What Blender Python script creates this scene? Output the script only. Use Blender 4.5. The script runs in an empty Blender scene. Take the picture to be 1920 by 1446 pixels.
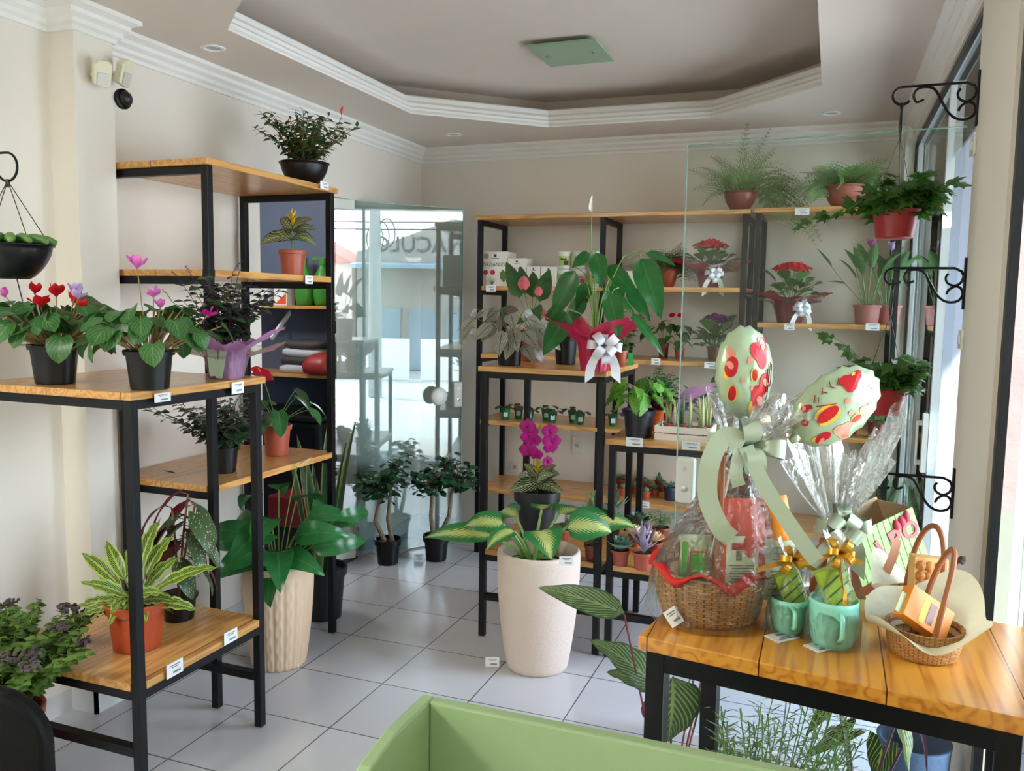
import bpy, math, random
from mathutils import Vector, Matrix
PI = math.pi
T = 0.4                                   # one floor tile in metres
SC = bpy.context.scene
COL = SC.collection
# ---------------------------------------------------------------- camera
F = 1572.67
CAM = Vector((6.24669*T, -10.48414*T, 4.01795*T))
_y, _p, _r = -0.362166, 0.0977705, 0.0149518
_f = Vector((math.sin(_y)*math.cos(_p), math.cos(_y)*math.cos(_p), -math.sin(_p)))
_ri = Vector((math.cos(_y), -math.sin(_y), 0)); _u = _ri.cross(_f)
RI = math.cos(_r)*_ri + math.sin(_r)*_u
UP = -math.sin(_r)*_ri + math.cos(_r)*_u
cd = bpy.data.cameras.new('camera'); cam = bpy.data.objects.new('camera', cd); COL.objects.link(cam)
cam.matrix_world = Matrix(((RI.x, UP.x, -_f.x, CAM.x), (RI.y, UP.y, -_f.y, CAM.y), (RI.z, UP.z, -_f.z, CAM.z), (0, 0, 0, 1)))
cd.sensor_width = 36; cd.lens = F/1920*36; cd.clip_start = 0.05; cd.clip_end = 200
SC.camera = cam
SC.view_settings.view_transform = 'Standard'; SC.view_settings.look = 'None'
SC.view_settings.gamma = 1; SC.view_settings.exposure = 1.82; SC.view_settings.use_curve_mapping = False
SC.cycles.use_denoising = True
SC.cycles.max_bounces = 10; SC.cycles.transparent_max_bounces = 24; SC.cycles.diffuse_bounces = 5
SC.cycles.glossy_bounces = 4; SC.cycles.caustics_reflective = False; SC.cycles.caustics_refractive = False
SC.cycles.sample_clamp_indirect = 6
# ---------------------------------------------------------------- sky and sun
W = bpy.data.worlds.new('sky'); SC.world = W; W.use_nodes = True
wn, wl = W.node_tree.nodes, W.node_tree.links
bg = wn['Background']; tc = wn.new('ShaderNodeTexCoord'); sx = wn.new('ShaderNodeSeparateXYZ'); cr = wn.new('ShaderNodeValToRGB')
wl.new(tc.outputs['Generated'], sx.inputs[0]); wl.new(sx.outputs['Z'], cr.inputs[0]); wl.new(cr.outputs[0], bg.inputs[0])
cr.color_ramp.elements[0].color = (0.88, 0.90, 0.94, 1); cr.color_ramp.elements[0].position = 0.0
cr.color_ramp.elements[1].color = (0.50, 0.68, 1.0, 1); cr.color_ramp.elements[1].position = 0.8
bg.inputs[1].default_value = 5.2
sd = bpy.data.lights.new('sun', 'SUN'); sun = bpy.data.objects.new('sun', sd); COL.objects.link(sun)
sd.energy = 7.5; sd.angle = 0.02; sd.color = (1.0, 0.93, 0.80)
sun.rotation_euler = Vector((0.53, -1.12, 0.79)).to_track_quat('Z', 'Y').to_euler()
def portal(name, loc, rot, sx_, sy_):
    l = bpy.data.lights.new(name, 'AREA'); l.shape = 'RECTANGLE'; l.size = sx_; l.size_y = sy_; l.cycles.is_portal = True
    o = bpy.data.objects.new(name, l); o.location = loc; o.rotation_euler = rot; COL.objects.link(o)
portal('daylight_portal_side', (7.32*T, -0.1*T, 3.15*T), (0, PI/2, 0), 6.3*T, 6.0*T)
portal('daylight_portal_window', (7.32*T, -5.9*T, 3.3*T), (0, PI/2, 0), 6.0*T, 2.2*T)
portal('daylight_portal_rear', (7.32*T, -12.2*T, 4.35*T), (0, PI/2, 0), 3.5*T, 2.6*T)
sl = bpy.data.lights.new('store_room_fill', 'POINT'); so = bpy.data.objects.new('store_room_fill', sl); COL.objects.link(so)
sl.energy = 9; sl.shadow_soft_size = .15; so.location = (-2.4*T, -1.2*T, 5.8*T)  # added fill light, lifts the dark store room
pl = bpy.data.lights.new('panel_fill', 'AREA'); po = bpy.data.objects.new('panel_fill', pl); COL.objects.link(po)
pl.shape = 'RECTANGLE'; pl.size = 1.2*T; pl.size_y = 2.6*T; pl.energy = 18; pl.color = (.95, 1.0, .90); po.location = (.3*T, -11.6*T, 6.56*T)  # added fill behind the camera, brightens counter and near walls
# ---------------------------------------------------------------- helpers
def ray(u, v):
    return (RI*((u-960)/F) - UP*((v-723)/F) + _f)
def at(ax, val, u, v):                     # the point of the plane (ax = val tiles) behind a place in the view, metres
    d = ray(u, v); i = 'xyz'.index(ax); t = (val*T-CAM[i])/d[i]
    return CAM + d*t
def mpp(P):                                # metres per pixel at P
    return (P-CAM).dot(_f)/F
class MB:
    def __init__(s): s.v = []; s.f = []; s.uv = []
    def add(s, vs, fs, uvs=None):
        b = len(s.v); s.v += [tuple(p) for p in vs]
        for f in fs:
            s.f.append(tuple(b+i for i in f))
            s.uv.append([uvs[i] for i in f] if uvs else [(0, 0)]*len(f))
        return s
    def box(s, lo, hi):
        x0, y0, z0 = lo; x1, y1, z1 = hi
        vs = [(x0,y0,z0),(x1,y0,z0),(x1,y1,z0),(x0,y1,z0),(x0,y0,z1),(x1,y0,z1),(x1,y1,z1),(x0,y1,z1)]
        fs = [(3,2,1,0),(4,5,6,7),(0,1,5,4),(1,2,6,5),(2,3,7,6),(3,0,4,7)]
        b = len(s.v); s.v += vs
        for f in fs:
            s.f.append(tuple(b+i for i in f)); s.uv.append([(0,0),(1,0),(1,1),(0,1)])
        return s
    def obox(s, c, ax, ay, az):            # box from centre and half axes
        c, ax, ay, az = map(Vector, (c, ax, ay, az)); b = len(s.v)
        for k in (-1, 1):
            for i, j in ((-1,-1),(1,-1),(1,1),(-1,1)): s.v.append(tuple(c+ax*i+ay*j+az*k))
        for f in [(3,2,1,0),(4,5,6,7),(0,1,5,4),(1,2,6,5),(2,3,7,6),(3,0,4,7)]:
            s.f.append(tuple(b+i for i in f)); s.uv.append([(0,0),(1,0),(1,1),(0,1)])
        return s
    def tube(s, pts, r, n=6, cap=True):
        pts = [Vector(p) for p in pts]; m = len(pts)
        rs = r if isinstance(r, (list, tuple)) else [r]*m
        b = len(s.v); prev = None
        for i, p in enumerate(pts):
            d = (pts[min(i+1, m-1)]-pts[max(i-1, 0)])
            d = d.normalized() if d.length > 1e-9 else Vector((0,0,1))
            if prev is None: a = d.orthogonal().normalized()
            else:
                a = prev - d*prev.dot(d); a = a.normalized() if a.length > 1e-6 else d.orthogonal().normalized()
            prev = a; c = d.cross(a)
            for k in range(n):
                t = 2*PI*k/n; s.v.append(tuple(p+(a*math.cos(t)+c*math.sin(t))*rs[i]))
        for i in range(m-1):
            for k in range(n):
                k2 = (k+1) % n
                s.f.append((b+i*n+k, b+i*n+k2, b+(i+1)*n+k2, b+(i+1)*n+k))
                s.uv.append([(k/n,i/(m-1)),((k+1)/n,i/(m-1)),((k+1)/n,(i+1)/(m-1)),(k/n,(i+1)/(m-1))])
        if cap:
            s.f.append(tuple(b+k for k in range(n))[::-1]); s.uv.append([(0,0)]*n)
            s.f.append(tuple(b+(m-1)*n+k for k in range(n))); s.uv.append([(0,0)]*n)
        return s
    def lathe(s, prof, c, n=32, rf=None, zf=None, axis=None):
        c = Vector(c); b = len(s.v); m = len(prof)
        q = Vector(axis).to_track_quat('Z', 'Y') if axis else None
        for i, (r, z) in enumerate(prof):
            for k in range(n):
                t = 2*PI*k/n; rr = rf(t, i/(m-1), r) if rf else r; zz = zf(t, i/(m-1), z) if zf else z
                p = Vector((rr*math.cos(t), rr*math.sin(t), zz))
                if q: p = q @ p
                s.v.append(tuple(c+p))
        for i in range(m-1):
            for k in range(n):
                k2 = (k+1) % n
                s.f.append((b+i*n+k, b+i*n+k2, b+(i+1)*n+k2, b+(i+1)*n+k))
                s.uv.append([(k/n,i/(m-1)),((k+1)/n,i/(m-1)),((k+1)/n,(i+1)/(m-1)),(k/n,(i+1)/(m-1))])
        if prof[0][0] > 1e-6: s.f.append(tuple(b+k for k in range(n))[::-1]); s.uv.append([(.5,0)]*n)
        if prof[-1][0] > 1e-6 and not rf and prof[-1][1] != prof[0][1]:
            pass
        return s
    def disc(s, c, r, n=24, z=0):
        b = len(s.v)
        for k in range(n): s.v.append((c[0]+r*math.cos(2*PI*k/n), c[1]+r*math.sin(2*PI*k/n), c[2]+z))
        s.f.append(tuple(b+k for k in range(n))); s.uv.append([(.5+.5*math.cos(2*PI*k/n), .5+.5*math.sin(2*PI*k/n)) for k in range(n)])
        return s
    def prism(s, poly, h0, h1, fr=None):   # polygon extruded; fr = (origin, ex, ey, en)
        o, ex, ey, en = fr or (Vector((0,0,0)), Vector((1,0,0)), Vector((0,1,0)), Vector((0,0,1)))
        o, ex, ey, en = map(Vector, (o, ex, ey, en)); n = len(poly); b = len(s.v)
        for h in (h0, h1):
            for x, y in poly: s.v.append(tuple(o+ex*x+ey*y+en*h))
        s.f.append(tuple(b+k for k in range(n))[::-1]); s.uv.append([(0,0)]*n)
        s.f.append(tuple(b+n+k for k in range(n))); s.uv.append([(0,0)]*n)
        for k in range(n):
            k2 = (k+1) % n; s.f.append((b+k, b+k2, b+n+k2, b+n+k)); s.uv.append([(0,0),(1,0),(1,1),(0,1)])
        return s
ORG = {}
def tag(o, label=None, cat=None, group=None, kind=None):
    if label: o['label'] = label
    if cat: o['category'] = cat
    if group: o['group'] = group
    if kind: o['kind'] = kind
    return o
def thing(name, label, cat, loc, group=None, kind=None):
    o = bpy.data.objects.new(name, None); COL.objects.link(o); o.location = loc; o.empty_display_size = .05
    ORG[o.name] = Vector(loc)
    return tag(o, label, cat, group, kind)
def obj(name, mb, mat, parent=None, smooth=False, origin=None, bevel=0, solid=0, label=None):
    og = ORG[parent.name] if parent else Vector(origin or (0,0,0))
    me = bpy.data.meshes.new(name); me.from_pydata([tuple(Vector(p)-og) for p in mb.v], [], mb.f)
    uvl = me.uv_layers.new(name='UVMap'); i = 0; dat = [0.0]*(2*len(me.loops))
    for uvs in mb.uv:
        for a, c in uvs: dat[2*i] = a; dat[2*i+1] = c; i += 1
    uvl.data.foreach_set('uv', dat)
    me.materials.append(mat)
    if smooth: me.polygons.foreach_set('use_smooth', [True]*len(me.polygons))
    o = bpy.data.objects.new(name, me); COL.objects.link(o); ORG[o.name] = og
    if parent: o.parent = parent; o.location = (0,0,0)
    else: o.location = og
    if bevel:
        m = o.modifiers.new('bevel', 'BEVEL'); m.width = bevel; m.segments = 2; m.limit_method = 'ANGLE'
    if solid:
        m = o.modifiers.new('solid', 'SOLIDIFY'); m.thickness = solid; m.offset = 0
    if label: o['label'] = label
    return o
def struct(name, mb, mat, **k):
    return tag(obj(name, mb, mat, **k), kind='structure')
def copy_tree(o, parent=None, loc=None, rz=None, label=None):
    c = o.copy(); COL.objects.link(c); c.parent = parent
    if loc is not None: c.location = loc; ORG[c.name] = Vector(loc)
    if rz is not None: c.rotation_euler = (0, 0, rz)
    if label: c['label'] = label
    for ch in list(o.children): copy_tree(ch, c)
    return c
# ---------------------------------------------------------------- materials
MATS = {}
def nt(name):
    m = bpy.data.materials.new(name); m.use_nodes = True; t = m.node_tree
    return m, t.nodes, t.links, t.nodes['Principled BSDF']
def C4(c): return (c[0], c[1], c[2], 1)
def srgb(r, g, b):
    f = lambda x: (x/255/12.92) if x/255 <= .04045 else ((x/255+.055)/1.055)**2.4
    return (f(r), f(g), f(b))
def mat(name, col, rough=.5, metal=0, bump=0, bscale=40, var=0, vscale=8, trans=0, alpha=1, spec=.5, coat=0, sss=0):
    if name in MATS: return MATS[name]
    m, n, l, b = nt(name)
    b.inputs['Base Color'].default_value = C4(col); b.inputs['Roughness'].default_value = rough; b.inputs['Metallic'].default_value = metal
    b.inputs['Specular IOR Level'].default_value = spec; b.inputs['Alpha'].default_value = alpha
    b.inputs['Transmission Weight'].default_value = trans; b.inputs['Coat Weight'].default_value = coat
    if var or bump:
        tcn = n.new('ShaderNodeTexCoord')
    if var:
        no = n.new('ShaderNodeTexNoise'); no.inputs['Scale'].default_value = vscale; no.inputs['Detail'].default_value = 4
        l.new(tcn.outputs['Object'], no.inputs['Vector'])
        mx = n.new('ShaderNodeMix'); mx.data_type = 'RGBA'
        mx.inputs[6].default_value = C4([c*(1-var) for c in col]); mx.inputs[7].default_value = C4([min(1, c*(1+var)) for c in col])
        l.new(no.outputs['Fac'], mx.inputs[0]); l.new(mx.outputs[2], b.inputs['Base Color'])
    if bump:
        nb = n.new('ShaderNodeTexNoise'); nb.inputs['Scale'].default_value = bscale; nb.inputs['Detail'].default_value = 5
        l.new(tcn.outputs['Object'], nb.inputs['Vector'])
        bp = n.new('ShaderNodeBump'); bp.inputs['Strength'].default_value = bump; bp.inputs['Distance'].default_value = .01
        l.new(nb.outputs['Fac'], bp.inputs['Height']); l.new(bp.outputs[0], b.inputs['Normal'])
    MATS[name] = m; return m
def wood(name, axis, base=srgb(214,160,92), dark=srgb(158,98,42), gl=.32, plank=0.30, poff=0.0):
    m, n, l, b = nt(name)
    tcn = n.new('ShaderNodeTexCoord'); mp = n.new('ShaderNodeMapping')
    sc = [9, 9, 9]; sc[axis] = .7; mp.inputs['Scale'].default_value = sc
    l.new(tcn.outputs['Object'], mp.inputs[0])
    # each plank gets its own piece of the grain
    sp = n.new('ShaderNodeSeparateXYZ'); l.new(tcn.outputs['Object'], sp.inputs[0])
    ad = n.new('ShaderNodeMath'); ad.operation = 'ADD'; ad.inputs[1].default_value = poff; l.new(sp.outputs[1-axis], ad.inputs[0])
    dv = n.new('ShaderNodeMath'); dv.operation = 'DIVIDE'; dv.inputs[1].default_value = plank; l.new(ad.outputs[0], dv.inputs[0])
    fl = n.new('ShaderNodeMath'); fl.operation = 'FLOOR'; l.new(dv.outputs[0], fl.inputs[0])
    ml = n.new('ShaderNodeMath'); ml.operation = 'MULTIPLY'; ml.inputs[1].default_value = 3.71; l.new(fl.outputs[0], ml.inputs[0])
    cb = n.new('ShaderNodeCombineXYZ'); l.new(ml.outputs[0], cb.inputs[0]); l.new(ml.outputs[0], cb.inputs[1]); l.new(ml.outputs[0], cb.inputs[2])
    va = n.new('ShaderNodeVectorMath'); l.new(mp.outputs[0], va.inputs[0]); l.new(cb.outputs[0], va.inputs[1])
    ns = n.new('ShaderNodeTexNoise'); ns.inputs['Scale'].default_value = 1.1; ns.inputs['Detail'].default_value = 3; l.new(va.outputs[0], ns.inputs['Vector'])
    wv = n.new('ShaderNodeMath'); wv.operation = 'MULTIPLY'; wv.inputs[1].default_value = 70; l.new(ns.outputs['Fac'], wv.inputs[0])
    sn = n.new('ShaderNodeMath'); sn.operation = 'SINE'; l.new(wv.outputs[0], sn.inputs[0])
    rp = n.new('ShaderNodeMapRange'); rp.inputs[1].default_value = -.4; rp.inputs[2].default_value = 1; l.new(sn.outputs[0], rp.inputs[0])
    n2 = n.new('ShaderNodeTexNoise'); n2.inputs['Scale'].default_value = 14; n2.inputs['Detail'].default_value = 6; l.new(va.outputs[0], n2.inputs['Vector'])
    m1 = n.new('ShaderNodeMix'); m1.data_type = 'RGBA'; m1.inputs[6].default_value = C4(base); m1.inputs[7].default_value = C4(dark)
    mu = n.new('ShaderNodeMath'); mu.operation = 'MULTIPLY'; l.new(rp.outputs[0], mu.inputs[0]); l.new(n2.outputs['Fac'], mu.inputs[1])
    l.new(mu.outputs[0], m1.inputs[0])
    # knots
    vo = n.new('ShaderNodeTexVoronoi'); vo.inputs['Scale'].default_value = 4.2
    m3 = n.new('ShaderNodeMapping'); s3 = [1, 1, 1]; s3[axis] = .45; m3.inputs['Scale'].default_value = s3
    l.new(tcn.outputs['Object'], m3.inputs[0]); l.new(m3.outputs[0], vo.inputs['Vector'])
    k = n.new('ShaderNodeMapRange'); k.inputs[1].default_value = .02; k.inputs[2].default_value = .075; k.inputs[3].default_value = .8; k.inputs[4].default_value = 0
    l.new(vo.outputs['Distance'], k.inputs[0])
    m2 = n.new('ShaderNodeMix'); m2.data_type = 'RGBA'; m2.inputs[7].default_value = C4([c*.35 for c in dark]); l.new(k.outputs[0], m2.inputs[0]); l.new(m1.outputs[2], m2.inputs[6])
    # gaps between planks
    fr = n.new('ShaderNodeMath'); fr.operation = 'FRACT'; l.new(dv.outputs[0], fr.inputs[0])
    g = n.new('ShaderNodeMath'); g.operation = 'LESS_THAN'; g.inputs[1].default_value = .012; l.new(fr.outputs[0], g.inputs[0])
    m4 = n.new('ShaderNodeMix'); m4.data_type = 'RGBA'; m4.inputs[7].default_value = C4([c*.2 for c in dark]); l.new(g.outputs[0], m4.inputs[0]); l.new(m2.outputs[2], m4.inputs[6])
    l.new(m4.outputs[2], b.inputs['Base Color'])
    b.inputs['Roughness'].default_value = gl; b.inputs['Coat Weight'].default_value = .25; b.inputs['Coat Roughness'].default_value = .15
    return m
WOODX = wood('varnished_pine_across', 0); WOODY = wood('varnished_pine_along', 1)
STEEL = mat('black_painted_steel', srgb(9,10,15), .42, bump=.02, spec=.3)
WALL = mat('painted_wall', srgb(234,227,217), .75, bump=.03, bscale=25)
CEIL = mat('painted_ceiling', srgb(226,214,204), .85, bump=.02, bscale=20)
MOULD = mat('white_moulding', srgb(240,238,234), .6)
BLUEW = mat('slate_blue_wall', srgb(86,96,116), .7)
WHITE = mat('white_paint', srgb(238,238,236), .5)
WHPL = mat('white_plastic', srgb(225,228,220), .35)
BLACKP = mat('black_nursery_plastic', srgb(11,12,14), .36, bump=.04, bscale=60, spec=.4)
TERRA = mat('terracotta_plastic', srgb(168,82,60), .38, var=.08)
DTERRA = mat('dark_terracotta_plastic', srgb(128,58,44), .4, var=.1)
SOIL = mat('potting_soil', srgb(48,34,24), .95, bump=1, bscale=180, var=.4, vscale=60)
MINT = mat('mint_lacquer', srgb(158,186,142), .35)
ALU = mat('brushed_aluminium', srgb(190,192,195), .3, metal=1)
DARKFR = mat('black_frame', srgb(18,19,22), .4)
def glassmat(name, tint=(.93,.97,.95), ior=1.5, rough=0.0, refl=1.0):
    m = bpy.data.materials.new(name); m.use_nodes = True; n, l = m.node_tree.nodes, m.node_tree.links; n.clear()
    o = n.new('ShaderNodeOutputMaterial'); mx = n.new('ShaderNodeMixShader'); tr = n.new('ShaderNodeBsdfTransparent'); gl = n.new('ShaderNodeBsdfGlossy')
    fr = n.new('ShaderNodeFresnel'); fr.inputs[0].default_value = ior; gl.inputs['Roughness'].default_value = rough
    mu = n.new('ShaderNodeMath'); mu.operation = 'MULTIPLY'; mu.inputs[1].default_value = refl; mu.use_clamp = True
    tr.inputs[0].default_value = C4(tint); gl.inputs[0].default_value = (1,1,1,1)
    l.new(fr.outputs[0], mu.inputs[0]); l.new(mu.outputs[0], mx.inputs[0]); l.new(tr.outputs[0], mx.inputs[1]); l.new(gl.outputs[0], mx.inputs[2]); l.new(mx.outputs[0], o.inputs[0])
    return m
GLASS = glassmat('clear_glass'); GLASSD = glassmat('tempered_door_glass', (.84,.92,.92), 1.5, 0, 1.9); GLASSE = glassmat('clean_door_glass', (.90,.94,.93), 1.5, 0, .35)
GEDGE = mat('polished_glass_edge', srgb(150,190,180), .15)
def floor_mat():
    m, n, l, b = nt('grey_floor_tiles')
    tcn = n.new('ShaderNodeTexCoord'); sp = n.new('ShaderNodeSeparateXYZ'); l.new(tcn.outputs['Object'], sp.inputs[0])
    fs = []; ids = []
    for k in (0, 1):
        d = n.new('ShaderNodeMath'); d.operation = 'DIVIDE'; d.inputs[1].default_value = T; l.new(sp.outputs[k], d.inputs[0])
        a = n.new('ShaderNodeMath'); a.operation = 'ADD'; a.inputs[1].default_value = .5; l.new(d.outputs[0], a.inputs[0])
        f = n.new('ShaderNodeMath'); f.operation = 'FRACT'; l.new(a.outputs[0], f.inputs[0])
        s = n.new('ShaderNodeMath'); s.operation = 'SUBTRACT'; s.inputs[1].default_value = .5; l.new(f.outputs[0], s.inputs[0])
        ab = n.new('ShaderNodeMath'); ab.operation = 'ABSOLUTE'; l.new(s.outputs[0], ab.inputs[0])
        lt = n.new('ShaderNodeMath'); lt.operation = 'LESS_THAN'; lt.inputs[1].default_value = .0065; l.new(ab.outputs[0], lt.inputs[0]); fs.append(lt)
        fl = n.new('ShaderNodeMath'); fl.operation = 'FLOOR'; l.new(d.outputs[0], fl.inputs[0]); ids.append(fl)
    mxm = n.new('ShaderNodeMath'); mxm.operation = 'MAXIMUM'; l.new(fs[0].outputs[0], mxm.inputs[0]); l.new(fs[1].outputs[0], mxm.inputs[1])
    cb = n.new('ShaderNodeCombineXYZ'); l.new(ids[0].outputs[0], cb.inputs[0]); l.new(ids[1].outputs[0], cb.inputs[1])
    wn_ = n.new('ShaderNodeTexWhiteNoise'); l.new(cb.outputs[0], wn_.inputs[0])
    no = n.new('ShaderNodeTexNoise'); no.inputs['Scale'].default_value = 2.2; no.inputs['Detail'].default_value = 5; l.new(tcn.outputs['Object'], no.inputs['Vector'])
    mx = n.new('ShaderNodeMix'); mx.data_type = 'RGBA'; mx.inputs[6].default_value = C4(srgb(186,186,190)); mx.inputs[7].default_value = C4(srgb(204,204,208))
    av = n.new('ShaderNodeMath'); av.operation = 'MULTIPLY_ADD'; av.inputs[1].default_value = .4; l.new(wn_.outputs[0], av.inputs[0]); l.new(no.outputs['Fac'], av.inputs[2])
    l.new(av.outputs[0], mx.inputs[0])
    m2 = n.new('ShaderNodeMix'); m2.data_type = 'RGBA'; m2.inputs[7].default_value = C4(srgb(92,92,96)); l.new(mx.outputs[2], m2.inputs[6]); l.new(mxm.outputs[0], m2.inputs[0])
    l.new(m2.outputs[2], b.inputs['Base Color']); b.inputs['Roughness'].default_value = .2
    bp = n.new('ShaderNodeBump'); bp.invert = True; bp.inputs['Strength'].default_value = .3; bp.inputs['Distance'].default_value = .002; l.new(mxm.outputs[0], bp.inputs['Height']); l.new(bp.outputs[0], b.inputs['Normal'])
    return m
FLOORM = floor_mat()
# ================================================================ THE SETTING (numbers in tiles, times T)
def tb(x0, y0, z0, x1, y1, z1, mb=None): return (mb or MB()).box((x0*T, y0*T, z0*T), (x1*T, y1*T, z1*T))
XL, XR, YB, YF, H = -.55, 7.2, 2.85, -14.0, 6.64
struct('floor', tb(-5, YF-.4, -.3, XR+.15, 3.3, 0), FLOORM)
# left wall with the doorway to the store room
w = tb(XL-.35, YF, 0, XL, -1.6, 7.4); tb(XL-.35, -1.6, 5.52, XL, .68, 7.4, w); tb(XL-.35, .68, 0, XL, YB+.3, 7.4, w)
struct('wall_left', w, WALL)
struct('wall_back', tb(XL-.35, YB, 0, XR+.2, YB+.3, 7.4), WALL)
struct('wall_left_pillar', tb(XL, -4.61, 0, -.24, -4.17, H), WALL)
# right side: back corner post, pillar with the switches, near wall
w = tb(XR-.12, YB-.38, 0, XR+.2, YB, 7.4); struct('wall_right_far', w, WHITE)
w = tb(XR, -4.93, 0, XR+.025, -3.1, 7.4); tb(XR-.05, -4.90, 0, XR, -3.8, H, w); struct('wall_right', w, WALL)
w = tb(XR, YF, 0, XR+.3, -13.5, 7.4); tb(XR, -13.5, 0, XR+.3, -10.9, 2.6, w); tb(XR, -13.5, 6.1, XR+.3, -10.9, 7.4, w); tb(XR, -10.9, 0, XR+.3, -7.05, 7.4, w); struct('wall_right_near', w, WALL)
struct('sun_block_roof', tb(XR+.35, -19, 6.3, 9.7, -10.4, 6.5), WALL)  # unseen slab added to keep sun out of the rear window
struct('sun_block_awning', tb(XR+.35, -3.1, 6.5, 10.1, 3.15, 6.65), WALL)  # added and sized to keep sun off the doorway and outside wall
struct('wall_right_upper', tb(XR, -7.05, 6.35, XR+.3, YB, 7.4), WALL)
struct('wall_front', tb(XL-.35, YF-.3, 0, XR+.3, YF, 7.4), WALL)
# store room
w = tb(-5, 1.6, 0, XL-.35, 1.9, 7.4); tb(-5.2, -3, 0, -5, 1.9, 7.4, w); tb(-5.2, -3.2, 0, XL-.35, -3, 7.4, w); struct('wall_store_room', w, BLUEW)
struct('fill_panel_housing', tb(-.35, -12.95, 6.58, .95, -10.25, 6.64), WHITE)  # housing for the added panel fill, out of view
struct('fill_fixture_store_room', MB().lathe([(.10,0),(.10,-.02),(.06,-.03),(0,-.03)], (-2.4*T,-1.2*T,6.4*T), 20), WHITE)  # fixture made up to go with the added store room fill
struct('ceiling_store_room', tb(-5.2, -3.2, 6.4, XL-.35, 1.9, 6.6), CEIL)
# ceiling with the octagonal tray
octo = [(.585,-3.54),(.6,.272),(2.152,1.69),(4.517,1.75),(6.0,.368),(6.0,-3.6),(4.5,-5.0),(2.15,-5.0)]
def offs(poly, d):
    cx = sum(p[0] for p in poly)/len(poly); cy = sum(p[1] for p in poly)/len(poly); n = len(poly); out = []
    for i in range(n):
        p0, p1, p2 = Vector(poly[i-1]), Vector(poly[i]), Vector(poly[(i+1) % n])
        n1 = Vector(((p1-p0).y, -(p1-p0).x)).normalized(); n2 = Vector(((p2-p1).y, -(p2-p1).x)).normalized()
        if n1.dot(p1-Vector((cx,cy))) < 0: n1 = -n1
        if n2.dot(p1-Vector((cx,cy))) < 0: n2 = -n2
        b_ = (n1+n2).normalized(); out.append(tuple(p1 + b_*(d/max(.3, b_.dot(n1)))))
    return out
def ring(mb, a, b, za, zb):
    n = len(a); vs = [(x*T, y*T, za*T) for x, y in a]+[(x*T, y*T, zb*T) for x, y in b]
    return mb.add(vs, [(k, (k+1) % n, n+(k+1) % n, n+k) for k in range(n)])
slab = MB(); X0, X1, Y0, Y1 = XL-.3, XR+.2, YF-.2, YB+.2
outer = [(X0,-3.54),(X0,Y1),(2.152,Y1),(4.517,Y1),(X1,Y1),(X1,-3.6),(X1,Y0),(X0,Y0)]
outer = [(X0,-3.54),(X0,.272),(2.152,Y1),(4.517,Y1),(X1,.368),(X1,-3.6),(4.5,Y0),(2.15,Y0)]
ring(slab, outer, octo, H, H)
for tri in (((X0,.272),(X0,Y1),(2.152,Y1)), ((4.517,Y1),(X1,Y1),(X1,.368)), ((X1,-3.6),(X1,Y0),(4.5,Y0)), ((X0,-3.54),(2.15,Y0),(X0,Y0))):
    slab.add([(x*T, y*T, H*T) for x, y in tri], [(0,1,2)])
struct('ceiling', slab, CEIL)
rec = offs(octo, .8); tr = MB(); ring(tr, offs(octo, .12), rec, 6.92, 6.92); ring(tr, rec, rec, 6.92, 7.22)
struct('ceiling_recess', tr, CEIL)
struct('ceiling_upper', MB().add([(x*T, y*T, 7.2*T) for x, y in offs(octo, .9)], [tuple(range(8))]), CEIL)
fa = MB(); prof = [(0,6.64),(-.0,6.66),(.02,6.70),(.02,6.73),(.045,6.76),(.05,6.80),(.085,6.84),(.10,6.90),(.12,6.92)]
for (d0, z0), (d1, z1) in zip(prof, prof[1:]): ring(fa, offs(octo, d0), offs(octo, d1), z0, z1)
struct('trim_1', fa, MOULD)
# cornices (stepped) and baseboards
def cornice(name, path, side):             # path in tiles, side = +1/-1 inward normal to the left of travel
    mb = MB()
    steps = [(0,6.40),(.03,6.40),(.03,6.44),(.07,6.46),(.07,6.50),(.12,6.53),(.12,6.57),(.19,6.60),(.19,6.64)]
    n = len(path); rows = []
    for d, z in steps:
        row = []
        for i in range(n):
            p = Vector(path[i]); nn = Vector((0,0)); c = 0; ns = []
            for a, b_ in ((i-1, i), (i, i+1)):
                if a < 0 or b_ >= n: continue
                dd = (Vector(path[b_])-Vector(path[a])).normalized(); ns.append(Vector((-dd.y, dd.x))*side)
            b2 = sum(ns, Vector((0,0))).normalized(); q = p + b2*(d/max(.3, b2.dot(ns[0]))); row.append((q.x*T, q.y*T, z*T))
        rows.append(row)
    for r0, r1 in zip(rows, rows[1:]):
        mb.add(r0+r1, [(k, k+1, n+k+1, n+k) for k in range(n-1)])
    return struct(name, mb, MOULD)
cornice('trim_2', [(XL,YF),(XL,-4.61),(-.24,-4.61),(-.24,-4.17),(XL,-4.17),(XL,YB),(XR,YB)], -1)
cornice('trim_3', [(XR,YB-.38),(XR,YF)], -1)
def base(name, x0, y0, x1, y1): struct(name, tb(x0, y0, 0, x1, y1, .22), mat('grey_skirting_tile', srgb(214,214,216), .3))
base('baseboard_left_near', XL, YF, XL+.03, -4.64); base('baseboard_left_pillar_front', XL, -4.64, -.21, -4.61); base('baseboard_left_pillar_side', -.24, -4.64, -.21, -4.14)
base('baseboard_left_mid', XL, -4.17, XL+.03, -1.6); base('baseboard_left_far', XL, .68, XL+.03, YB); base('baseboard_back', XL, YB-.03, XR-.12, YB); base('baseboard_right', XR-.03, -4.0, XR, -3.1)
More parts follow.
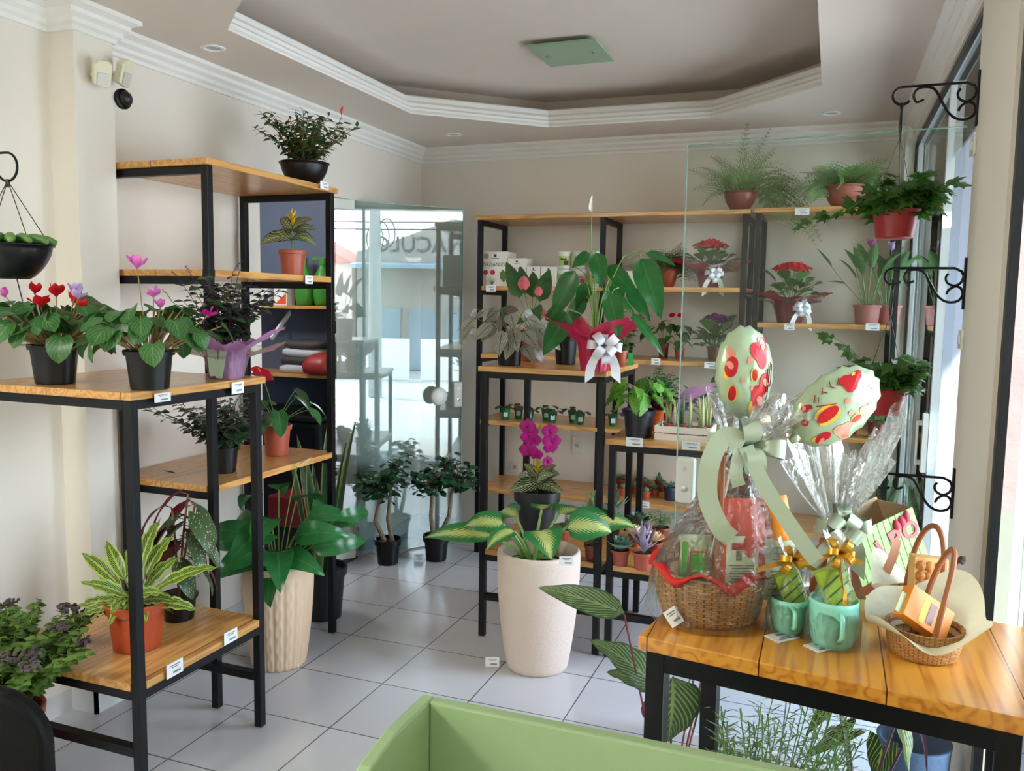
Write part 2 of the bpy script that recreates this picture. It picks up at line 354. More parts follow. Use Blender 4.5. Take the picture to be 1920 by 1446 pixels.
# right glass front: frame and panes
fr = MB()
for y in (2.44, -.9, -3.07):
    tb(XR+.04, y-.035, 0, XR+.12, y+.035, 6.35, fr)
tb(XR+.02, -3.1, 6.27, XR+.14, 2.47, 6.37, fr); tb(XR+.02, -.9, 0, XR+.14, 2.47, .08, fr)
wnd = struct('window_1', fr, mat('pale_window_frame', srgb(206,210,210), .4)); obj('sealing_strip', tb(XR+.0, -3.1, 6.24, XR+.04, 2.47, 6.30), DARKFR, wnd); obj('sealing_strip', tb(XR+.0, 2.45, 0, XR+.03, 2.475, 6.30), DARKFR, wnd)
def pane(parent, y0, y1, z0, z1, x=XR+.07):
    return obj('pane', MB().box((x*T, y0*T, z0*T), (x*T+.008, y1*T, z1*T)), GLASS, parent)
pane(wnd, -.86, 2.40, .08, 6.27)
pane(wnd, -3.02, -.95, 5.5, 6.27)
lk = MB(); tb(XR-.03, -1.05, 2.35, XR+.02, -.93, 2.95, lk); tb(XR-.09, -1.02, 2.42, XR-.07, -.97, 2.88, lk); tb(XR-.09, -1.0, 2.42, XR-.02, -.97, 2.47, lk); tb(XR-.09, -1.0, 2.83, XR-.02, -.97, 2.88, lk)
obj('lock_plate', lk, WHPL, wnd, label='white lock with pull handle')
fr = MB(); tb(XR+.02, -7.05, .3, XR+.16, -6.95, 6.35, fr); tb(XR-.03, -5.0, 0, XR+.02, -4.93, 6.35, fr); tb(XR+.02, -7, 6.25, XR+.16, -4.95, 6.35, fr); tb(XR, -7, .2, XR+.2, -4.95, .32, fr)
wn2 = struct('window_2', fr, DARKFR); pane(wn2, -6.95, -5.0, .32, 6.25, XR+.09)
fr = MB(); tb(XR+.02, -13.5, 2.6, XR+.14, -13.4, 6.1, fr); tb(XR+.02, -11, 2.6, XR+.14, -10.9, 6.1, fr); tb(XR+.02, -12.25, 2.6, XR+.14, -12.15, 6.1, fr); w3 = struct('window_fill_rear', fr, DARKFR)  # unseen opening added behind the camera to light front faces
for a_, b_ in ((-13.4,-12.25),(-12.15,-11)): pane(w3, a_, b_, 2.6, 6.1)
# glass doors: leaf, lock, knob, hinge fittings
def door(name, hinge, free, top, lz, knob):
    h, f_ = Vector((hinge[0]*T, hinge[1]*T, 0)), Vector((free[0]*T, free[1]*T, 0)); d = (f_-h); L = d.length; d.normalize(); nn = Vector((d.y, -d.x, 0))
    if nn.dot(CAM-h) < 0: nn = -nn
    mid = (h+f_)/2; c = mid+Vector((0,0,top*T/2+.01))
    r = tag(thing(name, None, None, h), kind='structure')
    obj('pane', MB().obox(c, d*(L/2), nn*.004, Vector((0,0,top*T/2))), GLASSD if knob else GLASSE, r)
    e = MB(); e.obox(f_+Vector((0,0,top*T/2+.01)), d*.0015, nn*.0045, Vector((0,0,top*T/2))); e.obox(mid+Vector((0,0,top*T+.01)), d*(L/2), nn*.0045, Vector((0,0,.0015)))
    obj('polished_edge', e, GEDGE, r)
    lp = f_-d*.035+Vector((0,0,lz*T)); k = MB().obox(lp, d*.035, nn*.022, Vector((0,0,.085))); lo = obj('lock_case', k, WHPL, r, bevel=.012)
    s = MB().lathe([(.012,.0),(.012,.004),(.005,.005),(0,.005)], lp+nn*.022-Vector((0,0,.03)), 16, axis=nn); s.lathe([(.006,0),(.006,.003),(0,.003)], lp+nn*.022+Vector((0,0,.045)), 12, axis=nn)
    obj('key_cylinder', s, ALU, lo)
    if knob:
        kp = f_-d*.20+Vector((0,0,lz*T)); s = MB().lathe([(.02,0),(.02,.03),(.045,.035),(.058,.05),(.06,.06),(.05,.075),(.02,.082),(0,.083)], kp, 24, axis=nn); obj('knob', s, WHPL, r, smooth=True)
    for z in ((.03, top*T-.03) if knob else (.03,)):
        obj('pivot_fitting', MB().obox(h+d*.07+Vector((0,0,z+.01)), d*.085, nn*.02, Vector((0,0,.03))), WHPL, r, bevel=.004)
    return r
door('door_1', (-.78,.31), (.555,2.17), 5.5, 2.5, True)
door('door_2', (7.16,-2.95), (4.97,-2.78), 5.42, 2.42, False)
struct('trim_4', tb(XL-.35, -1.6, 0, XL+.02, .68, .03), mat('dark_threshold', srgb(40,40,44), .5))
# ceiling light and downlights
P = thing('ceiling_light', 'square frosted green glass ceiling light in the recessed tray', 'ceiling light', (3.05*T, -.13*T, 7.2*T))
obj('glass_plate', tb(2.62, -.585, 7.12, 3.48, .33, 7.145), mat('frosted_green_glass', srgb(150,178,150), .35), P)
obj('housing', tb(2.85, -.36, 7.14, 3.25, .1, 7.2), WHITE, P)
s = MB()
for x, y in ((2.75,-.13),(3.35,-.13)): s.lathe([(.012,0),(.012,-.008),(0,-.009)], (x*T, y*T, 7.12*T), 12)
obj('fixing_screws', s, ALU, P)
for (x, y), lb in (((.04,-3.1),'round recessed spotlight in the ceiling beside the left wall, above the tall rack'), ((.56,1.77),'round recessed spotlight in the ceiling at the far left corner'), ((6.1,1.91),'round recessed spotlight in the ceiling at the far right corner')):
    P = thing('recessed_spotlight', lb, 'spotlight', (x*T, y*T, H*T), 'recessed spotlights in the lower ceiling')
    obj('trim_ring', MB().lathe([(.05,0),(.05,-.004),(.036,-.006),(.030,-.001)], (x*T,y*T,H*T), 28), WHITE, P)
    obj('lamp', MB().lathe([(.03,-.001),(.02,-.003),(0,-.003)], (x*T,y*T,H*T), 20), ALU, P)
# outside
struct('wall_outside', tb(XR+.35, 3.2, 0, 14, 3.5, 8), mat('grey_neighbour_render', srgb(92,98,106), .8))
OUTG = mat('street_paving', srgb(190,186,178), .9, bump=.1)
struct('ground_outside', MB().box((XR*T+.12,-22,-.2), (30,22,-.02)), OUTG)
struct('ground_front', MB().box((-14,-22,-.2), (XR*T+.12,YF*T-.16,-.02)), OUTG)
# ================================================================ RACKS AND TABLES
TH = .062                                   # board thickness in tiles
PS = .0375                                  # half post
def rack(name, label, cat, x0, x1, y0, y1, top, levels, axis, brace=.5, midx=None, group=None, rails='xy'):
    R_ = thing(name, label, cat, ((x0+x1)/2*T, (y0+y1)/2*T, 0), group)
    w = WOODX if axis == 0 else WOODY
    xs = [x0+PS, x1-PS] + ([midx] if midx else [])
    ft = min(top, top)
    for x in xs:
        for y in (y0+PS, y1-PS):
            obj('post', tb(x-PS, y-PS, .01, x+PS, y+PS, top-TH), STEEL, R_, bevel=.002)
    for z in [top]+levels:
        zt = z-TH
        for y in ((y0+PS, y1-PS) if 'x' in rails else ()): obj('shelf_rail', tb(x0+.075, y-PS+.002, zt-.075, x1-.075, y+PS-.002, zt-.001), STEEL, R_)
        for x in (xs if 'y' in rails else ()): obj('shelf_rail', tb(x-PS+.002, y0+.075, zt-.075, x+PS-.002, y1-.075, zt-.001), STEEL, R_)
        ov = .03 if z == top else -.002
        if z == top: obj('shelf_board', tb(x0-ov, y0-ov, z-TH, x1+ov, y1+ov, z), w, R_, bevel=.003)
        else:
            # board sits between the posts, front edge flush with them
            m = MB().prism([(a*T, b*T) for a, b in [(x0+.08,y0-.005),(x1-.08,y0-.005),(x1-.08,y0+.08),(x1+.002,y0+.08),(x1+.002,y1-.08),(x1-.08,y1-.08),(x1-.08,y1),(x0+.08,y1),(x0+.08,y1-.08),(x0-.002,y1-.08),(x0-.002,y0+.08),(x0+.08,y0+.08)]], (z-TH)*T, z*T)
            obj('shelf_board', m, w, R_)
    if brace:
        for y in (y0+PS, y1-PS): obj('foot_rail', tb(x0+.075, y-PS, brace-.0375, x1-.075, y+PS, brace+.0375), STEEL, R_)
    return R_
rack('shelving_rack', 'tall black steel rack with pine boards beside the doorway of the blue store room', 'rack', -.48, .80, -4.12, -2.0, 5.31, [4.29, 2.23], 1, brace=None, rails='x')
rack('display_table', 'waist-high two-tier pine and black steel stand carrying the two cyclamens', 'display table', -.2, 1.42, -5.72, -4.19, 3.32, [1.06], 1)
rack('display_table', 'two-tier pine and black steel stand carrying the peace lily wrapped in pink', 'display table', 2.43, 3.92, -1.44, .12, 3.28, [1.09], 0)
rack('display_table', 'low two-tier pine and steel stand holding succulents behind the glass door', 'display table', 3.99, 5.5, -1.44, .12, 2.53, [1.09], 0)
rack('shelving_rack', 'double-bay black steel rack with pine boards along the back wall', 'rack', 1.03, 5.10, 1.67, 2.78, 5.36, [4.28, 3.22, 2.17, 1.08], 0, brace=None, midx=3.03, rails='y')
rack('shelving_rack', 'steel and pine rack in the back corner beside the window', 'rack', 5.20, 7.05, 1.67, 2.78, 5.37, [3.80, 2.27, .9], 0, brace=None, rails='y')
# front right table, slightly turned
def turned_table():
    a = math.radians(-8.5); ex = Vector((math.cos(a), math.sin(a), 0)); ey = Vector((-math.sin(a), math.cos(a), 0)); o = at('z', 2.5, 1212, 1190); o.z = 0
    Wd, Dp, top = 1.5*T, 1.02*T, 2.5*T
    R_ = thing('display_table', 'pine-topped black steel table carrying the cellophane gift baskets', 'display table', o+ex*Wd/2+ey*Dp/2)
    Z = Vector((0,0,1)); wd = wood('orange_varnished_pine', 0, srgb(226,146,50), srgb(160,80,24), .22, plank=.2, poff=.02)
    m = MB(); h = TH*T*1.1
    m.obox(o+ex*Wd/2+ey*Dp/2+Z*(top-h/2), ex*(Wd/2+.012), ey*(Dp/2+.012), Z*h/2)
    b = obj('table_top', m, TOPW, R_, bevel=.003)
    p = .018
    for i in (0, 1):
        for j in (0, 1):
            c = o+ex*(p+i*(Wd-2*p))+ey*(p+j*(Dp-2*p))
            obj('leg', MB().obox(c+Z*(top-h)/2, ex*p, ey*p, Z*((top-h)/2-.002)), STEEL, R_, bevel=.002)
    m = MB()
    for j in (0, 1): m.obox(o+ex*Wd/2+ey*(p+j*(Dp-2*p))+Z*(top-h-.02), ex*(Wd/2-2*p), ey*(p-.001), Z*.019)
    for i in (0, 1): m.obox(o+ex*(p+i*(Wd-2*p))+ey*Dp/2+Z*(top-h-.02), ex*(p-.001), ey*(Dp/2-2*p), Z*.019)
    obj('apron_rail', m, STEEL, R_)
    return o, ex, ey
TOPW = wood('orange_varnished_pine', 1, srgb(222,154,58), srgb(160,80,24), .22, plank=.2, poff=.124)
TO, TX, TY = turned_table()
# mint counter in the foreground
def counter():
    z = 2.75; P0 = at('z', z, 793, 1300)
    th = .018; x0, y1 = P0.x, P0.y; x1 = XR*T-.25; R_ = thing('service_counter', 'mint green lacquered counter screen with a rounded side panel', 'counter', (x0+.4, y1-.2, 0))
    obj('back_panel', MB().box((x0+th, y1-th, .01), (x1, y1, z*T)), MINT, R_, bevel=.003)
    h = z*T; prof = [(0, h), (-.10, h), (-.16, h-.012), (-.215, h-.045), (-.25, h-.10), (-.262, h-.17), (-.262, .75), (-.45, .75), (-.45, .01), (0, .01)]
    obj('side_panel', MB().prism([(y, z_) for y, z_ in prof], 0, th, ((x0, y1, 0), (0,1,0), (0,0,1), (1,0,0))), MINT, R_, bevel=.003)
    obj('worktop', MB().box((x0+th, y1-.45, .72), (x1, y1-th, .745)), MINT, R_)
counter()
def chair():
    c = at('z', 2.25, 30, 1290); R_ = thing('office_chair', 'black rounded chair back in front of the flowering oregano', 'chair', (c.x, c.y-.25, 0))
    BL = mat('black_upholstery', srgb(7,7,8), .6, bump=.1, bscale=300, spec=.2)
    ex = RI.copy(); ex.z = 0; ex.normalize(); ey = Vector((-ex.y, ex.x, 0)); Z = Vector((0,0,1)); w = .20; hh = .50; r = .11; pts = []
    cx = c - ex*(.14)
    for k in range(9): t = PI/2*k/8; pts.append((w-r+r*math.sin(t), hh-r+r*math.cos(t)))
    pts += [(w, .1), (w*.8, 0), (-w*.8, 0), (-w, .1)]
    for k in range(9): t = PI/2*k/8; pts.append((-w+r-r*math.cos(t), hh-r+r*math.sin(t)))
    obj('backrest', MB().prism(pts, -.02, .02, (Vector((cx.x, cx.y, c.z-hh)), ex, Z, -ey)), BL, R_, bevel=.012)
    obj('seat', MB().obox(Vector((cx.x, cx.y, .44))-ey*.26, ex*.22, ey*.22, Z*.03), BL, R_, bevel=.015)
    m = MB()
    m.obox(Vector((cx.x, cx.y, .50))-ey*.03, ex*.03, ey*.008, Z*.14); m.tube([Vector((cx.x, cx.y, .42))-ey*.26, Vector((cx.x, cx.y, .1))-ey*.26], .025, 12)
    obj('support', m, STEEL, R_)
    for k in range(5):
        a = 2*PI*k/5; q = Vector((cx.x, cx.y, .1))-ey*.26
        obj('leg', MB().tube([q, q+Vector((math.cos(a)*.26, math.sin(a)*.26, -.05)), q+Vector((math.cos(a)*.26, math.sin(a)*.26, -.095))], .014, 8), STEEL, R_)
chair()
# ================================================================ PLANT BUILDING
ZV = Vector((0,0,1))
rnd = random.Random(7)
def U(a, b): return rnd.uniform(a, b)
def leafmat(name, base, vein=None, pat='plain', n=9, k=.5, amt=.7, back=None, rough=.38, tr=.22, under=None):
    if name in MATS: return MATS[name]
    base = tuple(min(255, x*1.12+4) for x in base)
    m, nd, l, b = nt(name); base = srgb(*base); vein = srgb(*vein) if vein else tuple(min(1, c*1.8+.03) for c in base)
    uv = nd.new('ShaderNodeUVMap'); sp = nd.new('ShaderNodeSeparateXYZ'); l.new(uv.outputs[0], sp.inputs[0])
    def M(op, a, c=None):
        x = nd.new('ShaderNodeMath'); x.operation = op
        for i, q in enumerate((a, c)):
            if q is None: continue
            if isinstance(q, (int, float)): x.inputs[i].default_value = q
            else: l.new(q, x.inputs[i])
        return x.outputs[0]
    u = M('MULTIPLY', M('ABSOLUTE', M('SUBTRACT', sp.outputs[0], .5)), 2.0); v = sp.outputs[1]
    tcn = nd.new('ShaderNodeTexCoord'); no = nd.new('ShaderNodeTexNoise'); no.inputs['Scale'].default_value = 25; l.new(tcn.outputs['Object'], no.inputs['Vector'])
    mid = M('LESS_THAN', u, .06)
    ph = M('SUBTRACT', M('MULTIPLY', v, float(n)), M('MULTIPLY', u, n*k*.5)); fr = M('ABSOLUTE', M('SUBTRACT', M('FRACT', ph), .5))
    if pat == 'plain': fac = M('MULTIPLY', mid, amt)
    elif pat == 'veins': fac = M('MULTIPLY', M('MAXIMUM', mid, M('LESS_THAN', fr, .10)), amt)
    elif pat == 'bands': fac = M('MULTIPLY', M('MAXIMUM', mid, M('MULTIPLY', M('LESS_THAN', fr, .18), M('LESS_THAN', u, .86))), amt)
    elif pat == 'cross': fac = M('MULTIPLY', M('GREATER_THAN', M('FRACT', M('ADD', M('MULTIPLY', v, float(n)), M('MULTIPLY', no.outputs['Fac'], 2.2))), .52), amt)
    elif pat == 'blotch': fac = M('MULTIPLY', M('MULTIPLY', M('LESS_THAN', fr, .34), M('MULTIPLY', M('GREATER_THAN', u, .12), M('LESS_THAN', u, .72))), amt)
    elif pat == 'spots':
        vo = nd.new('ShaderNodeTexVoronoi'); vo.inputs['Scale'].default_value = n; mp = nd.new('ShaderNodeMapping'); mp.inputs['Scale'].default_value = (1, 1.8, 1)
        l.new(uv.outputs[0], mp.inputs[0]); l.new(mp.outputs[0], vo.inputs['Vector']); fac = M('MULTIPLY', M('LESS_THAN', vo.outputs['Distance'], .24), amt)
    elif pat == 'center':
        q = M('ADD', u, M('MULTIPLY', M('SUBTRACT', no.outputs['Fac'], .5), .5)); q = M('ADD', q, M('MULTIPLY', M('ABSOLUTE', fr), .9))
        fac = M('MULTIPLY', M('LESS_THAN', q, .60), amt)
    elif pat == 'edge': fac = M('MULTIPLY', M('GREATER_THAN', u, .76), amt)
    elif pat == 'silver':
        q = M('ABSOLUTE', M('SUBTRACT', fr, .0)); fac = M('MULTIPLY', M('GREATER_THAN', q, .13), M('MULTIPLY', M('GREATER_THAN', u, .07), amt))
    mx = nd.new('ShaderNodeMix'); mx.data_type = 'RGBA'; mx.inputs[6].default_value = C4(base); mx.inputs[7].default_value = C4(vein); l.new(fac, mx.inputs[0])
    # natural variation
    hs = nd.new('ShaderNodeMix'); hs.data_type = 'RGBA'; hs.blend_type = 'MULTIPLY'; hs.inputs[0].default_value = .55
    cr_ = nd.new('ShaderNodeValToRGB'); cr_.color_ramp.elements[0].color = (.62,.66,.58,1); cr_.color_ramp.elements[0].position = .35; cr_.color_ramp.elements[1].color = (1,1,1,1); cr_.color_ramp.elements[1].position = .62
    l.new(no.outputs['Fac'], cr_.inputs[0]); l.new(mx.outputs[2], hs.inputs[6]); l.new(cr_.outputs[0], hs.inputs[7])
    col = hs.outputs[2]
    if under:
        ge = nd.new('ShaderNodeNewGeometry'); mu = nd.new('ShaderNodeMix'); mu.data_type = 'RGBA'; mu.inputs[7].default_value = C4(srgb(*under)); l.new(ge.outputs['Backfacing'], mu.inputs[0]); l.new(col, mu.inputs[6]); col = mu.outputs[2]
    l.new(col, b.inputs['Base Color']); b.inputs['Roughness'].default_value = rough
    t = nd.new('ShaderNodeBsdfTranslucent'); l.new(col, t.inputs[0]); ms = nd.new('ShaderNodeMixShader'); ms.inputs[0].default_value = tr
    out = nd['Material Output']; l.new(b.outputs[0], ms.inputs[1]); l.new(t.outputs[0], ms.inputs[2]); l.new(ms.outputs[0], out.inputs[0])
    MATS[name] = m; return m
def sw(kind, t):
    if kind == 'lance': return math.sin(PI*t**.8)**.9 if 0 < t < 1 else 0
    if kind == 'ovate': return math.sin(PI*t**.58)**.85 if 0 < t < 1 else 0
    if kind == 'heart': return (.62+.38*math.sin(min(1, t/.28)*PI/2))*max(0, 1-t**2.3)**.75 if t > 0 else .45
    if kind == 'strap': return min(1, .45+t*3)*max(0, 1-t**5)
    if kind == 'round': return math.sqrt(max(0, 1-(2*t-1)**2))
    if kind == 'obov': return math.sin(PI*t**1.5)**.8 if 0 < t < 1 else 0
    if kind == 'needle': return max(0, 1-t)**.5
    if kind == 'arrow': return (1.0-.8*t**1.1)*(1 if t > 0 else .9)*max(0, 1-t**6)
    return 1-t
def bend(p, d, L, droop, n, side=None):     # points and directions of a drooping stem
    d = d.normalized(); s = side or d.cross(ZV)
    s = s.normalized() if s.length > 1e-4 else Vector((1,0,0)); out = [(p.copy(), d.copy())]
    for i in range(n):
        d = (Matrix.Rotation(-droop/n, 3, s) @ d).normalized(); p = p+d*(L/n); out.append((p.copy(), d.copy()))
    return out
def leaf(mb, p, d, L, W, kind='lance', droop=.6, fold=.25, wave=0, n=6, roll=0, m=2, wf=9, face=None):
    d = d.normalized(); s = d.cross(ZV if face is None else az(CA, face)); s = s.normalized() if s.length > 1e-3 else Vector((1,0,0))
    if roll: s = Matrix.Rotation(roll, 3, d) @ s
    pts = bend(p, d, L, droop, n, s); vs = []; uvs = []; c = 2*m+1
    for i, (q, dd) in enumerate(pts):
        t = i/n; w = W/2*max(.001, sw(kind, t)); nn = s.cross(dd)
        for j in range(-m, m+1):
            u = j/m; vs.append(q+s*u*w+nn*(fold*abs(u)*w+(wave*W*math.sin(t*wf+(1.6 if u > 0 else 0))*abs(u) if wave else 0))); uvs.append((.5+u/2, t))
    if kind in ('heart', 'arrow'):          # lobes behind the stalk
        back = .16 if kind == 'heart' else .34
        for j in (0, c-1):
            vs[j] = vs[j]-d*(L*back)*(.8)
            jj = 1 if j == 0 else c-2; vs[jj] = vs[jj]-d*(L*back)*.7
    fs = [(i*c+j, i*c+j+1, (i+1)*c+j+1, (i+1)*c+j) for i in range(n) for j in range(c-1)]
    mb.add(vs, fs, uvs); return pts[-1]
IVY = [(0,0),(.22,-.12),(.50,.02),(.30,.22),(.52,.50),(.24,.50),(.0,1.0),(-.24,.50),(-.52,.50),(-.30,.22),(-.50,.02),(-.22,-.12)]
def flat(mb, p, d, nrm, L, W, outline=IVY, cup=.12):
    d = d.normalized(); s = d.cross(nrm); s = s.normalized() if s.length > 1e-3 else Vector((1,0,0)); nn = s.cross(d)
    c = p+d*L*.25; vs = [c+nn*0]+[p+s*x*W+d*y*L-nn*cup*(abs(x)*W+abs(y-.25)*L*.6) for x, y in outline]
    n = len(outline); mb.add(vs, [(0, k+1, (k+1) % n+1) for k in range(n)], [(.5,.25)]+[(.5+x, max(0, y)) for x, y in outline])
def az(a, el): return Vector((math.cos(a)*math.cos(el), math.sin(a)*math.cos(el), math.sin(el)))
FWD = Vector((_f.x, _f.y, 0)).normalized()
CA = math.atan2(-FWD.y, -FWD.x)              # azimuth that faces the camera
RA = CA+PI/2                                 # azimuth to the right of the view
def place(ax, val, u, z):                   # standing point: on plane ax=val (tiles) in the column u, height z tiles
    p = at(ax, val, u, 700)
    for _ in range(4):
        P = Vector((p.x, p.y, z*T)); q = P-CAM; v = 723-F*q.dot(UP)/q.dot(_f); p = at(ax, val, u, v)
    return Vector((p.x, p.y, z*T))
def onz(u, v, z, r=0):                      # standing point whose front foot shows at (u, v)
    return at('z', z, u, v)+FWD*r
def pot(P, c, rt, rb, h, m=BLACKP, rim=.16, name='pot', soil=True, n=32, rb2=None):
    p = [(rb*.92, 0), (rb, .003), (rt*(1-.06)-(rt-rb)*rim, h*(1-rim)), (rt, h*(1-rim)+.001), (rt*1.03, h-.003), (rt*1.0, h), (rt*.93, h-.002), (rt*.90, h*.86)]
    if not rim: p = [(rb*.92, 0), (rb, .003), (rt*.99, h-.006), (rt*1.04, h-.005), (rt*1.04, h), (rt*.95, h), (rt*.90, h*.86)]
    o = obj(name, MB().lathe(p, c, n), m, P, smooth=True); o.modifiers.new('es', 'EDGE_SPLIT').split_angle = .6
    if soil: obj('soil', MB().disc(c, rt*.9, 20, h*.87), SOIL, o)
    return c+ZV*h*.88
def bowl(P, c, rt, h, m, name='pot', soil=True):
    p = [(rt*.42, 0)]+[(rt*(.45+.55*math.sin(PI/2*t)**.8), h*t) for t in (.1,.25,.4,.55,.7,.85,.95)]+[(rt*1.06, h*.95), (rt*1.06, h), (rt*.96, h), (rt*.93, h*.85)]
    o = obj(name, MB().lathe(p, c, 32), m, P, smooth=True)
    if soil: obj('soil', MB().disc(c, rt*.93, 20, h*.87), SOIL, o)
    return c+ZV*h*.88
STEM = leafmat('green_stem', (86,120,50), tr=.05); STEMR = leafmat('reddish_stem', (120,70,50), tr=.05); STEMP = leafmat('purple_stem', (70,40,60), tr=.05); BARK = mat('pale_bark', srgb(140,122,98), .85, bump=1, bscale=90, var=.3, vscale=30)
def rosette(lm, sm, c, n, L, W, kind='ovate', e0=.3, e1=1.3, pet=.05, pr=.003, droop=.8, fold=.2, wave=0, seg=6, a0=0, spread=.02, jl=.25, wf=9, pd=.3, m=2, arc=None):
    for i in range(n):
        t = (i+.5)/n; a = a0+i*2.39996+U(-.25,.25)
        if arc: a = CA+U(-arc, arc)
        el = e0+(e1-e0)*t+U(-.12,.12); s = 1+U(-jl, jl); d = az(a, el); b = c+az(a, 0)*U(0, spread)
        if pet:
            pts = bend(b, (d+ZV*.5), pet*s*(.7+.6*t), pd, 4); sm.tube([q for q, _ in pts], pr, 5); q, dd = pts[-1]
        else: q, dd = b, d
        leaf(lm, q, dd*.55+d*.45 if pet else dd, L*s, W*s, kind, droop*U(.7,1.3), fold, wave, seg, U(-.3,.3), m, wf)
def bush(lm, sm, c, n, Hh, R, L, W, kind='ovate', per=9, sr=.002, lean=.5, droop=.5, seg=3, t0=.25, up=.5, spread=.02, m=1, tops=None, jit=.25, pairs=False, fold=.15, az0=None):
    ends = []
    for i in range(n):
        a = i*2.39996+U(-.3,.3); k = math.sqrt((i+.5)/n); b = c+az(a, 0)*spread*k*U(.4,1)
        hh = Hh*U(.7,1.05)*(1-.25*k); tip = b+az(a, 0)*R*k*U(.75,1.1)+ZV*hh
        mid = b+az(a, 0)*R*k*lean*.35+ZV*hh*.55; pts = []
        for j in range(7): t = j/6; pts.append(b*(1-t)**2+mid*2*t*(1-t)+tip*t*t)
        sm.tube(pts, [sr*(1-.5*j/6) for j in range(7)], 4, cap=False)
        for j in range(per):
            t = t0+(1-t0)*(j+U(0,.8))/per; t = min(t, .999); f = t*6; q = pts[int(f)].lerp(pts[min(6, int(f)+1)], f-int(f))
            for s_ in ((0, PI) if pairs else (0,)):
                aa = a+j*2.4+s_+U(-.4,.4); d = az(aa, up*U(-.3,1.1)); sc_ = (1+U(-jit, jit))*(1-.25*t)
                leaf(lm, q, d, L*sc_, W*sc_, kind, droop*U(.4,1.4), fold, 0, seg, U(-.5,.5), m)
        ends.append((pts[-1], a))
    return ends
def frond(lm, sm, p, d, L, W, droop, n=14, tri=True, sub=5, side=None, bushy=1.0, face=False):
    pts = bend(p, d, L, droop, n, (FWD*(-1 if d.dot(RI) > 0 else 1)) if face else side); sm.tube([q for q, _ in pts], .0012, 4, cap=False)
    for i in range(2, n+1):
        q, dd = pts[i]; t = i/n; s = (dd.cross(FWD) if face else (side or dd.cross(ZV))); s = s.normalized() if s.length > 1e-3 else Vector((1,0,0)); nn = s.cross(dd)
        w = W*(1-t)**.8*1.05 if tri else W*math.sin(PI*min(1, t+.12))
        w = max(w, W*.06)
        for sg in (-1, 1):
            e = (s*sg*.86+dd*.45-nn*.12).normalized()
            if sub <= 1: leaf(lm, q, e, w, L/n*.75, 'lance', .3, .1, 0, 2, 0, 1); continue
            for j in range(sub):
                b = q+e*(w*(j+.4)/sub); ww = w*.27*(1-j/sub)+.003
                for s2 in (-1, 1):
                    e2 = (dd*s2*.8+e*.7-ZV*.1).normalized(); x = e2.cross(nn).normalized()*ww*.17*bushy
                    lm.add([b, b+e2*ww*.5+x, b+e2*ww, b+e2*ww*.5-x], [(0,1,2,3)], [(.5,0),(.8,.5),(.5,1),(.2,.5)])
def flower4(mb, c, nrm, r, n=4, cup=.2):
    nrm = nrm.normalized(); a = nrm.orthogonal().normalized(); b = nrm.cross(a); ph = U(0, 3)
    for k in range(n):
        t = ph+2*PI*k/n; e = a*math.cos(t)+b*math.sin(t); s = a*-math.sin(t)+b*math.cos(t); w = r*math.sin(PI/n)*.95
        mb.add([c, c+e*r*.55+s*w*.8+nrm*r*cup, c+e*r+nrm*r*cup*1.2, c+e*r*.55-s*w*.8+nrm*r*cup], [(0,1,2,3)], [(.5,0),(1,.5),(.5,1),(0,.5)])
def petalm(name, c, tr=.35, rough=.5): return leafmat(name, c, tuple(min(255, int(x*1.06+8)) for x in c), 'plain', tr=tr, rough=rough)
RED = petalm('red_petals', (214,24,36)); PINK = petalm('pink_petals', (214,110,196)); MAG = petalm('magenta_petals', (190,16,140)); PURP = petalm('purple_petals', (140,50,160)); WHITEP = petalm('white_spathe', (232,232,214)); YEL = petalm('yellow_bracts', (236,196,40)); LILACF = petalm('lilac_petals', (196,168,214)); CRIM = petalm('crimson_spathe', (206,20,54), rough=.2)
# leaves
L_DARK = leafmat('dark_green_leaf', (40,78,34), (84,120,60), 'veins', 9, .8, .5)
L_MID = leafmat('mid_green_leaf', (66,112,46), (120,156,80), 'veins', 8, .8, .45)
L_LIME = leafmat('bright_green_leaf', (112,158,52), (160,196,90), 'veins', 7, .8, .5, tr=.35)
L_LILY = leafmat('glossy_lily_leaf', (30,92,44), (88,150,90), 'veins', 16, 1.2, .35, rough=.22)
L_APH = leafmat('zebra_leaf', (30,58,32), (220,224,176), 'bands', 7, 1.1, .9)
L_CALR = leafmat('rattlesnake_leaf', (150,172,74), (38,66,34), 'blotch', 11, .8, .95, under=(110,50,70))
L_CALO = leafmat('prayer_leaf', (52,78,46), (146,164,110), 'bands', 10, 1.0, .8, under=(118,62,86))
L_BEGM = leafmat('spotted_begonia_leaf', (62,84,52), (220,224,204), 'spots', 9, 1, .9, under=(128,24,44))
L_BEGS = leafmat('silver_begonia_leaf', (92,66,74), (172,184,160), 'silver', 8, 1.0, .85, under=(146,128,122))
L_DIEF = leafmat('dumb_cane_leaf', (40,112,56), (206,216,128), 'center', 12, 1.0, .92)
L_SANS = leafmat('snake_leaf', (52,88,58), (142,160,118), 'cross', 26, 1, .7, rough=.4)
L_CYC = leafmat('cyclamen_leaf', (44,92,42), (132,160,104), 'veins', 4, 1.6, .5)
L_PLEC = leafmat('dark_plectranthus_leaf', (54,78,50), (76,84,66), 'plain', under=(62,58,66))
L_FERN = leafmat('fern_leaf', (88,126,58), tr=.35); L_FERND = leafmat('dark_fern_leaf', (66,92,46), tr=.3)
L_IVY = leafmat('ivy_leaf', (52,96,34), (120,150,72), 'veins', 4, 1.2, .45, tr=.4)
L_MONS = leafmat('swiss_leaf', (96,156,52), (164,200,96), 'veins', 8, .9, .6, tr=.35)
L_BLUE = leafmat('blue_green_succulent', (110,150,134), (150,180,160), 'plain', tr=.05, rough=.6)
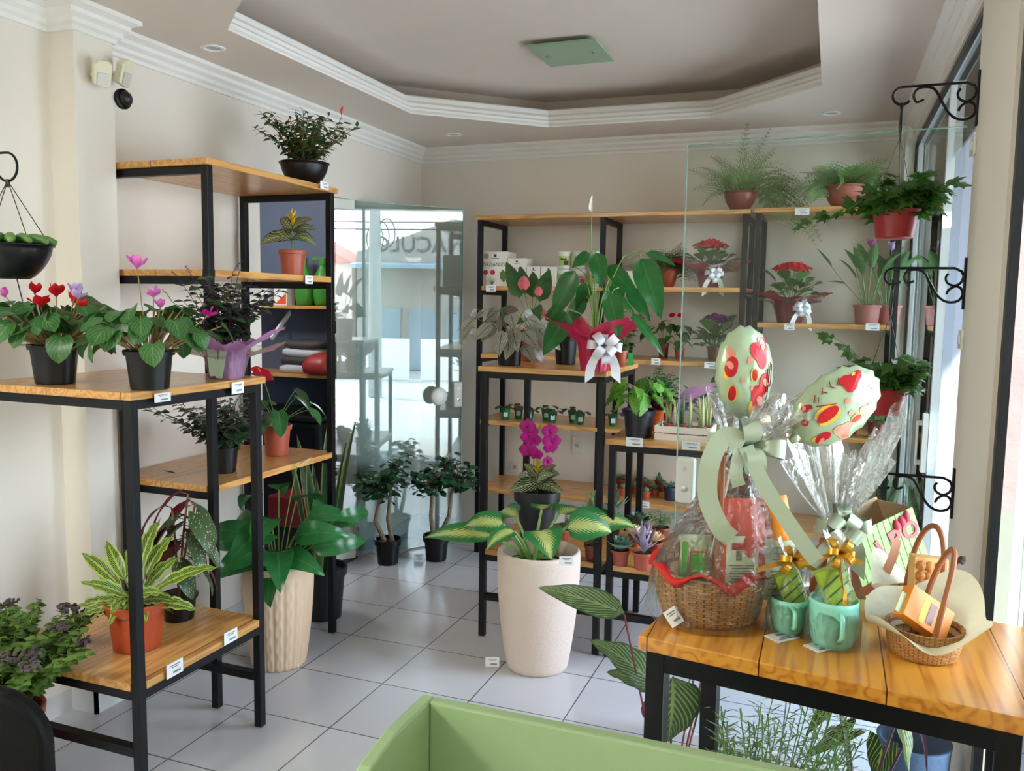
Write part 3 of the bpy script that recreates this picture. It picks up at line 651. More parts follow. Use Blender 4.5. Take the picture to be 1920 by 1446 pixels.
L_LAV = leafmat('lavender_succulent', (140,128,156), (186,172,190), 'edge', amt=.6, tr=.05, rough=.6)
L_SUCC = leafmat('green_succulent', (86,126,66), (140,160,96), 'edge', amt=.5, tr=.1, rough=.5)
L_CREAM = leafmat('cream_succulent', (224,216,190), (236,170,150), 'edge', amt=.6, tr=.1, rough=.6)
L_PALE = leafmat('variegated_pale_leaf', (132,164,120), (214,224,190), 'edge', amt=.9, tr=.2)
L_ALO = leafmat('arrowhead_leaf', (36,58,34), (170,184,90), 'veins', 5, 1.6, .95, rough=.25, under=(70,40,60))
L_ROSE = leafmat('rosemary_leaf', (96,118,78), (140,150,120), 'plain', rough=.6, tr=.15)
L_OREG = leafmat('oregano_leaf', (92,120,54), (130,150,80), 'plain', rough=.6, tr=.35)
L_CYL = leafmat('cylinder_snake_leaf', (196,200,140), (130,150,104), 'cross', 18, 1, .35, rough=.5)
L_CACT = leafmat('cactus_skin', (84,104,66), (160,164,130), 'spots', 14, 1, .6, tr=0, rough=.7)
def leaves(P, lm, m, name='foliage', smooth=True, label=None): return obj(name, lm, m, P, smooth=smooth, label=label)
# gift wrap and bows
def wrapmat(name, c, rough=.25, tr=.3):
    if name in MATS: return MATS[name]
    m, nd, l, b = nt(name); b.inputs['Base Color'].default_value = C4(srgb(*c)); b.inputs['Roughness'].default_value = rough
    tcn = nd.new('ShaderNodeTexCoord'); no = nd.new('ShaderNodeTexNoise'); no.inputs['Scale'].default_value = 22; no.inputs['Detail'].default_value = 3; l.new(tcn.outputs['Object'], no.inputs['Vector'])
    bp = nd.new('ShaderNodeBump'); bp.inputs['Strength'].default_value = .7; bp.inputs['Distance'].default_value = .01; l.new(no.outputs['Fac'], bp.inputs['Height']); l.new(bp.outputs[0], b.inputs['Normal'])
    t = nd.new('ShaderNodeBsdfTranslucent'); t.inputs[0].default_value = C4(srgb(*c)); ms = nd.new('ShaderNodeMixShader'); ms.inputs[0].default_value = tr
    l.new(b.outputs[0], ms.inputs[1]); l.new(t.outputs[0], ms.inputs[2]); l.new(ms.outputs[0], nd['Material Output'].inputs[0]); MATS[name] = m; return m
W_PINK = wrapmat('raspberry_wrap', (206,40,84)); W_LIL = wrapmat('lilac_wrap', (222,162,222), tr=.4); W_PURP = wrapmat('purple_wrap', (150,50,120)); CREAMP = wrapmat('cream_printed_paper', (226,224,196), .7, .25)
R_WHITE = mat('white_satin_ribbon', srgb(226,228,232), .3); R_SAGE = mat('sage_satin_ribbon', srgb(176,190,166), .28, metal=.15); R_GOLD = mat('gold_ribbon', srgb(214,160,50), .25, metal=.5); R_PEACH = mat('peach_ribbon', srgb(242,184,156), .35)
def cello():
    m = bpy.data.materials.new('cellophane'); m.use_nodes = True; n, l = m.node_tree.nodes, m.node_tree.links; n.clear()
    o = n.new('ShaderNodeOutputMaterial'); mx = n.new('ShaderNodeMixShader'); tr = n.new('ShaderNodeBsdfTransparent'); gl = n.new('ShaderNodeBsdfGlossy'); df = n.new('ShaderNodeBsdfTranslucent')
    tr.inputs[0].default_value = (.985,.985,.97,1); gl.inputs['Roughness'].default_value = .24; gl.inputs[0].default_value = (1,1,.97,1); df.inputs[0].default_value = (.95,.93,.86,1)
    tcn = n.new('ShaderNodeTexCoord'); no = n.new('ShaderNodeTexNoise'); no.inputs['Scale'].default_value = 26; no.inputs['Detail'].default_value = 4; no.inputs['Distortion'].default_value = 1.2; l.new(tcn.outputs['Object'], no.inputs['Vector'])
    bp = n.new('ShaderNodeBump'); bp.inputs['Strength'].default_value = 1.0; bp.inputs['Distance'].default_value = .02; l.new(no.outputs['Fac'], bp.inputs['Height'])
    l.new(bp.outputs[0], gl.inputs['Normal']); fr = n.new('ShaderNodeFresnel'); fr.inputs[0].default_value = 1.45; l.new(bp.outputs[0], fr.inputs['Normal'])
    a = n.new('ShaderNodeMath'); a.operation = 'MULTIPLY_ADD'; a.inputs[1].default_value = .8; a.inputs[2].default_value = .012; a.use_clamp = True; l.new(fr.outputs[0], a.inputs[0])
    m2 = n.new('ShaderNodeMixShader'); sm_ = n.new('ShaderNodeMapping'); sm_.inputs['Scale'].default_value = (30,30,5); l.new(tcn.outputs['Object'], sm_.inputs[0]); n3 = n.new('ShaderNodeTexNoise'); n3.inputs['Scale'].default_value = 1.6; n3.inputs['Detail'].default_value = 4; l.new(sm_.outputs[0], n3.inputs['Vector']); mr_ = n.new('ShaderNodeMapRange'); mr_.inputs[1].default_value = .48; mr_.inputs[2].default_value = .72; mr_.inputs[3].default_value = .02; mr_.inputs[4].default_value = .30; l.new(n3.outputs['Fac'], mr_.inputs[0]); l.new(mr_.outputs[0], m2.inputs[0]); l.new(tr.outputs[0], m2.inputs[1]); l.new(df.outputs[0], m2.inputs[2])
    l.new(a.outputs[0], mx.inputs[0]); l.new(m2.outputs[0], mx.inputs[1]); l.new(gl.outputs[0], mx.inputs[2]); l.new(mx.outputs[0], o.inputs[0]); return m
CELLO = cello()
def wrap(P, c, rb, rt, h, flare, m, corners=4, a0=.6, name='gift_wrap', amp=.28, fh=None, seed=0):
    """crinkled paper: hugs the pot up to h, then flares to pointed corners"""
    fh = fh or h*.9; rows = 14; n = 72; mb = MB(); vs = []; uvs = []
    r_ = random.Random(seed); ph = [r_.uniform(0, 6) for _ in range(4)]
    for i in range(rows+1):
        t = i/rows
        for k in range(n):
            a = 2*PI*k/n; cr_ = .03*math.sin(19*a+ph[0])+.02*math.sin(31*a+ph[1])
            if t < .5: q = t/.5; r = (rb+(rt-rb)*q)*(1.04+cr_*(.6+q)); z = h*q
            else:
                q = (t-.5)/.5; co = .5+.5*math.cos(corners*(a-a0)); co = co**1.6
                r = rt*(1.04+cr_*2)+(flare-rt)*q*(.45+.55*co)+rt*amp*q*math.sin(7*a+ph[2])*.25; z = h+fh*q*(.35+.65*co)*(1-.25*q)+fh*.08*q*math.sin(9*a+ph[3])
            vs.append(c+Vector((r*math.cos(a), r*math.sin(a), z))); uvs.append((k/n, t))
    fs = [(i*n+k, i*n+(k+1) % n, (i+1)*n+(k+1) % n, (i+1)*n+k) for i in range(rows) for k in range(n)]
    mb.add(vs, fs, uvs); return obj(name, mb, m, P, smooth=True)
def strip(mb, pts, w, nrm=None, tw=0):
    vs = []; n = len(pts)
    for i, p in enumerate(pts):
        d = (pts[min(i+1, n-1)]-pts[max(0, i-1)]).normalized(); s = d.cross(nrm) if nrm else d.cross(ZV)
        s = s.normalized() if s.length > 1e-4 else Vector((1,0,0))
        if tw: s = Matrix.Rotation(tw*i/n, 3, d) @ s
        vs += [p-s*w/2, p+s*w/2]
    mb.add(vs, [(2*i, 2*i+1, 2*i+3, 2*i+2) for i in range(n-1)], [(j, i/(n-1)) for i in range(n) for j in (0, 1)])
def bow(P, c, face, R_, w, m, loops=8, tails=2, tl=.1, seed=1, name='bow', flatn=False):
    """a pull bow seen from direction face"""
    r_ = random.Random(seed); f = face.normalized(); ex = f.cross(ZV).normalized()*-1; ey = f.cross(ex); ey = ey if ey.z > 0 else -ey; mb = MB()
    for k in range(loops):
        a = 2*PI*k/loops+r_.uniform(-.2,.2); tilt = .35+.5*(k % 2); e = (ex*math.cos(a)+ey*math.sin(a)*.8)*math.cos(tilt)+f*math.sin(tilt); e.normalize()
        s = (ex*-math.sin(a)+ey*math.cos(a)); up_ = e.cross(s).normalized(); R2 = R_*r_.uniform(.8,1.1); pts = []
        for j in range(13):
            t = j/12; q = math.sin(PI*t); pts.append(c+e*R2*q**.8+up_*R2*.42*math.sin(2*PI*t)*.75)
        vs = []
        for j, p in enumerate(pts): ww = w*(.35+.65*math.sin(PI*j/12)**.6); vs += [p-s*ww/2, p+s*ww/2]
        mb.add(vs, [(2*i, 2*i+1, 2*i+3, 2*i+2) for i in range(12)], [(j, i/12) for i in range(13) for j in (0, 1)])
    for k in range(tails):
        sg = -1 if k % 2 == 0 else 1; e = ex*sg*(.38+.15*(k//2)) - ZV; pts = []
        for j in range(9): t = j/8; pts.append(c+e*tl*t+f*(.012+.01*math.sin(5*t+k))+ex*sg*.02*math.sin(3*t))
        s = ex; vs = []
        for j, p in enumerate(pts): vs += [p-s*w*.5, p+s*w*.5]
        vs[-2] -= ZV*w*.5 if sg < 0 else -ZV*w*.3; vs[-1] -= ZV*w*.5 if sg > 0 else -ZV*w*.3
        mb.add(vs, [(2*i, 2*i+1, 2*i+3, 2*i+2) for i in range(8)], [(j, i/8) for i in range(9) for j in (0, 1)])
    return obj(name, mb, m, P, smooth=True)
def textm(name, s, size, origin, ex, ey, m, parent, ext=.0005, align='CENTER', bold=0, **k):
    cu = bpy.data.curves.new('lettering', 'FONT'); cu.body = s; cu.size = size; cu.extrude = ext; cu.align_x = align; cu.align_y = 'CENTER'; cu.resolution_u = 3; cu.offset = size*bold
    o = bpy.data.objects.new('lettering', cu); me = bpy.data.meshes.new_from_object(o); bpy.data.objects.remove(o)
    en = ex.cross(ey); og = ORG[parent.name]
    for v in me.vertices: v.co = origin+ex*v.co.x+ey*v.co.y+en*v.co.z-og
    me.materials.append(m); o = bpy.data.objects.new(name, me); COL.objects.link(o); ORG[o.name] = og; o.parent = parent
    for a, b in k.items(): o[a] = b
    return o
INK = mat('dark_print', srgb(50,52,50), .6); PAPER = mat('white_card', srgb(236,238,240), .5)
def tagcard(c, n_, w, h, label, tilt=0, ex=None):
    """price card: paper in a clear holder with printed lines"""
    f = n_.normalized(); ex = (ex or f.cross(ZV)*-1).normalized(); ey = (f.cross(ex)); ey = ey if ey.z > 0 else -ey
    o = thing('price_tag', label, 'price tag', c, 'price tags')
    cd_ = obj('card', MB().obox(c, ex*w/2, ey*h/2, f*.0008), PAPER, o)
    p = MB()
    for y, x0, x1, t in ((.28,-.3,.32,.035), (.14,-.2,.22,.03), (-.22,-.12,.34,.075)):
        p.obox(c+ey*h*y+ex*w*(x0+x1)/2+f*.0012, ex*w*(x1-x0)/2, ey*h*t, f*.0003)
    obj('printed_lines', p, INK2, cd_)
    return o
INK2 = mat('grey_print', srgb(130,134,140), .7)
# ================================================================ ACROSS THE STREET (seen in the door glass)
XS = 36
def street():
    R_ = thing('building', 'pale gabled hall across the street lettered TABERNACULO, mirrored in the glass door', 'building', (XS*T, -3*T, 0))
    g = [(-7.5,0),(2.5,0),(2.5,7.6),(-1.2,8.75),(-2.0,8.8),(-6.2,7.2),(-7.5,6.9)]
    obj('facade', MB().prism([(y*T, z*T) for y, z in g], 0, 8*T, ((XS*T,0,0), (0,1,0), (0,0,1), (1,0,0))), mat('beige_render', srgb(150,142,132), .8), R_)
    obj('awning', MB().obox(((XS-1)*T, -2.5*T, 6.1*T), (1.1*T,0,.12*T), (0,5*T,0), (0,0,.1*T)), mat('grey_blue_metal_roof', srgb(120,140,152), .5), R_)
    m = MB()
    for k in range(4): tb(XS-.15, -6.6+k*2.2, -.0, XS-.02, -4.9+k*2.2, 3.6, m)
    obj('shutter', m, mat('slate_shutter', srgb(120,138,150), .5), R_)
    textm('lettering', 'TABERNACULO', 1.3*T, Vector((XS*T-.01, -2.0*T, 7.3*T)), Vector((0,-1,0)), Vector((0,.0,1)), mat('grey_sign_letters', srgb(58,62,72), .6), R_, .02)
    R2 = thing('house', 'low house with a red tiled roof across the street beside the hall', 'house', (XS*T, -11*T, 0))
    obj('wall', MB().box((XS*T, -15*T, 0), ((XS+8)*T, -7.8*T, 6.2*T)), mat('cream_render', srgb(220,206,186), .8), R2)
    obj('roof', MB().prism([(-15.3*T, 6.2*T), (-7.6*T, 6.2*T), (-11.4*T, 8.3*T)], -.6*T, 8.5*T, ((XS*T,0,0), (0,1,0), (0,0,1), (1,0,0))), mat('red_roof_tiles', srgb(176,92,74), .8, bump=1, bscale=30), R2)
    R3 = thing('building', 'long grey wall building further along the street beyond the hall', 'building', (XS*T, 8*T, 0))
    obj('wall', MB().box(((XS+1)*T, 2.8*T, 0), ((XS+8)*T, 22*T, 6.6*T)), mat('grey_render', srgb(188,192,190), .8), R3)
    R4 = thing('utility_pole', 'concrete utility pole with looped cables on the pavement outside', 'utility pole', (22*T, -3.6*T, 0))
    obj('pole', MB().tube([(22*T, -3.6*T, 0), (22*T, -3.6*T, 9*T)], [.12, .09], 12), mat('concrete', srgb(150,148,142), .9), R4)
    m = MB()
    for k in range(3): m.tube([(22*T, (-3.6+.35*math.cos(a*PI/8))*T+.1*k, (6.6+.6*math.sin(a*PI/8))*T+.05*k) for a in range(17)], .012, 5)
    m.tube([(22*T, -30*T, 7.3*T), (22*T, -3.6*T, 7.0*T), (22*T, 30*T, 7.3*T)], .012, 5); m.tube([(22*T, -30*T, 7.6*T), (22*T, -3.6*T, 7.3*T), (22*T, 30*T, 7.6*T)], .01, 5)
    obj('cable', m, mat('black_cable', srgb(30,30,32), .6), R4)
    R5 = thing('garden_wall', 'low white wall with gate panels on the far side of the street', 'wall', (30*T, 0, 0))
    m = MB()
    for k in range(7): tb(29.8, -13+k*3.4, 0, 30, -10.2+k*3.4, 2.1, m)
    obj('wall_panel', m, mat('white_render', srgb(232,230,224), .8), R5)
    # beside the window at the right edge of the view
    a = thing('stone_wall', 'pinkish stone fin wall outside the window', 'wall', (8.9*T, -3.2*T, 0)); x0, x1 = 7.29, 10.4
    obj('stonework', tb(x0, -3.35, 2.5, x1, -3.12, 4.9), mat('pink_stone', srgb(78,60,58), .9, bump=1, bscale=14, var=.25, vscale=9), a)
    obj('plinth', tb(x0, -3.35, 0, x1, -3.12, 2.5), mat('mossy_plinth', srgb(60,64,56), .9, var=.25, vscale=4), a)
    obj('upper_panel', tb(x0, -3.35, 4.9, x1, -3.12, 6.4), mat('grey_green_panel', srgb(62,70,62), .8, var=.2, vscale=3), a)
street()
# ================================================================ PLANTS, LEFT SIDE
def PX(P, n): return n*mpp(P)
S_T, S_2, S_3 = 5.31, 4.29, 2.23            # tall rack surfaces
def bits(): return MB(), MB(), MB()
# red-flowered bush in a black bowl on top of the tall rack
c = place('x', .52, 571, S_T); k = mpp(c); o = thing('potted_shrub', 'bushy plant with slim red flowers in a black bowl on top of the tall rack', 'potted plant', c)
q = bowl(o, c, 44*k, 44*k, BLACKP); lm, sm, fm = bits()
e = bush(lm, sm, q, 34, 108*k, 92*k, 20*k, 7.5*k, 'lance', 15, .0022, .8, .5, 3, .15, .7, .05, pairs=True)
for i in (3, 9, 14, 22, 27):
    p = e[i][0]; fm = MB(); leaf(fm, p, az(RA+.3, .9), 17*k, 7*k, 'lance', -.2, .6, 0, 4); obj('flower', fm, RED, o)
fm = MB()
p = c+RI*70*k+ZV*128*k; sm.tube([q+RI*30*k, p], .0015, 4); leaf(fm, p, Vector((.2,0,1)), 20*k, 8*k, 'obov', 0, .7, 0, 4)
leaves(o, lm, leafmat('shrub_leaf', (58,88,42), (96,130,70), 'veins', 6, .8, .4)); obj('stems', sm, STEMR, o); obj('flower', fm, RED, o)
# zebra plant on the second shelf
def aphelandra(c, k, lab, m=TERRA, rt=26, rb=20, h=47, scale=1.0, pott=True, o=None, q=None):
    if o is None: o = thing('zebra_plant', lab, 'potted plant', c)
    if pott: q = pot(o, c, rt*k, rb*k, h*k, m)
    lm, sm, fm = bits(); sm.tube([q, q+ZV*50*k*scale], [.005, .004], 6)
    for i, (a, el, L, z) in enumerate([(0,.25,50,40),(2.9,.15,52,36),(-.9,-.1,56,30),(-2.2,-.15,60,30),(1.2,.5,44,42),(2.0,.3,44,38),(-.4,.5,42,46),(-2.8,.55,38,44),(-1.5,.3,45,36)]):
        leaf(lm, q+ZV*z*k*scale, az(RA+a, el+.4), L*k*scale*1.12, L*k*.56*scale, 'ovate', 1.3, .12, .02, 8, U(-.2,.2), face=.7)
    top = q+ZV*52*k*scale
    for i in range(22): leaf(fm, top+ZV*U(-2,14)*k, az(i*2.4, U(.4,1.3)), U(12,20)*k*scale, 5*k*scale, 'lance', -.5, .5, 0, 4)
    leaves(o, lm, L_APH); obj('stem', sm, STEM, o); obj('flower_spike', fm, YEL, o, smooth=True); return o
c = place('x', .55, 549, S_2); aphelandra(c, mpp(c), 'zebra plant with yellow bracts in a terracotta pot on the tall rack\'s second shelf')
# dark plectranthus, third shelf
def plectranthus(c, k, lab, m, rt, rb, h, Hh, R, off=0, n=26, o=None, q=None):
    if o is None: o = thing('plectranthus', lab, 'potted plant', c)
    if q is None: q = pot(o, c, rt*k, rb*k, h*k, m)
    lm, sm, fm = bits(); q2 = q+RI*off*k
    e = bush(lm, sm, q, n, Hh*k, R*k, 24*k, 19*k, 'ovate', 10, .0016, 1.0, .5, 3, .2, .35, .03, pairs=True)
    for p, a in e[::5]:
        tip = p+az(a, .9)*28*k; sm.tube([p, (p+tip)/2+ZV*4*k, tip], .001, 4)
        for j in range(7): x = p.lerp(tip, j/7+.1); leaf(fm, x, az(j*2.2, .5), 6*k, 3*k, 'lance', .2, .3, 0, 2, 0, 1)
    leaves(o, lm, L_PLEC); obj('stems', sm, STEMP, o); obj('flower_spikes', fm, petalm('violet_flowers', (110,80,140)), o); return o
c = onz(416, 888, S_3, .03); plectranthus(c, mpp(c), 'dark purple-leaved plectranthus in a black pot on the tall rack\'s low shelf', BLACKP, 28, 21, 50, 105, 118)
# anthurium with one red spathe, third shelf
c = onz(514, 857, S_3, .05); k = mpp(c); o = thing('anthurium', 'green anthurium with one red spathe in a terracotta pot, right end of the tall rack', 'potted plant', c)
q = pot(o, c, 27*k, 20*k, 58*k, TERRA); lm, sm, fm = bits()
for a, el, pl_, L in ((0,1.3,70,52),(2.6,1.3,58,60),(1.0,1.25,85,48),(-2.0,1.2,30,48),(-1.2,1.1,48,56),(3.4,1.3,90,42),(.2,.9,80,44),(-.5,.75,95,36),(3.0,1.0,40,50)):
    pts = bend(q, az(RA+a, el), pl_*k, .5, 6); sm.tube([x for x, _ in pts], .0018, 5); leaf(lm, pts[-1][0], az(RA+a, -.5), L*k, L*.62*k, 'heart', .7, .12, 0, 8)
pts = bend(q, az(RA+PI, 1.42), 108*k, .2, 6); sm.tube([x for x, _ in pts], .0018, 5); leaf(fm, pts[-1][0]-RI*14*k, az(RA, -.15), 44*k, 34*k, 'heart', .4, .2, .05, 8, -.9)
sp = MB().tube([pts[-1][0], pts[-1][0]+az(CA,.5)*18*k], [.0028, .0012], 6)
leaves(o, lm, leafmat('anthurium_leaf', (38,92,46), (110,150,90), 'veins', 6, 1.3, .45, rough=.2)); obj('stems', sm, STEM, o); obj('spathe', fm, CRIM, o, smooth=True); obj('spadix', sp, YEL, o)
# cyclamens on the waist-high stand
def cyclamen(c, k, lab, fl, seed, skew=0, rt=45, rb=34, h=74):
    rnd.seed(seed); o = thing('cyclamen', lab, 'potted plant', c, None); q = pot(o, c, rt*k, rb*k, h*k, BLACKP, rim=.14); lm, sm, fm = bits()
    for i in range(62):
        a = i*2.4+U(-.2,.2); t = (i+.5)/62; el = .5+.95*t; L = U(78,124)*k*(1.0-.22*t); pts = bend(q+az(a,0)*U(.1,.5)*rt*k, az(a, el), L, U(.1,.6), 5)
        sm.tube([x for x, _ in pts], .0022, 5, cap=False); p, d = pts[-1]; Lf = U(34,52)*k
        leaf(lm, p, (az(a+U(-.5,.5), U(-.9,.15))), Lf, Lf*1.02, 'heart', U(.3,1.1), .12, .05, 5, U(-.6,.6), 2, 7)
    for i in range(26):
        a = U(0, 6.3); pts = bend(q+az(a,0)*U(.1,.8)*rt*k*.8, az(a, U(.2,1.1)), U(28,60)*k, .2, 4); sm.tube([x for x, _ in pts], .002, 5, cap=False)
    fl_parts = []
    for dx, dy, cm, s in fl:
        p = c+RI*dx*k+ZV*dy*k+FWD*U(-.05,.05); b = q+RI*dx*.3*k; mid = (b+p)/2+ZV*6*k; sm.tube([b, mid, p+ZV*5*k, p], .0018, 5)
        g = MB(); fl_parts.append((cm, g))
        for j in range(5):
            a = j*1.257+U(0,.4); leaf(g, p, az(a, U(.5,1.2)), 26*k*s, 16*k*s, 'obov', U(-.9,.2), .25, .12, 6, U(-.4,.4), 2, 6)
    leaves(o, lm, L_CYC); obj('stems', sm, leafmat('brown_leaf_stalk', (142,118,76), tr=.05), o)
    for cm, g in fl_parts: obj('flower', g, cm, o, smooth=True)
    return o
c = onz(88, 722, 3.32, .05); cyclamen(c, mpp(c), 'red-flowered cyclamen in a black pot on the waist-high stand', [(-40,165,RED,1),(12,160,RED,1.1),(-32,140,RED,1.15),(36,150,RED,1),(46,138,RED,.9),(52,163,LILACF,1),(62,157,LILACF,.9),(-88,160,PINK,.8),(68,85,RED,.6)], 11)
c = onz(268, 733, 3.32, .05); cyclamen(c, mpp(c), 'pink-flowered cyclamen in a black pot at the front corner of the waist-high stand', [(-8,222,PINK,1.15),(24,170,PINK,.9),(14,150,PINK,.8),(104,134,MAG,.9),(-40,120,MAG,.5)], 12)
rnd.seed(20)
# plectranthus gift wrapped in lilac
c = onz(416, 712, 3.32, .05); k = mpp(c); o = thing('wrapped_plectranthus', 'dark-leaved plant wrapped in lilac paper and cellophane behind the pink cyclamen', 'potted plant', c)
q = pot(o, c, 30*k, 24*k, 62*k, BLACKP); plectranthus(c, k, '', None, 0, 0, 0, 150, 96, o=o, q=q, n=30)
wrap(o, c, 27*k, 34*k, 52*k, 108*k, W_LIL, 3, RA+.1, fh=62*k, seed=4); wrap(o, c, 29*k, 37*k, 40*k, 110*k, CELLO, 5, RA-.7, fh=34*k, seed=9, name='cellophane')
m = MB(); strip(m, [c+az(CA, 0)*39*k+ZV*z*k-RI*(8+.1*z)*k for z in (8,25,45,60,75)], 18*k, az(CA,0)); strip(m, [c+az(CA, 0)*39*k+ZV*z*k-RI*(2-.18*z)*k for z in (4,20,40,55,62)], 13*k, az(CA,0)); obj('ribbon', m, R_SAGE, o, smooth=True)
# rattlesnake calathea and spotted begonia, low shelf
c = onz(240, 1227, 1.06, .07); k = mpp(c); o = thing('rattlesnake_plant', 'rattlesnake calathea with wavy striped leaves in a terracotta pot on the low shelf', 'potted plant', c)
q = pot(o, c, 55*k, 42*k, 90*k, mat('bright_terracotta_plastic', srgb(176,74,40), .35, var=.06), rim=.2); lm, sm, fm = bits()
for a, el, pl_, L in ((PI,.95,40,120),(2.8,.55,34,112),(3.4,.35,26,88),(-2.6,.3,20,84),(.25,.75,36,130),(-.15,.3,24,92),(1.5,1.35,60,120),(1.0,1.25,50,104),(2.2,1.3,44,100),(-1.57,.7,24,80),(-1.0,.8,26,84),(-2.1,.9,30,84),(.6,1.1,30,92),(-.6,.6,20,74),(2.5,1.2,38,84),(-1.4,1.3,34,60),(3.0,1.2,50,96)):
    pts = bend(q, az(RA+a, el), pl_*k, .1, 4); sm.tube([x for x, _ in pts], .0022, 5); leaf(lm, pts[-1][0], pts[-1][1], L*k*1.04, 27*k, 'lance', 1.0, .2, .13, 12, 0, 2, 26, face=.9)
for i in range(26): leaf(lm, q+az(i*2.4,0)*U(0,30)*k, az(i*2.4, U(.1,.9)), U(40,66)*k, 21*k, 'lance', 1.1, .3, .1, 8, 0, 2, 20)
leaves(o, lm, L_CALR); obj('stems', sm, STEM, o)
c = Vector((.72*T, -4.52*T, 1.06*T)); k = mpp(c); o = thing('spotted_begonia', 'tall spotted begonia with drooping angel-wing leaves behind the rattlesnake calathea', 'potted plant', c)
q = pot(o, c, 34*k, 26*k, 48*k, BLACKP); lm, sm, fm = bits()
for a, h_ in ((1.4,190),(.8,175),(2.2,165)):
    pts = bend(q, az(RA+a, 1.45), h_*k, .15, 8); sm.tube([x for x, _ in pts], .004, 6)
    for j in (3,4,5,6,7,8):
        p = pts[j][0]; aa = RA+(0 if j % 2 else PI)+U(-.9,.9); r_ = bend(p, az(aa, .6), 16*k, .4, 3); sm.tube([x for x, _ in r_], .002, 4); leaf(lm, r_[-1][0], az(aa, -.5), 92*k*U(.8,1.1), 40*k, 'heart', .9, .12, .03, 8, U(-.3,.3))
leaves(o, lm, L_BEGM); obj('stems', sm, STEMR, o)
# flowering oregano by the chair
c = at('z', .45, 0, 1410); c = Vector((c.x, c.y, .12)); k = mpp(c+ZV*.4); o = thing('flowering_oregano', 'loose green oregano with dusty purple flower heads behind the black chair', 'potted plant', c)
q = pot(o, c, .13, .10, .20, TERRA); lm, sm, fm = bits(); tgt = at('y', c.y/T, 66, 1225); tilt = RI*0
e = bush(lm, sm, q, 70, (tgt.z-q.z)+66*k, 170*k, 24*k, 21*k, 'ovate', 34, .003, .9, .4, 3, .3, .5, .08, pairs=True)
for p, a in e[20::3]:
    fm = MB()
    for j in range(26): x = p+Vector((U(-1,1),U(-1,1),U(-.3,.6)))*15*k; fm.obox(x, Vector((2.3*k,0,0)), Vector((0,2.3*k,0)), Vector((.5*k,0,2.3*k)))
    obj('flower_head', fm, mat('dusty_purple_flower_heads', srgb(92,74,80), .9), o)
leaves(o, lm, L_OREG); obj('stems', sm, leafmat('lime_stem', (140,160,70), tr=.1), o)
obj('pot_stand', MB().lathe([(.11,-.12*1),(.12,-.11),(.11,-.004),(0,-.003)], c, 24), BLACKP, o)
# hanging bowl on the left wall with its bracket
def bracket(name, lab, root, ext, ez, L, s=1.0):
    """scrolled iron bracket: root = wall point, ext = direction out of the wall"""
    o = thing(name, lab, 'bracket', root, 'scrolled iron plant brackets'); x = lambda a, b: root+ext*a*L+ZV*b*L
    obj('back_bar', MB().obox(root+ext*.004+ZV*(-.2*L), ext*.0035, ext.cross(ZV)*.008, ZV*.34*L), STEEL, o, bevel=.002)
    arm = [x(.03,-.03), x(.12,0), x(.5,0), x(.8,.0), x(.92,-.02)]+[x(.93+.085*math.sin(t)-.0, -.105+.09*math.cos(t)) for t in [PI*j/10 for j in range(0, 15)]]
    arm = [x(.03,-.1), x(.06,-.04), x(.14,0), x(.45,0), x(.85,0)]+[x(.87+.11*math.sin(t), -.11+.11*math.cos(t)) for t in [.2+.32*j for j in range(13)]]
    obj('arm', MB().tube(arm, .0042*s, 8), STEEL, o)
    sc = [x(.63+.08*math.cos(t)*(1-.035*(t-1)), -.12-.08*math.sin(t)*(1-.035*(t-1))) for t in [4.6-.34*j for j in range(14)]]
    S_ = [x(.62,-.17), x(.70,-.20), x(.74,-.12), x(.70,-.04), x(.60,-.02), x(.50,-.06), x(.42,-.2), x(.34,-.34), x(.26,-.42), x(.16,-.45), x(.07,-.42), x(.03,-.34), x(.06,-.26), x(.13,-.24), x(.20,-.29), x(.22,-.34)]
    def smooth(P_, n=4):
        out = []
        for i in range(len(P_)-1):
            p0, p1, p2, p3 = P_[max(0,i-1)], P_[i], P_[i+1], P_[min(len(P_)-1,i+2)]
            for j in range(n): t = j/n; out.append(.5*((2*p1)+(p2-p0)*t+(2*p0-5*p1+4*p2-p3)*t*t+(3*p1-p0-3*p2+p3)*t**3))
        return out+[P_[-1]]
    obj('scroll', MB().tube(smooth(S_), .004*s, 7), STEEL, o); obj('scroll', MB().tube(smooth([x(.03,-.10), x(.06,-.19), x(.14,-.23), x(.22,-.19), x(.24,-.12), x(.21,-.07)]), .004*s, 7), STEEL, o)
    return x(.87, -.215)
lw = at('x', .30, 14, 330); root = Vector((XL*T, lw.y, lw.z+.07)); L_ = (lw.x-XL*T)/.87
hk = bracket('wall_bracket', 'scrolled black bracket on the wall holding the black hanging bowl', root, Vector((1,0,0)), 0, L_, .9)
c = at('x', .30, 22, 523); c = Vector((hk.x, hk.y, c.z)); k = mpp(c); o = thing('hanging_bowl', 'black hanging bowl of thick trailing succulents', 'hanging plant', c)
q = bowl(o, c, 70*k, 64*k, BLACKP); lm, sm, fm = bits()
m = MB()
for a in (RA+.4, RA+PI, CA, CA+PI): m.tube([hk, c+az(a,0)*68*k+ZV*60*k], .0014, 5)
m.tube([hk+ZV*.004, hk-ZV*.02], .006, 8); obj('hanger', m, BLACKP, o)
for i in range(14):
    a = i*.45+RA-.6; pts = bend(q+az(a,0)*U(5,20)*k+ZV*4*k, az(a, .8), 66*k, 1.2, 8); lm.tube([x for x, _ in pts], [(5+5*math.sin(PI*j/8))*k for j in range(9)], 8)
leaves(o, lm, L_SUCC)
h2 = MB(); h2.tube([c+RI*18*k-FWD*.05, c+RI*22*k+ZV*8*k-FWD*.05, c+RI*27*k-FWD*.05, c+RI*36*k-ZV*42*k-FWD*.05], .0018, 6); obj('lower_hook', h2, STEEL, o)
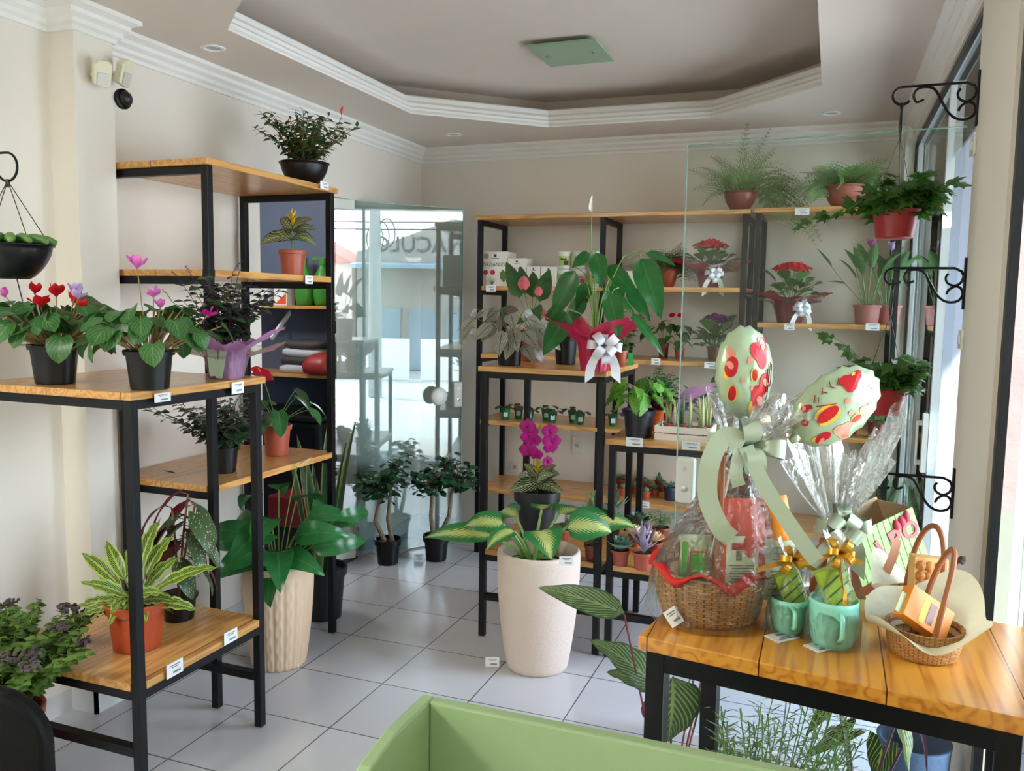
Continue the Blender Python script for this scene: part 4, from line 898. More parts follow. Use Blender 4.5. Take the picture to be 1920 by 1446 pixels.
# textured planter with peace lily
c = onz(513, 1258, 0, .09); k = mpp(c); o = thing('planter_with_peace_lily', 'tall beige planter with a wavy relief holding a glossy peace lily', 'potted plant', c)
def rf(a, t, r):
    s_ = 1.5*math.sin(t*20); return r+.0035*max(math.cos(20*a+s_), math.cos(20*a-s_))*min(1, (1-t)*10) if r > .02 and t < .84 else r
prof = [(46,0),(48,3)]+[(48+15.5*math.sin(PI/2*j/40)**.9, 3+185*j/40) for j in range(1, 41)]+[(61,192),(55,193),(52,190),(52,170)]
obj('planter', MB().lathe([(r*k, z*k) for r, z in prof], c, 176, rf=rf), mat('beige_textured_plastic', srgb(214,186,156), .6, bump=.1, bscale=200), o, smooth=True)
obj('soil', MB().disc(c, 53*k, 24, 172*k), SOIL, o); q = c+ZV*172*k
lm, sm, fm = bits(); rnd.seed(31)
for a, el, pl_, L, W_ in ((.0,1.3,120,108,36),(.4,1.15,105,120,38),(-.3,.9,88,115,36),(2.7,1.25,95,110,36),(3.3,1.1,70,106,34),(2.9,.8,85,100,30),(-1.6,1.45,95,120,50),(-1.3,1.25,60,116,46),(-1.9,1.2,64,112,44),(-1.0,1.35,40,108,40),(-2.3,1.1,40,105,40),(1.3,1.4,130,100,36),(1.8,1.45,150,96,38),(.9,1.2,120,90,30),(-.7,1.3,90,110,38),(-2.7,1.3,85,100,36),(-1.6,1.0,20,96,42),(2.3,1.3,140,90,34),(-1.5,1.35,130,96,42),(.15,1.0,140,90,24)):
    pts = bend(q+az(RA+a,0)*U(0,20)*k, az(RA+a, el), pl_*k, .35, 6); sm.tube([x for x, _ in pts], .003, 5); dd = pts[-1][1]
    leaf(lm, pts[-1][0], (dd*.6+az(RA+a, 0)*.7), L*k, W_*1.2*k, 'ovate', 1.6, .14, .02, 10, U(-.4,.4), face=U(.4,1.2))
pts = bend(q, az(RA+.3, 1.45), 200*k, .1, 6); sm.tube([x for x, _ in pts], .0025, 5); leaf(fm, pts[-1][0], az(RA+.2, .5), 34*k, 12*k, 'lance', -.2, .4, 0, 6)
leaves(o, lm, L_LILY); obj('stems', sm, STEM, o); obj('spathe', fm, WHITEP, o)
# snake plant behind
c = Vector((.36*T, -1.62*T, 0)); k = mpp(c); o = thing('snake_plant', 'tall yellow-edged snake plant in a dark plastic pot behind the beige relief planter', 'potted plant', c)
q = pot(o, c, 44*k, 33*k, 98*k, mat('dark_blue_black_plastic', srgb(24,26,34), .35)); lm, sm, fm = bits()
ls = leafmat('snake_leaf_edged', (60,88,58), (190,190,110), 'edge', amt=.8, rough=.4)
for i, (a, h_) in enumerate(((0,250),(1,230),(2,270),(3,210),(4,240),(5,190),(.5,285),(2.6,200),(4.5,220),(3.4,260))):
    leaf(lm, q+az(a,0)*U(4,22)*k, az(a, 1.42), h_*k, 19*k, 'strap', .05, .35, .1, 14, U(-1.2,1.2), 2, 8)
leaves(o, lm, ls)
# two small balcony trees on the floor by the glass door
def polyscias(c, k, lab, seed, lean):
    rnd.seed(seed); o = thing('potted_aralia', lab, 'potted plant', c, 'small aralias on the floor by the glass door'); q = pot(o, c, 25*k, 19*k, 48*k, BLACKP, rim=.24); lm, sm, fm = bits()
    for a, off in lean:
        top = q+RI*off[0]*k+ZV*off[1]*k; pts = [q+RI*off[2]*k, q.lerp(top, .35)+RI*off[3]*k, q.lerp(top, .7), top]; sm.tube(pts, [6*k*.8, 5*k*.8, 4.5*k*.8, 3.5*k*.8], 8)
        for b in range(18):
            aa = b*2.4; e = top+az(aa, U(-.7,1.2))*U(12,36)*k-ZV*U(-16,22)*k; sm.tube([top-ZV*U(0,20)*k, e], 1.3*k, 5, cap=False)
            for j in range(7):
                a2 = U(0,6.3); p = e+az(a2, U(-.8,.9))*U(3,15)*k; leaf(lm, p, az(a2, U(-.6,.5)), U(12,17)*k, U(12,17)*k, 'round', .4, .15, .04, 4, U(-.5,.5), 1)
    leaves(o, lm, leafmat('aralia_leaf', (30,72,46), (90,130,90), 'veins', 4, 1, .3, rough=.3)); obj('trunks', sm, BARK, o)
c = onz(726, 1059, 0, .03); k = mpp(c); polyscias(c, k, 'compact aralia in a black pot, left of the pair by the glass door', 41, [(0,(-22,112,-6,-16)),(1,(6,118,8,-2))])
c = onz(817, 1052, 0, .03); k = mpp(c); polyscias(c, k, 'aralia with a leaning branch in a black pot, right of the pair by the door', 42, [(0,(-12,112,-5,-6)),(1,(40,120,4,10))])
# store room contents
def jug(c, k, lab):
    o = thing('spray_bottle', lab, 'spray bottle', c, 'green spray bottles in the store room'); g = mat('lime_green_plastic', srgb(62,140,50), .3)
    obj('body', MB().lathe([(12*k,0),(15*k,2*k),(17.5*k,18*k),(17.5*k,40*k),(15*k,55*k),(9*k,66*k),(6*k,72*k),(6*k,76*k),(0,76*k)], c, 24), g, o, smooth=True)
    m = MB().obox(c+ZV*82*k, RI*5*k, FWD*6*k, ZV*7*k); m.obox(c+ZV*86*k-RI*10*k, RI*9*k, FWD*3*k, ZV*3*k); obj('spray_head', m, g, o, bevel=.003); return o
c = at('y', 1.35, 571, 573); k = mpp(c); jug(c, k, 'lime green spray bottle on the store room shelf, left of the two'); jug(c+RI*34*k, k, 'lime green spray bottle on the store room shelf, right of the two')
sh = c.z; R_ = thing('wall_shelf', 'upper pine wall shelf on brackets in the blue store room', 'shelf', (c.x, 1.45*T, sh), 'wall shelves in the store room')
obj('shelf_board', MB().box((-2.6*T-.3, 1.05*T, sh-.02), (XL*T-.16, 1.59*T, sh)), WOODX, R_)
for x in (-1.2, -2.4): obj('shelf_bracket', MB().obox((x*T, 1.35*T, sh-.13), (.008,0,0), (0,.11,.09), (0,-.008,.01)), WHITE, R_)
for i, (u, wpx, hp, lab) in enumerate(((500,22,44,'white carton on the store room shelf, half hidden by the door jamb'), (531,28,46,'white and orange fertiliser carton on the store room shelf beside the bottles'))):
    b = at('y', 1.3, u, 566); b.z = sh; o = thing('carton', lab, 'box', b, 'cartons in the store room'); obj('carton', MB().box((b.x-wpx*k/2, b.y-.03, sh), (b.x+wpx*k/2, b.y+.06, sh+hp*k)), PAPER, o)
    obj('orange_print', MB().prism([(-wpx*k*.45,.006),(wpx*k*.45,.006),(wpx*k*.45,hp*k*.5)], .0303, .031, (b, (1,0,0), (0,0,1), (0,-1,0))), mat('orange_red_print' if i else 'navy_print', srgb(*((214,84,40) if i else (40,50,80))), .6), o)
c = at('y', 1.3, 560, 697); sh = c.z; R_ = thing('wall_shelf', 'lower pine wall shelf in the blue store room carrying soil sacks', 'shelf', (c.x, 1.4*T, sh), 'wall shelves in the store room')
obj('shelf_board', MB().box((-2.6*T-.3, .85*T, sh-.02), (XL*T-.16, 1.59*T, sh)), WOODX, R_)
k = mpp(c)
for i in range(4):
    b = Vector((at('y', 1.2, 568+i*3, 640).x, 1.2*T, sh+i*15*k)); o = thing('soil_sack', ('bottom', 'second', 'third', 'top')[i]+' grey and white sack in the store room stack', 'sack', b, 'sacks in the store room')
    m = MB(); n = 16; vs = []
    for j in range(5):
        z = (0,.25,.5,.75,1)[j]; s_ = (.86,1,1.02,1,.84)[j]
        for q_ in range(n): a = 2*PI*q_/n; cx_, sy_ = math.cos(a), math.sin(a); vs.append(b+Vector((abs(cx_)**.5*(1 if cx_ > 0 else -1)*42*k*s_, abs(sy_)**.5*(1 if sy_ > 0 else -1)*26*k*s_, z*15*k+1.2*k*math.sin(3*a+i))))
    m.add(vs, [(j*n+q_, j*n+(q_+1) % n, (j+1)*n+(q_+1) % n, (j+1)*n+q_) for j in range(4) for q_ in range(n)]+[tuple(4*n+q_ for q_ in range(n))]); obj('sack', m, mat('white_woven_sack' if i % 2 == 0 else 'grey_woven_sack', srgb(*((196,198,204) if i % 2 == 0 else (66,62,60))), .7), o, smooth=True)
b = Vector((at('y', .9, 600, 690).x, .98*T, sh)); o = thing('red_sack', 'clear and red bag lying at the right end of the lower store room shelf', 'sack', b)
obj('sack', MB().lathe([(20*k,0),(34*k,6*k),(36*k,20*k),(26*k,34*k),(6*k,40*k),(0,40*k)], b, 20, rf=lambda a, t, r: r*(1+.08*math.sin(5*a))), mat('red_brown_bag', srgb(160,50,44), .4), o, smooth=True)
b = Vector((-1.9*T, .9*T, 0)); o = thing('storage_bin', 'large black bin standing on the store room floor under the shelves', 'bin', b)
obj('body', MB().box((b.x-.38, b.y-.22, .01), (b.x+.36, b.y+.2, .86)), BLACKP, o, bevel=.03); obj('lid', MB().box((b.x-.40, b.y-.24, .862), (b.x+.38, b.y+.22, .90)), BLACKP, o, bevel=.015)
b = Vector((-1.0*T, -.1*T, 0)); o = thing('storage_box', 'dark red box on the store room floor in front of the black bin', 'box', b); obj('box', MB().box((b.x-.16, b.y-.12, .28), (b.x+.14, b.y+.12, .46)), mat('dark_red_plastic', srgb(120,26,30), .4), o, bevel=.01); obj('base', MB().box((b.x-.15, b.y-.11, .002), (b.x+.13, b.y+.11, .279)), BLACKP, o)
# alarm sensors and camera on the pillar
for u, v, lab, a in ((172,140,'left one of the two cream motion sensors high on the pillar', -.5), (213,138,'right one of the two cream motion sensors high on the pillar', .1)):
    p = at('x', -.235, u, v); k = mpp(p); o = thing('motion_sensor', lab, 'alarm sensor', p, 'motion sensors on the pillar'); ex = Vector((math.cos(a), math.sin(a), -.35)).normalized(); ey = ZV.cross(ex).normalized(); ez = ex.cross(ey)
    cc = p+Vector((.045,0,0)); obj('housing', MB().prism([(x*k, y*k) for x, y in ((-14,-20),(12,-25),(16,-18),(17,18),(12,25),(-8,25),(-16,15))], 0, .034, (cc-ex*.012, ey, ez, ex)), mat('aged_cream_plastic', srgb(226,222,196), .4), o, bevel=.006)
    obj('lens', MB().obox(cc+ex*.025-ez*8*k, ex*.002, ey*9*k, ez*11*k), mat('sensor_window', srgb(206,206,200), .3), o, bevel=.002); obj('mount', MB().tube([p, cc], .008, 8), WHPL, o)
p = at('x', -.235, 228, 186); o = thing('dome_camera', 'small round black dome camera just below the motion sensors', 'security camera', p); obj('base_ring', MB().lathe([(.038,0),(.038,.012),(.03,.016),(0,.016)], p, 24, axis=(1,0,0)), STEEL, o); obj('dome', MB().lathe([(.03,.014),(.026,.03),(.014,.04),(0,.043)], p, 20, axis=(1,0,0)), DARKFR, o, smooth=True)
# dry leaf on the low shelf
c = onz(330, 888, S_3+.01); k = mpp(c); m = MB(); leaf(m, c, az(RA+PI, .05), 26*k, 9*k, 'lance', -.3, .4, 0, 6); tag(obj('fallen_leaf', m, mat('dry_brown_leaf', srgb(70,52,36), .8), origin=c), 'dry fallen leaf lying on the tall rack\'s low shelf', 'leaf')
# ================================================================ PLANTS, CENTRE AND BACK
rnd.seed(50)
L_FERNL = leafmat('pale_fern_leaf', (112,142,84), tr=.35)
S_U1, S_U2, S_LOW = 3.28, 2.53, 1.09
# big plain planter with dumb cane
c = onz(1008, 1268, 0, .115); k = mpp(c); o = thing('planter_with_dumb_cane', 'large smooth beige planter in the middle of the floor holding a variegated dumb cane', 'potted plant', c)
prof = [(54,0),(57,3)]+[(57+20*math.sin(PI/2*j/24)**.85, 3+212*j/24) for j in range(1, 25)]+[(76,220),(73,223),(69,222),(66,214),(64,190)]
obj('planter', MB().lathe([(r*k, z*k) for r, z in prof], c, 72), mat('smooth_beige_stone', srgb(222,204,190), .7, bump=.25, bscale=160, var=.03, vscale=120), o, smooth=True)
obj('soil', MB().disc(c, 65*k, 30, 192*k), SOIL, o); q = c+ZV*192*k-RI*10*k; lm, sm, fm = bits()
for a, el, pl_, L, W_, dr in ((PI,.95,90,135,42,.9),(3.3,1.3,95,82,40,1.5),(.1,1.2,95,150,52,1.2),(2.2,1.3,96,78,38,1.2),(-1.4,1.35,92,80,56,1.9),(-.4,1.25,100,90,50,1.6),(1.3,1.35,105,80,44,1.3),(2.8,1.15,88,70,26,1.9),(-2.3,1.3,90,70,30,2.0),(.7,1.3,104,84,40,1.1)):
    pts = bend(q+az(RA+a,0)*6*k, az(RA+a, el), pl_*k, .55, 8); sm.tube([x for x, _ in pts], [4.2*k-.25*k*i for i in range(9)], 7); dd = pts[-1][1]; leaf(lm, pts[-1][0], dd*.5+az(RA+a, .15), L*k, W_*1.25*k, 'ovate', dr*.8, .14, .03, 10, U(-.3,.3), face=1.0)
for a, L in ((PI,62),(2.7,40),(-1.6,40),(-.2,70),(-2.4,46)): leaf(lm, q+ZV*12*k, az(RA+a, .35), L*k, 24*k, 'ovate', .9, .2, .03, 8)
leaves(o, lm, L_DIEF); obj('stems', sm, leafmat('pale_green_stalk', (120,158,84), tr=.05), o)
# ---- on the stand with the wrapped lily
c = onz(955, 686, S_U1, .04); k = mpp(c); o = thing('silver_begonia', 'silver-leaved begonia in a black pot, left end of the lily stand', 'potted plant', c)
q = pot(o, c, 27*k, 21*k, 54*k, BLACKP); lm, sm, fm = bits()
for i, (a, el, pl_, L) in enumerate(((PI,.75,84,40),(3.3,.55,78,42),(3.0,.3,74,40),(3.5,.15,70,30),(PI,1.05,70,44),(2.6,1.2,60,46),(-1.4,.7,36,52),(-1.9,.4,46,50),(-1.0,.35,50,48),(-.5,.6,46,46),(-.2,.2,60,48),(0,.9,52,44),(.4,1.1,60,40),(1.5,1.2,64,40),(-1.6,-.05,30,44),(-.9,-.2,42,44),(-2.5,.6,52,46),(-1.5,1.15,54,50),(.2,.5,56,42),(-2.8,.8,44,44),(-.2,-.2,50,40),(2.2,1.0,50,40))):
    pts = bend(q, az(RA+a, el+.2), pl_*k, .35, 6); sm.tube([x for x, _ in pts], .0016, 5); leaf(lm, pts[-1][0], az(RA+a, U(-1.0,-.2)), L*k, L*.6*k, 'ovate', .5, .1, .05, 8, U(-.5,.5), face=U(.2,1.0))
leaves(o, lm, L_BEGS); obj('stems', sm, STEMR, o)
c = onz(996, 678, S_U1, .05); k = mpp(c); o = thing('anthurium', 'anthurium with small pink spathes in a terracotta pot behind the silver begonia', 'potted plant', c)
q = pot(o, c, 26*k, 20*k, 58*k, TERRA); lm, sm, fm = bits()
for a, el, pl_, L, W_ in ((3.0,1.35,70,78,32),(.6,1.4,62,72,34),(2.4,1.45,76,60,26),(PI,.9,46,64,28),(0,1.1,50,60,30),(-1.5,1.3,50,64,34),(-.6,1.0,46,56,28),(3.6,1.1,52,54,26),(1.5,1.4,70,60,28),(-2.3,.9,40,50,26),(.2,.7,40,46,24)):
    pts = bend(q, az(RA+a, el), pl_*k, .2, 5); sm.tube([x for x, _ in pts], .0018, 5); leaf(lm, pts[-1][0], az(RA+a, el-.1) if el > 1.3 else az(RA+a, -.1), L*k, W_*k, 'ovate', .5, .2, .03, 8, U(-.5,.5), face=U(.1,.8))
for dx, z, s in ((-16,84,1.0),(12,72,.7),(20,34,.55)): p = q+RI*dx*k+ZV*z*k; sm.tube([q, q+ZV*z*.5*k, p], .0015, 4); fm = MB(); leaf(fm, p, az(CA, 1.2), 26*k*s, 24*k*s, 'heart', .2, .2, 0, 6); obj('spathe', fm, petalm('salmon_spathe', (226,110,120)), o, smooth=True)
leaves(o, lm, L_DARK); obj('stems', sm, STEM, o)
c = onz(1061, 684, S_U1, .04); k = mpp(c); o = thing('foliage_plant', 'small leafy plant in a black pot between the silver begonia and wrapped lily', 'potted plant', c); q = pot(o, c, 23*k, 18*k, 52*k, BLACKP); lm, sm, fm = bits()
bush(lm, sm, q, 10, 46*k, 26*k, 18*k, 10*k, 'ovate', 6, .0016); leaves(o, lm, L_DARK); obj('stems', sm, STEM, o)
c = onz(1116, 697, S_U1, .04); k = mpp(c); o = thing('wrapped_peace_lily', 'tall peace lily wrapped in raspberry paper with a white bow and one white flower', 'potted plant', c)
q = pot(o, c, 26*k, 22*k, 56*k, BLACKP); lm, sm, fm = bits()
for u0, v0, u1, v1, w, dy, fc in ((1078,508,1036,600,36,-.12,.3),(1064,586,1022,668,38,-.25,.2),(1106,476,1072,501,24,0,.9),(1117,474,1128,536,30,-.1,.2),(1140,498,1196,562,28,0,.5),(1212,474,1264,494,22,.1,1.1),(1202,484,1236,592,44,-.1,.2),(1142,549,1161,630,32,-.3,.2),(1185,588,1244,664,18,-.1,.5),(1130,538,1188,586,24,.2,.6),(1096,560,1060,610,30,.3,.5),(1160,520,1150,590,30,.3,.3),(1178,540,1215,600,26,.35,.4),(1100,530,1085,590,26,.3,.3)):
    a, b = at('y', c.y/T+dy, u0, v0), at('y', c.y/T+dy-.05, u1, v1); d = b-a; L = d.length; h_ = Vector((a.x, a.y, 0))-Vector((q.x, q.y, 0)); top = a-d.normalized()*L*.25+ZV*.03; sm.tube([q+h_*.05, q+h_*.18+ZV*(a.z-q.z)*.55, q+h_*.55+ZV*(a.z-q.z)*.97, a-d.normalized()*.01+ZV*.006, a], .0026, 6)
    leaf(lm, a, d+ZV*L*.1, L*1.06, w*1.15*k, 'ovate', .35, .14, .03, 12, U(-.25,.25), face=fc)
pts = [q, q+ZV*130*k-RI*4*k, q+ZV*246*k-RI*14*k, q+ZV*252*k-RI*14*k]; pts = [q, q+ZV*90*k-RI*6*k, q+ZV*180*k-RI*12*k, q+ZV*244*k-RI*12*k]; sm.tube(pts, .0022, 6); leaf(fm, pts[-1], Vector((0,0,1))+az(CA,0)*.15, 32*k, 22*k, 'ovate', 0, .25, 0, 8, 1.2)
sp = MB().tube([pts[-1]+az(CA,0)*3*k, pts[-1]+az(CA,0)*5*k+ZV*18*k], [.0025, .0015], 6); obj('spadix', sp, mat('cream_spadix', srgb(226,214,170), .6), o)
leaves(o, lm, leafmat('bright_lily_leaf', (34,100,44), (104,168,96), 'veins', 16, 1.2, .35, rough=.22, tr=.3)); obj('stems', sm, leafmat('fresh_stem', (110,150,64), tr=.1), o); obj('spathe', fm, WHITEP, o, smooth=True)
wrap(o, c, 24*k, 31*k, 54*k, 104*k, W_PINK, 4, RA+.35, fh=68*k, seed=2); bow(o, c+az(CA,0)*36*k+ZV*48*k+RI*12*k, az(CA, .1), 36*k, 17*k, R_WHITE, 8, 2, 60*k, 3)
c = onz(1164, 688, S_U1, .03); k = mpp(c); o = thing('small_foliage_plant', 'small trailing plant in a terracotta pot at the right edge of the lily stand', 'potted plant', c); q = pot(o, c, 14*k, 10*k, 30*k, TERRA); lm, sm, fm = bits()
bush(lm, sm, q, 10, 30*k, 34*k, 12*k, 8*k, 'ovate', 6, .001, 1.2, .6); leaves(o, lm, L_MID); obj('stems', sm, STEM, o); obj('plant_label', MB().obox(c+RI*19*k+ZV*14*k+az(CA,0)*3*k, RI*5*k, az(CA,0)*.5*k, ZV*12*k), mat('green_label', srgb(60,160,80), .5), o)
# ---- on the low stand
c = onz(1200, 822, S_U2, .05); k = mpp(c); o = thing('swiss_cheese_vine', 'bright green swiss cheese plant with holed leaves in a ribbed black pot', 'potted plant', c)
q = pot(o, c, 31*k, 24*k, 52*k, mat('blue_black_plastic', srgb(34,38,46), .35), rim=.22); lm, sm, fm = bits()
mons = [(0,0),(.3,-.06),(.48,.12),(.36,.22),(.53,.3),(.38,.42),(.5,.52),(.32,.62),(.36,.74),(.12,.9),(0,1.02),(-.12,.9),(-.36,.74),(-.32,.62),(-.5,.52),(-.38,.42),(-.53,.3),(-.36,.22),(-.48,.12),(-.3,-.06)]
for a, el, pl_, L in ((PI,1.3,66,62),(2.9,1.0,48,52),(.5,1.35,70,52),(.1,.95,58,66),(-1.4,1.25,46,62),(-1.9,1.1,50,54),(-.7,1.0,40,56),(1.4,1.4,64,48),(3.3,.8,36,36),(-2.6,1.1,44,48),(-.2,1.3,60,50),(.9,1.25,66,44)):
    pts = bend(q, az(RA+a, el), pl_*k, .25, 5); sm.tube([x for x, _ in pts], .002, 5); p = pts[-1][0]; hd = az(RA+a, U(-.6,-.1)); leaf(lm, p, hd, L*.9*k, L*.5*k, 'ovate', 1.0, .14, .06, 12, U(-.8,.8), 3, 30); leaf(lm, p-hd*8*k+ZV*U(-14,4)*k, az(RA+a+U(-1,1), U(-.6,.5)), L*.7*k, L*.38*k, 'ovate', 1.1, .14, .06, 10, U(-.8,.8), 3, 30)
leaves(o, lm, leafmat('holed_vine_leaf', (104,164,60), (44,92,40), 'spots', 7, 1, .8, tr=.35)); obj('stems', sm, STEM, o)
c = place('y', -.55, 1232, S_U2); k = mpp(c); o = thing('variegated_aralia', 'small-leaved variegated bush in an orange pot behind the swiss cheese plant', 'potted plant', c)
q = pot(o, c, 20*k, 15*k, 40*k, mat('orange_plastic', srgb(232,116,50), .35)); lm, sm, fm = bits(); bush(lm, sm, q, 22, 88*k, 42*k, 12*k, 11*k, 'round', 16, .0016, 1.0, .4, 3, .35, .4, .02); leaves(o, lm, leafmat('small_bush_leaf', (48,104,60), (110,160,100), 'edge', amt=.5)); obj('stems', sm, STEM, o)
c = place('y', -.5, 1253, S_U2); k = mpp(c); o = thing('wrapped_plectranthus', 'dark purple plant wrapped in magenta and lilac paper behind the white crate', 'potted plant', c)
q = pot(o, c, 17*k, 13*k, 38*k, BLACKP); lm, sm, fm = bits(); bush(lm, sm, q, 14, 40*k, 46*k, 22*k, 12*k, 'ovate', 7, .0016, 1.0, .5, 4, .3, .3, .02); leaves(o, lm, leafmat('deep_purple_leaf', (58,34,62), (90,60,96), 'veins', 6, 1, .5)); obj('stems', sm, STEMP, o)
wrap(o, c, 15*k, 20*k, 42*k, 54*k, W_PURP, 3, RA+.2, fh=22*k, seed=6); wrap(o, c, 16*k, 21*k, 48*k, 84*k, W_LIL, 2, RA+.1, fh=52*k, seed=8, name='lilac_wrap')
c = onz(1292, 828, S_U2, .08); k = mpp(c); o = thing('wooden_crate', 'sunlit white slatted crate on the low stand', 'crate', c)
ex = Vector((1,0,0)); ey = Vector((0,1,0)); m = MB(); cw, ch, cdp = 50*k, 27*k, .09
for z0 in (0, .52):
    for sg in (-1, 1): m.obox(c+ey*sg*cdp+ZV*(ch*(z0+.23)), ex*cw, ey*.004, ZV*ch*.22); m.obox(c+ex*sg*cw+ZV*(ch*(z0+.23)), ex*.004, ey*cdp, ZV*ch*.22)
m.obox(c+ZV*.005, ex*cw, ey*cdp, ZV*.004); obj('slats', m, mat('white_painted_wood', srgb(236,232,224), .6), o)
m = MB()
for sx_ in (-1, 1):
    for sy_ in (-1, 1): m.obox(c+ex*sx_*(cw-.008)+ey*sy_*(cdp-.008)+ZV*ch*.5, ex*.006, ey*.006, ZV*ch*.5)
obj('corner_posts', m, mat('white_painted_wood', srgb(236,232,224), .6), o)
for i, (dx, dy, n_, H_) in enumerate(((-36,.03,3,60),(-10,.03,4,66),(12,-.03,2,62),(30,-.02,3,70),(38,.04,4,58),(-20,-.035,2,52))):
    b = c+ex*dx*k+ey*dy+ZV*.0095; o = thing('cylindrical_snake_plant', ('leftmost','second from the left','fourth from the left','fifth from the left','rightmost','third from the left')[i]+' upright pale snake plant standing in the white crate', 'potted plant', b, 'snake plants in the white crate')
    q = pot(o, b, 9.5*k, 8*k, 22*k, TERRA, n=16); lm = MB()
    for j in range(n_): a = j*2.1+i; tp = q+az(a,0)*7*k+ZV*H_*k*U(.8,1.1); lm.tube([q+az(a,0)*3.5*k, q.lerp(tp, .6), tp], [2.8*k, 2.6*k, .5*k], 7)
    leaves(o, lm, L_CYL if i != 1 else L_SANS)
# ---- orchid and zebra plant, dark pot on the lily stand's low shelf
c = Vector((3.02*T, -1.05*T, S_LOW*T)); k = mpp(c); o = thing('orchid_arrangement', 'magenta orchid and zebra plant sharing a dark grey pot on the lily stand\'s low shelf', 'potted plant', c)
q = pot(o, c, 43*k, 28*k, 108*k, mat('dark_grey_ribbed_pot', srgb(54,54,62), .35, bump=.1, bscale=120), rim=.2)
aphelandra(c, k, '', o=o, q=q-ZV*6*k, pott=False, scale=.95); sm = MB(); fm = MB()
st = [q-RI*4*k, q-RI*8*k+ZV*60*k, q-RI*4*k+ZV*110*k, q+RI*4*k+ZV*134*k, q+RI*16*k+ZV*126*k]; sm.tube(st, .0022, 6); st2 = [q-RI*4*k+ZV*30*k, q-RI*2*k+ZV*70*k, q-RI*6*k+ZV*118*k, q-RI*18*k+ZV*130*k]; sm.tube(st2, .0018, 5)
for dx, z, r_, ang in ((-20,132,17,2.2),(-18,112,17,2.0),(-8,106,15,1.8),(-18,88,19,2.1),(-3,80,14,1.5),(20,124,18,.3),(24,104,20,.2),(22,92,15,.4),(17,66,13,.7),(-12,122,13,1.9)):
    fm = MB(); p = q+RI*dx*k+ZV*z*k+az(CA, 0)*6*k; f_ = az(CA+(.5 if dx > 10 else -.2)+U(-.3,.3), U(-.2,.2)); s = f_.cross(ZV).normalized()
    for j, (t, L, W_) in enumerate(((0.0,.95,1.05),(PI,.95,1.05),(PI/2,.85,.6),(-PI*.72,.85,.6),(-PI*.28,.85,.6))):
        e = s*math.cos(t)+ZV*math.sin(t); tmp = MB(); n_ = 5; vs = []; w_ = f_.cross(e)
        for i in range(n_+1):
            tt = i/n_; ww = r_*k*W_*.55*math.sin(PI*min(1, tt*.86+.1))
            for u in (-1, 0, 1): vs.append(p+e*r_*k*L*tt+w_*u*ww+f_*(.12*r_*k*(1-abs(u))+(.002 if j > 1 else .004)))
        fm.add(vs, [(i*3+u, i*3+u+1, (i+1)*3+u+1, (i+1)*3+u) for i in range(n_) for u in (0, 1)], [((u+1)/2, i/n_) for i in range(n_+1) for u in (-1, 0, 1)])
    fm.obox(p+f_*.006, s*2*k, f_*2*k, ZV*3*k); obj('orchid_flower', fm, MAG, o, smooth=True)
obj('orchid_stems', sm, STEM, o)
# ---- succulents
def succ(c, k, lab, m, rt, rb, h, lmat, kind, s=1.0, grp='succulents on the low shelves', cat='potted plant', nm='potted_succulent'):
    o = thing(nm, lab, cat, c, grp); q = pot(o, c, rt*k, rb*k, h*k, m, n=24, rim=.2); lm = MB()
    if kind == 'rose':
        for ring_, (n_, el, L) in enumerate(((9,.15,1.0),(9,.5,.9),(8,.85,.75),(6,1.2,.55),(4,1.45,.35))):
            for j in range(n_): leaf(lm, q+ZV*(.15+.12*ring_)*rt*k, az(j*2*PI/n_+ring_*.4, el), rt*1.15*k*L*s, rt*.62*k*s*(1-.1*ring_), 'obov', -.7, .35, .04, 5, 0, 1)
    elif kind == 'tall':
        for j in range(26): leaf(lm, q+ZV*U(0,18)*k*s, az(j*2.4, U(.3,1.3)), rt*U(1.2,1.7)*k*s, rt*.4*k*s, 'lance', -.5, .5, 0, 4, 0, 1)
    elif kind == 'bush':
        sm = MB(); bush(lm, sm, q, 14, rt*1.7*k*s, rt*1.2*k*s, rt*.5*k, rt*.32*k, 'obov', 9, .0012); obj('stems', sm, STEM, o)
    elif kind == 'ball':
        lm.lathe([(rt*.7*k*math.sin(PI*j/8+.12), (rt*.62*k*(1-math.cos(PI*j/8)))*s) for j in range(8)]+[(0, rt*1.24*k*s)], q-ZV*.1*rt*k, 20, rf=lambda a, t, r: r*(1+.09*math.cos(10*a)))
    elif kind == 'column':
        for dx, hh in ((0,1.0),(.38,.65),(-.36,.5)):
            b = q+RI*dx*rt*k; H_ = rt*2.0*hh*k*s; lm.lathe([(rt*.3*k,0),(rt*.34*k,H_*.3),(rt*.32*k,H_*.8),(rt*.2*k,H_*.96),(0,H_)], b, 14, rf=lambda a, t, r: r*(1+.1*math.cos(8*a)))
    leaves(o, lm, lmat, name='rosette' if kind in ('rose',) else ('cactus' if kind in ('ball','column') else 'foliage'), smooth=kind != 'tall'); return o
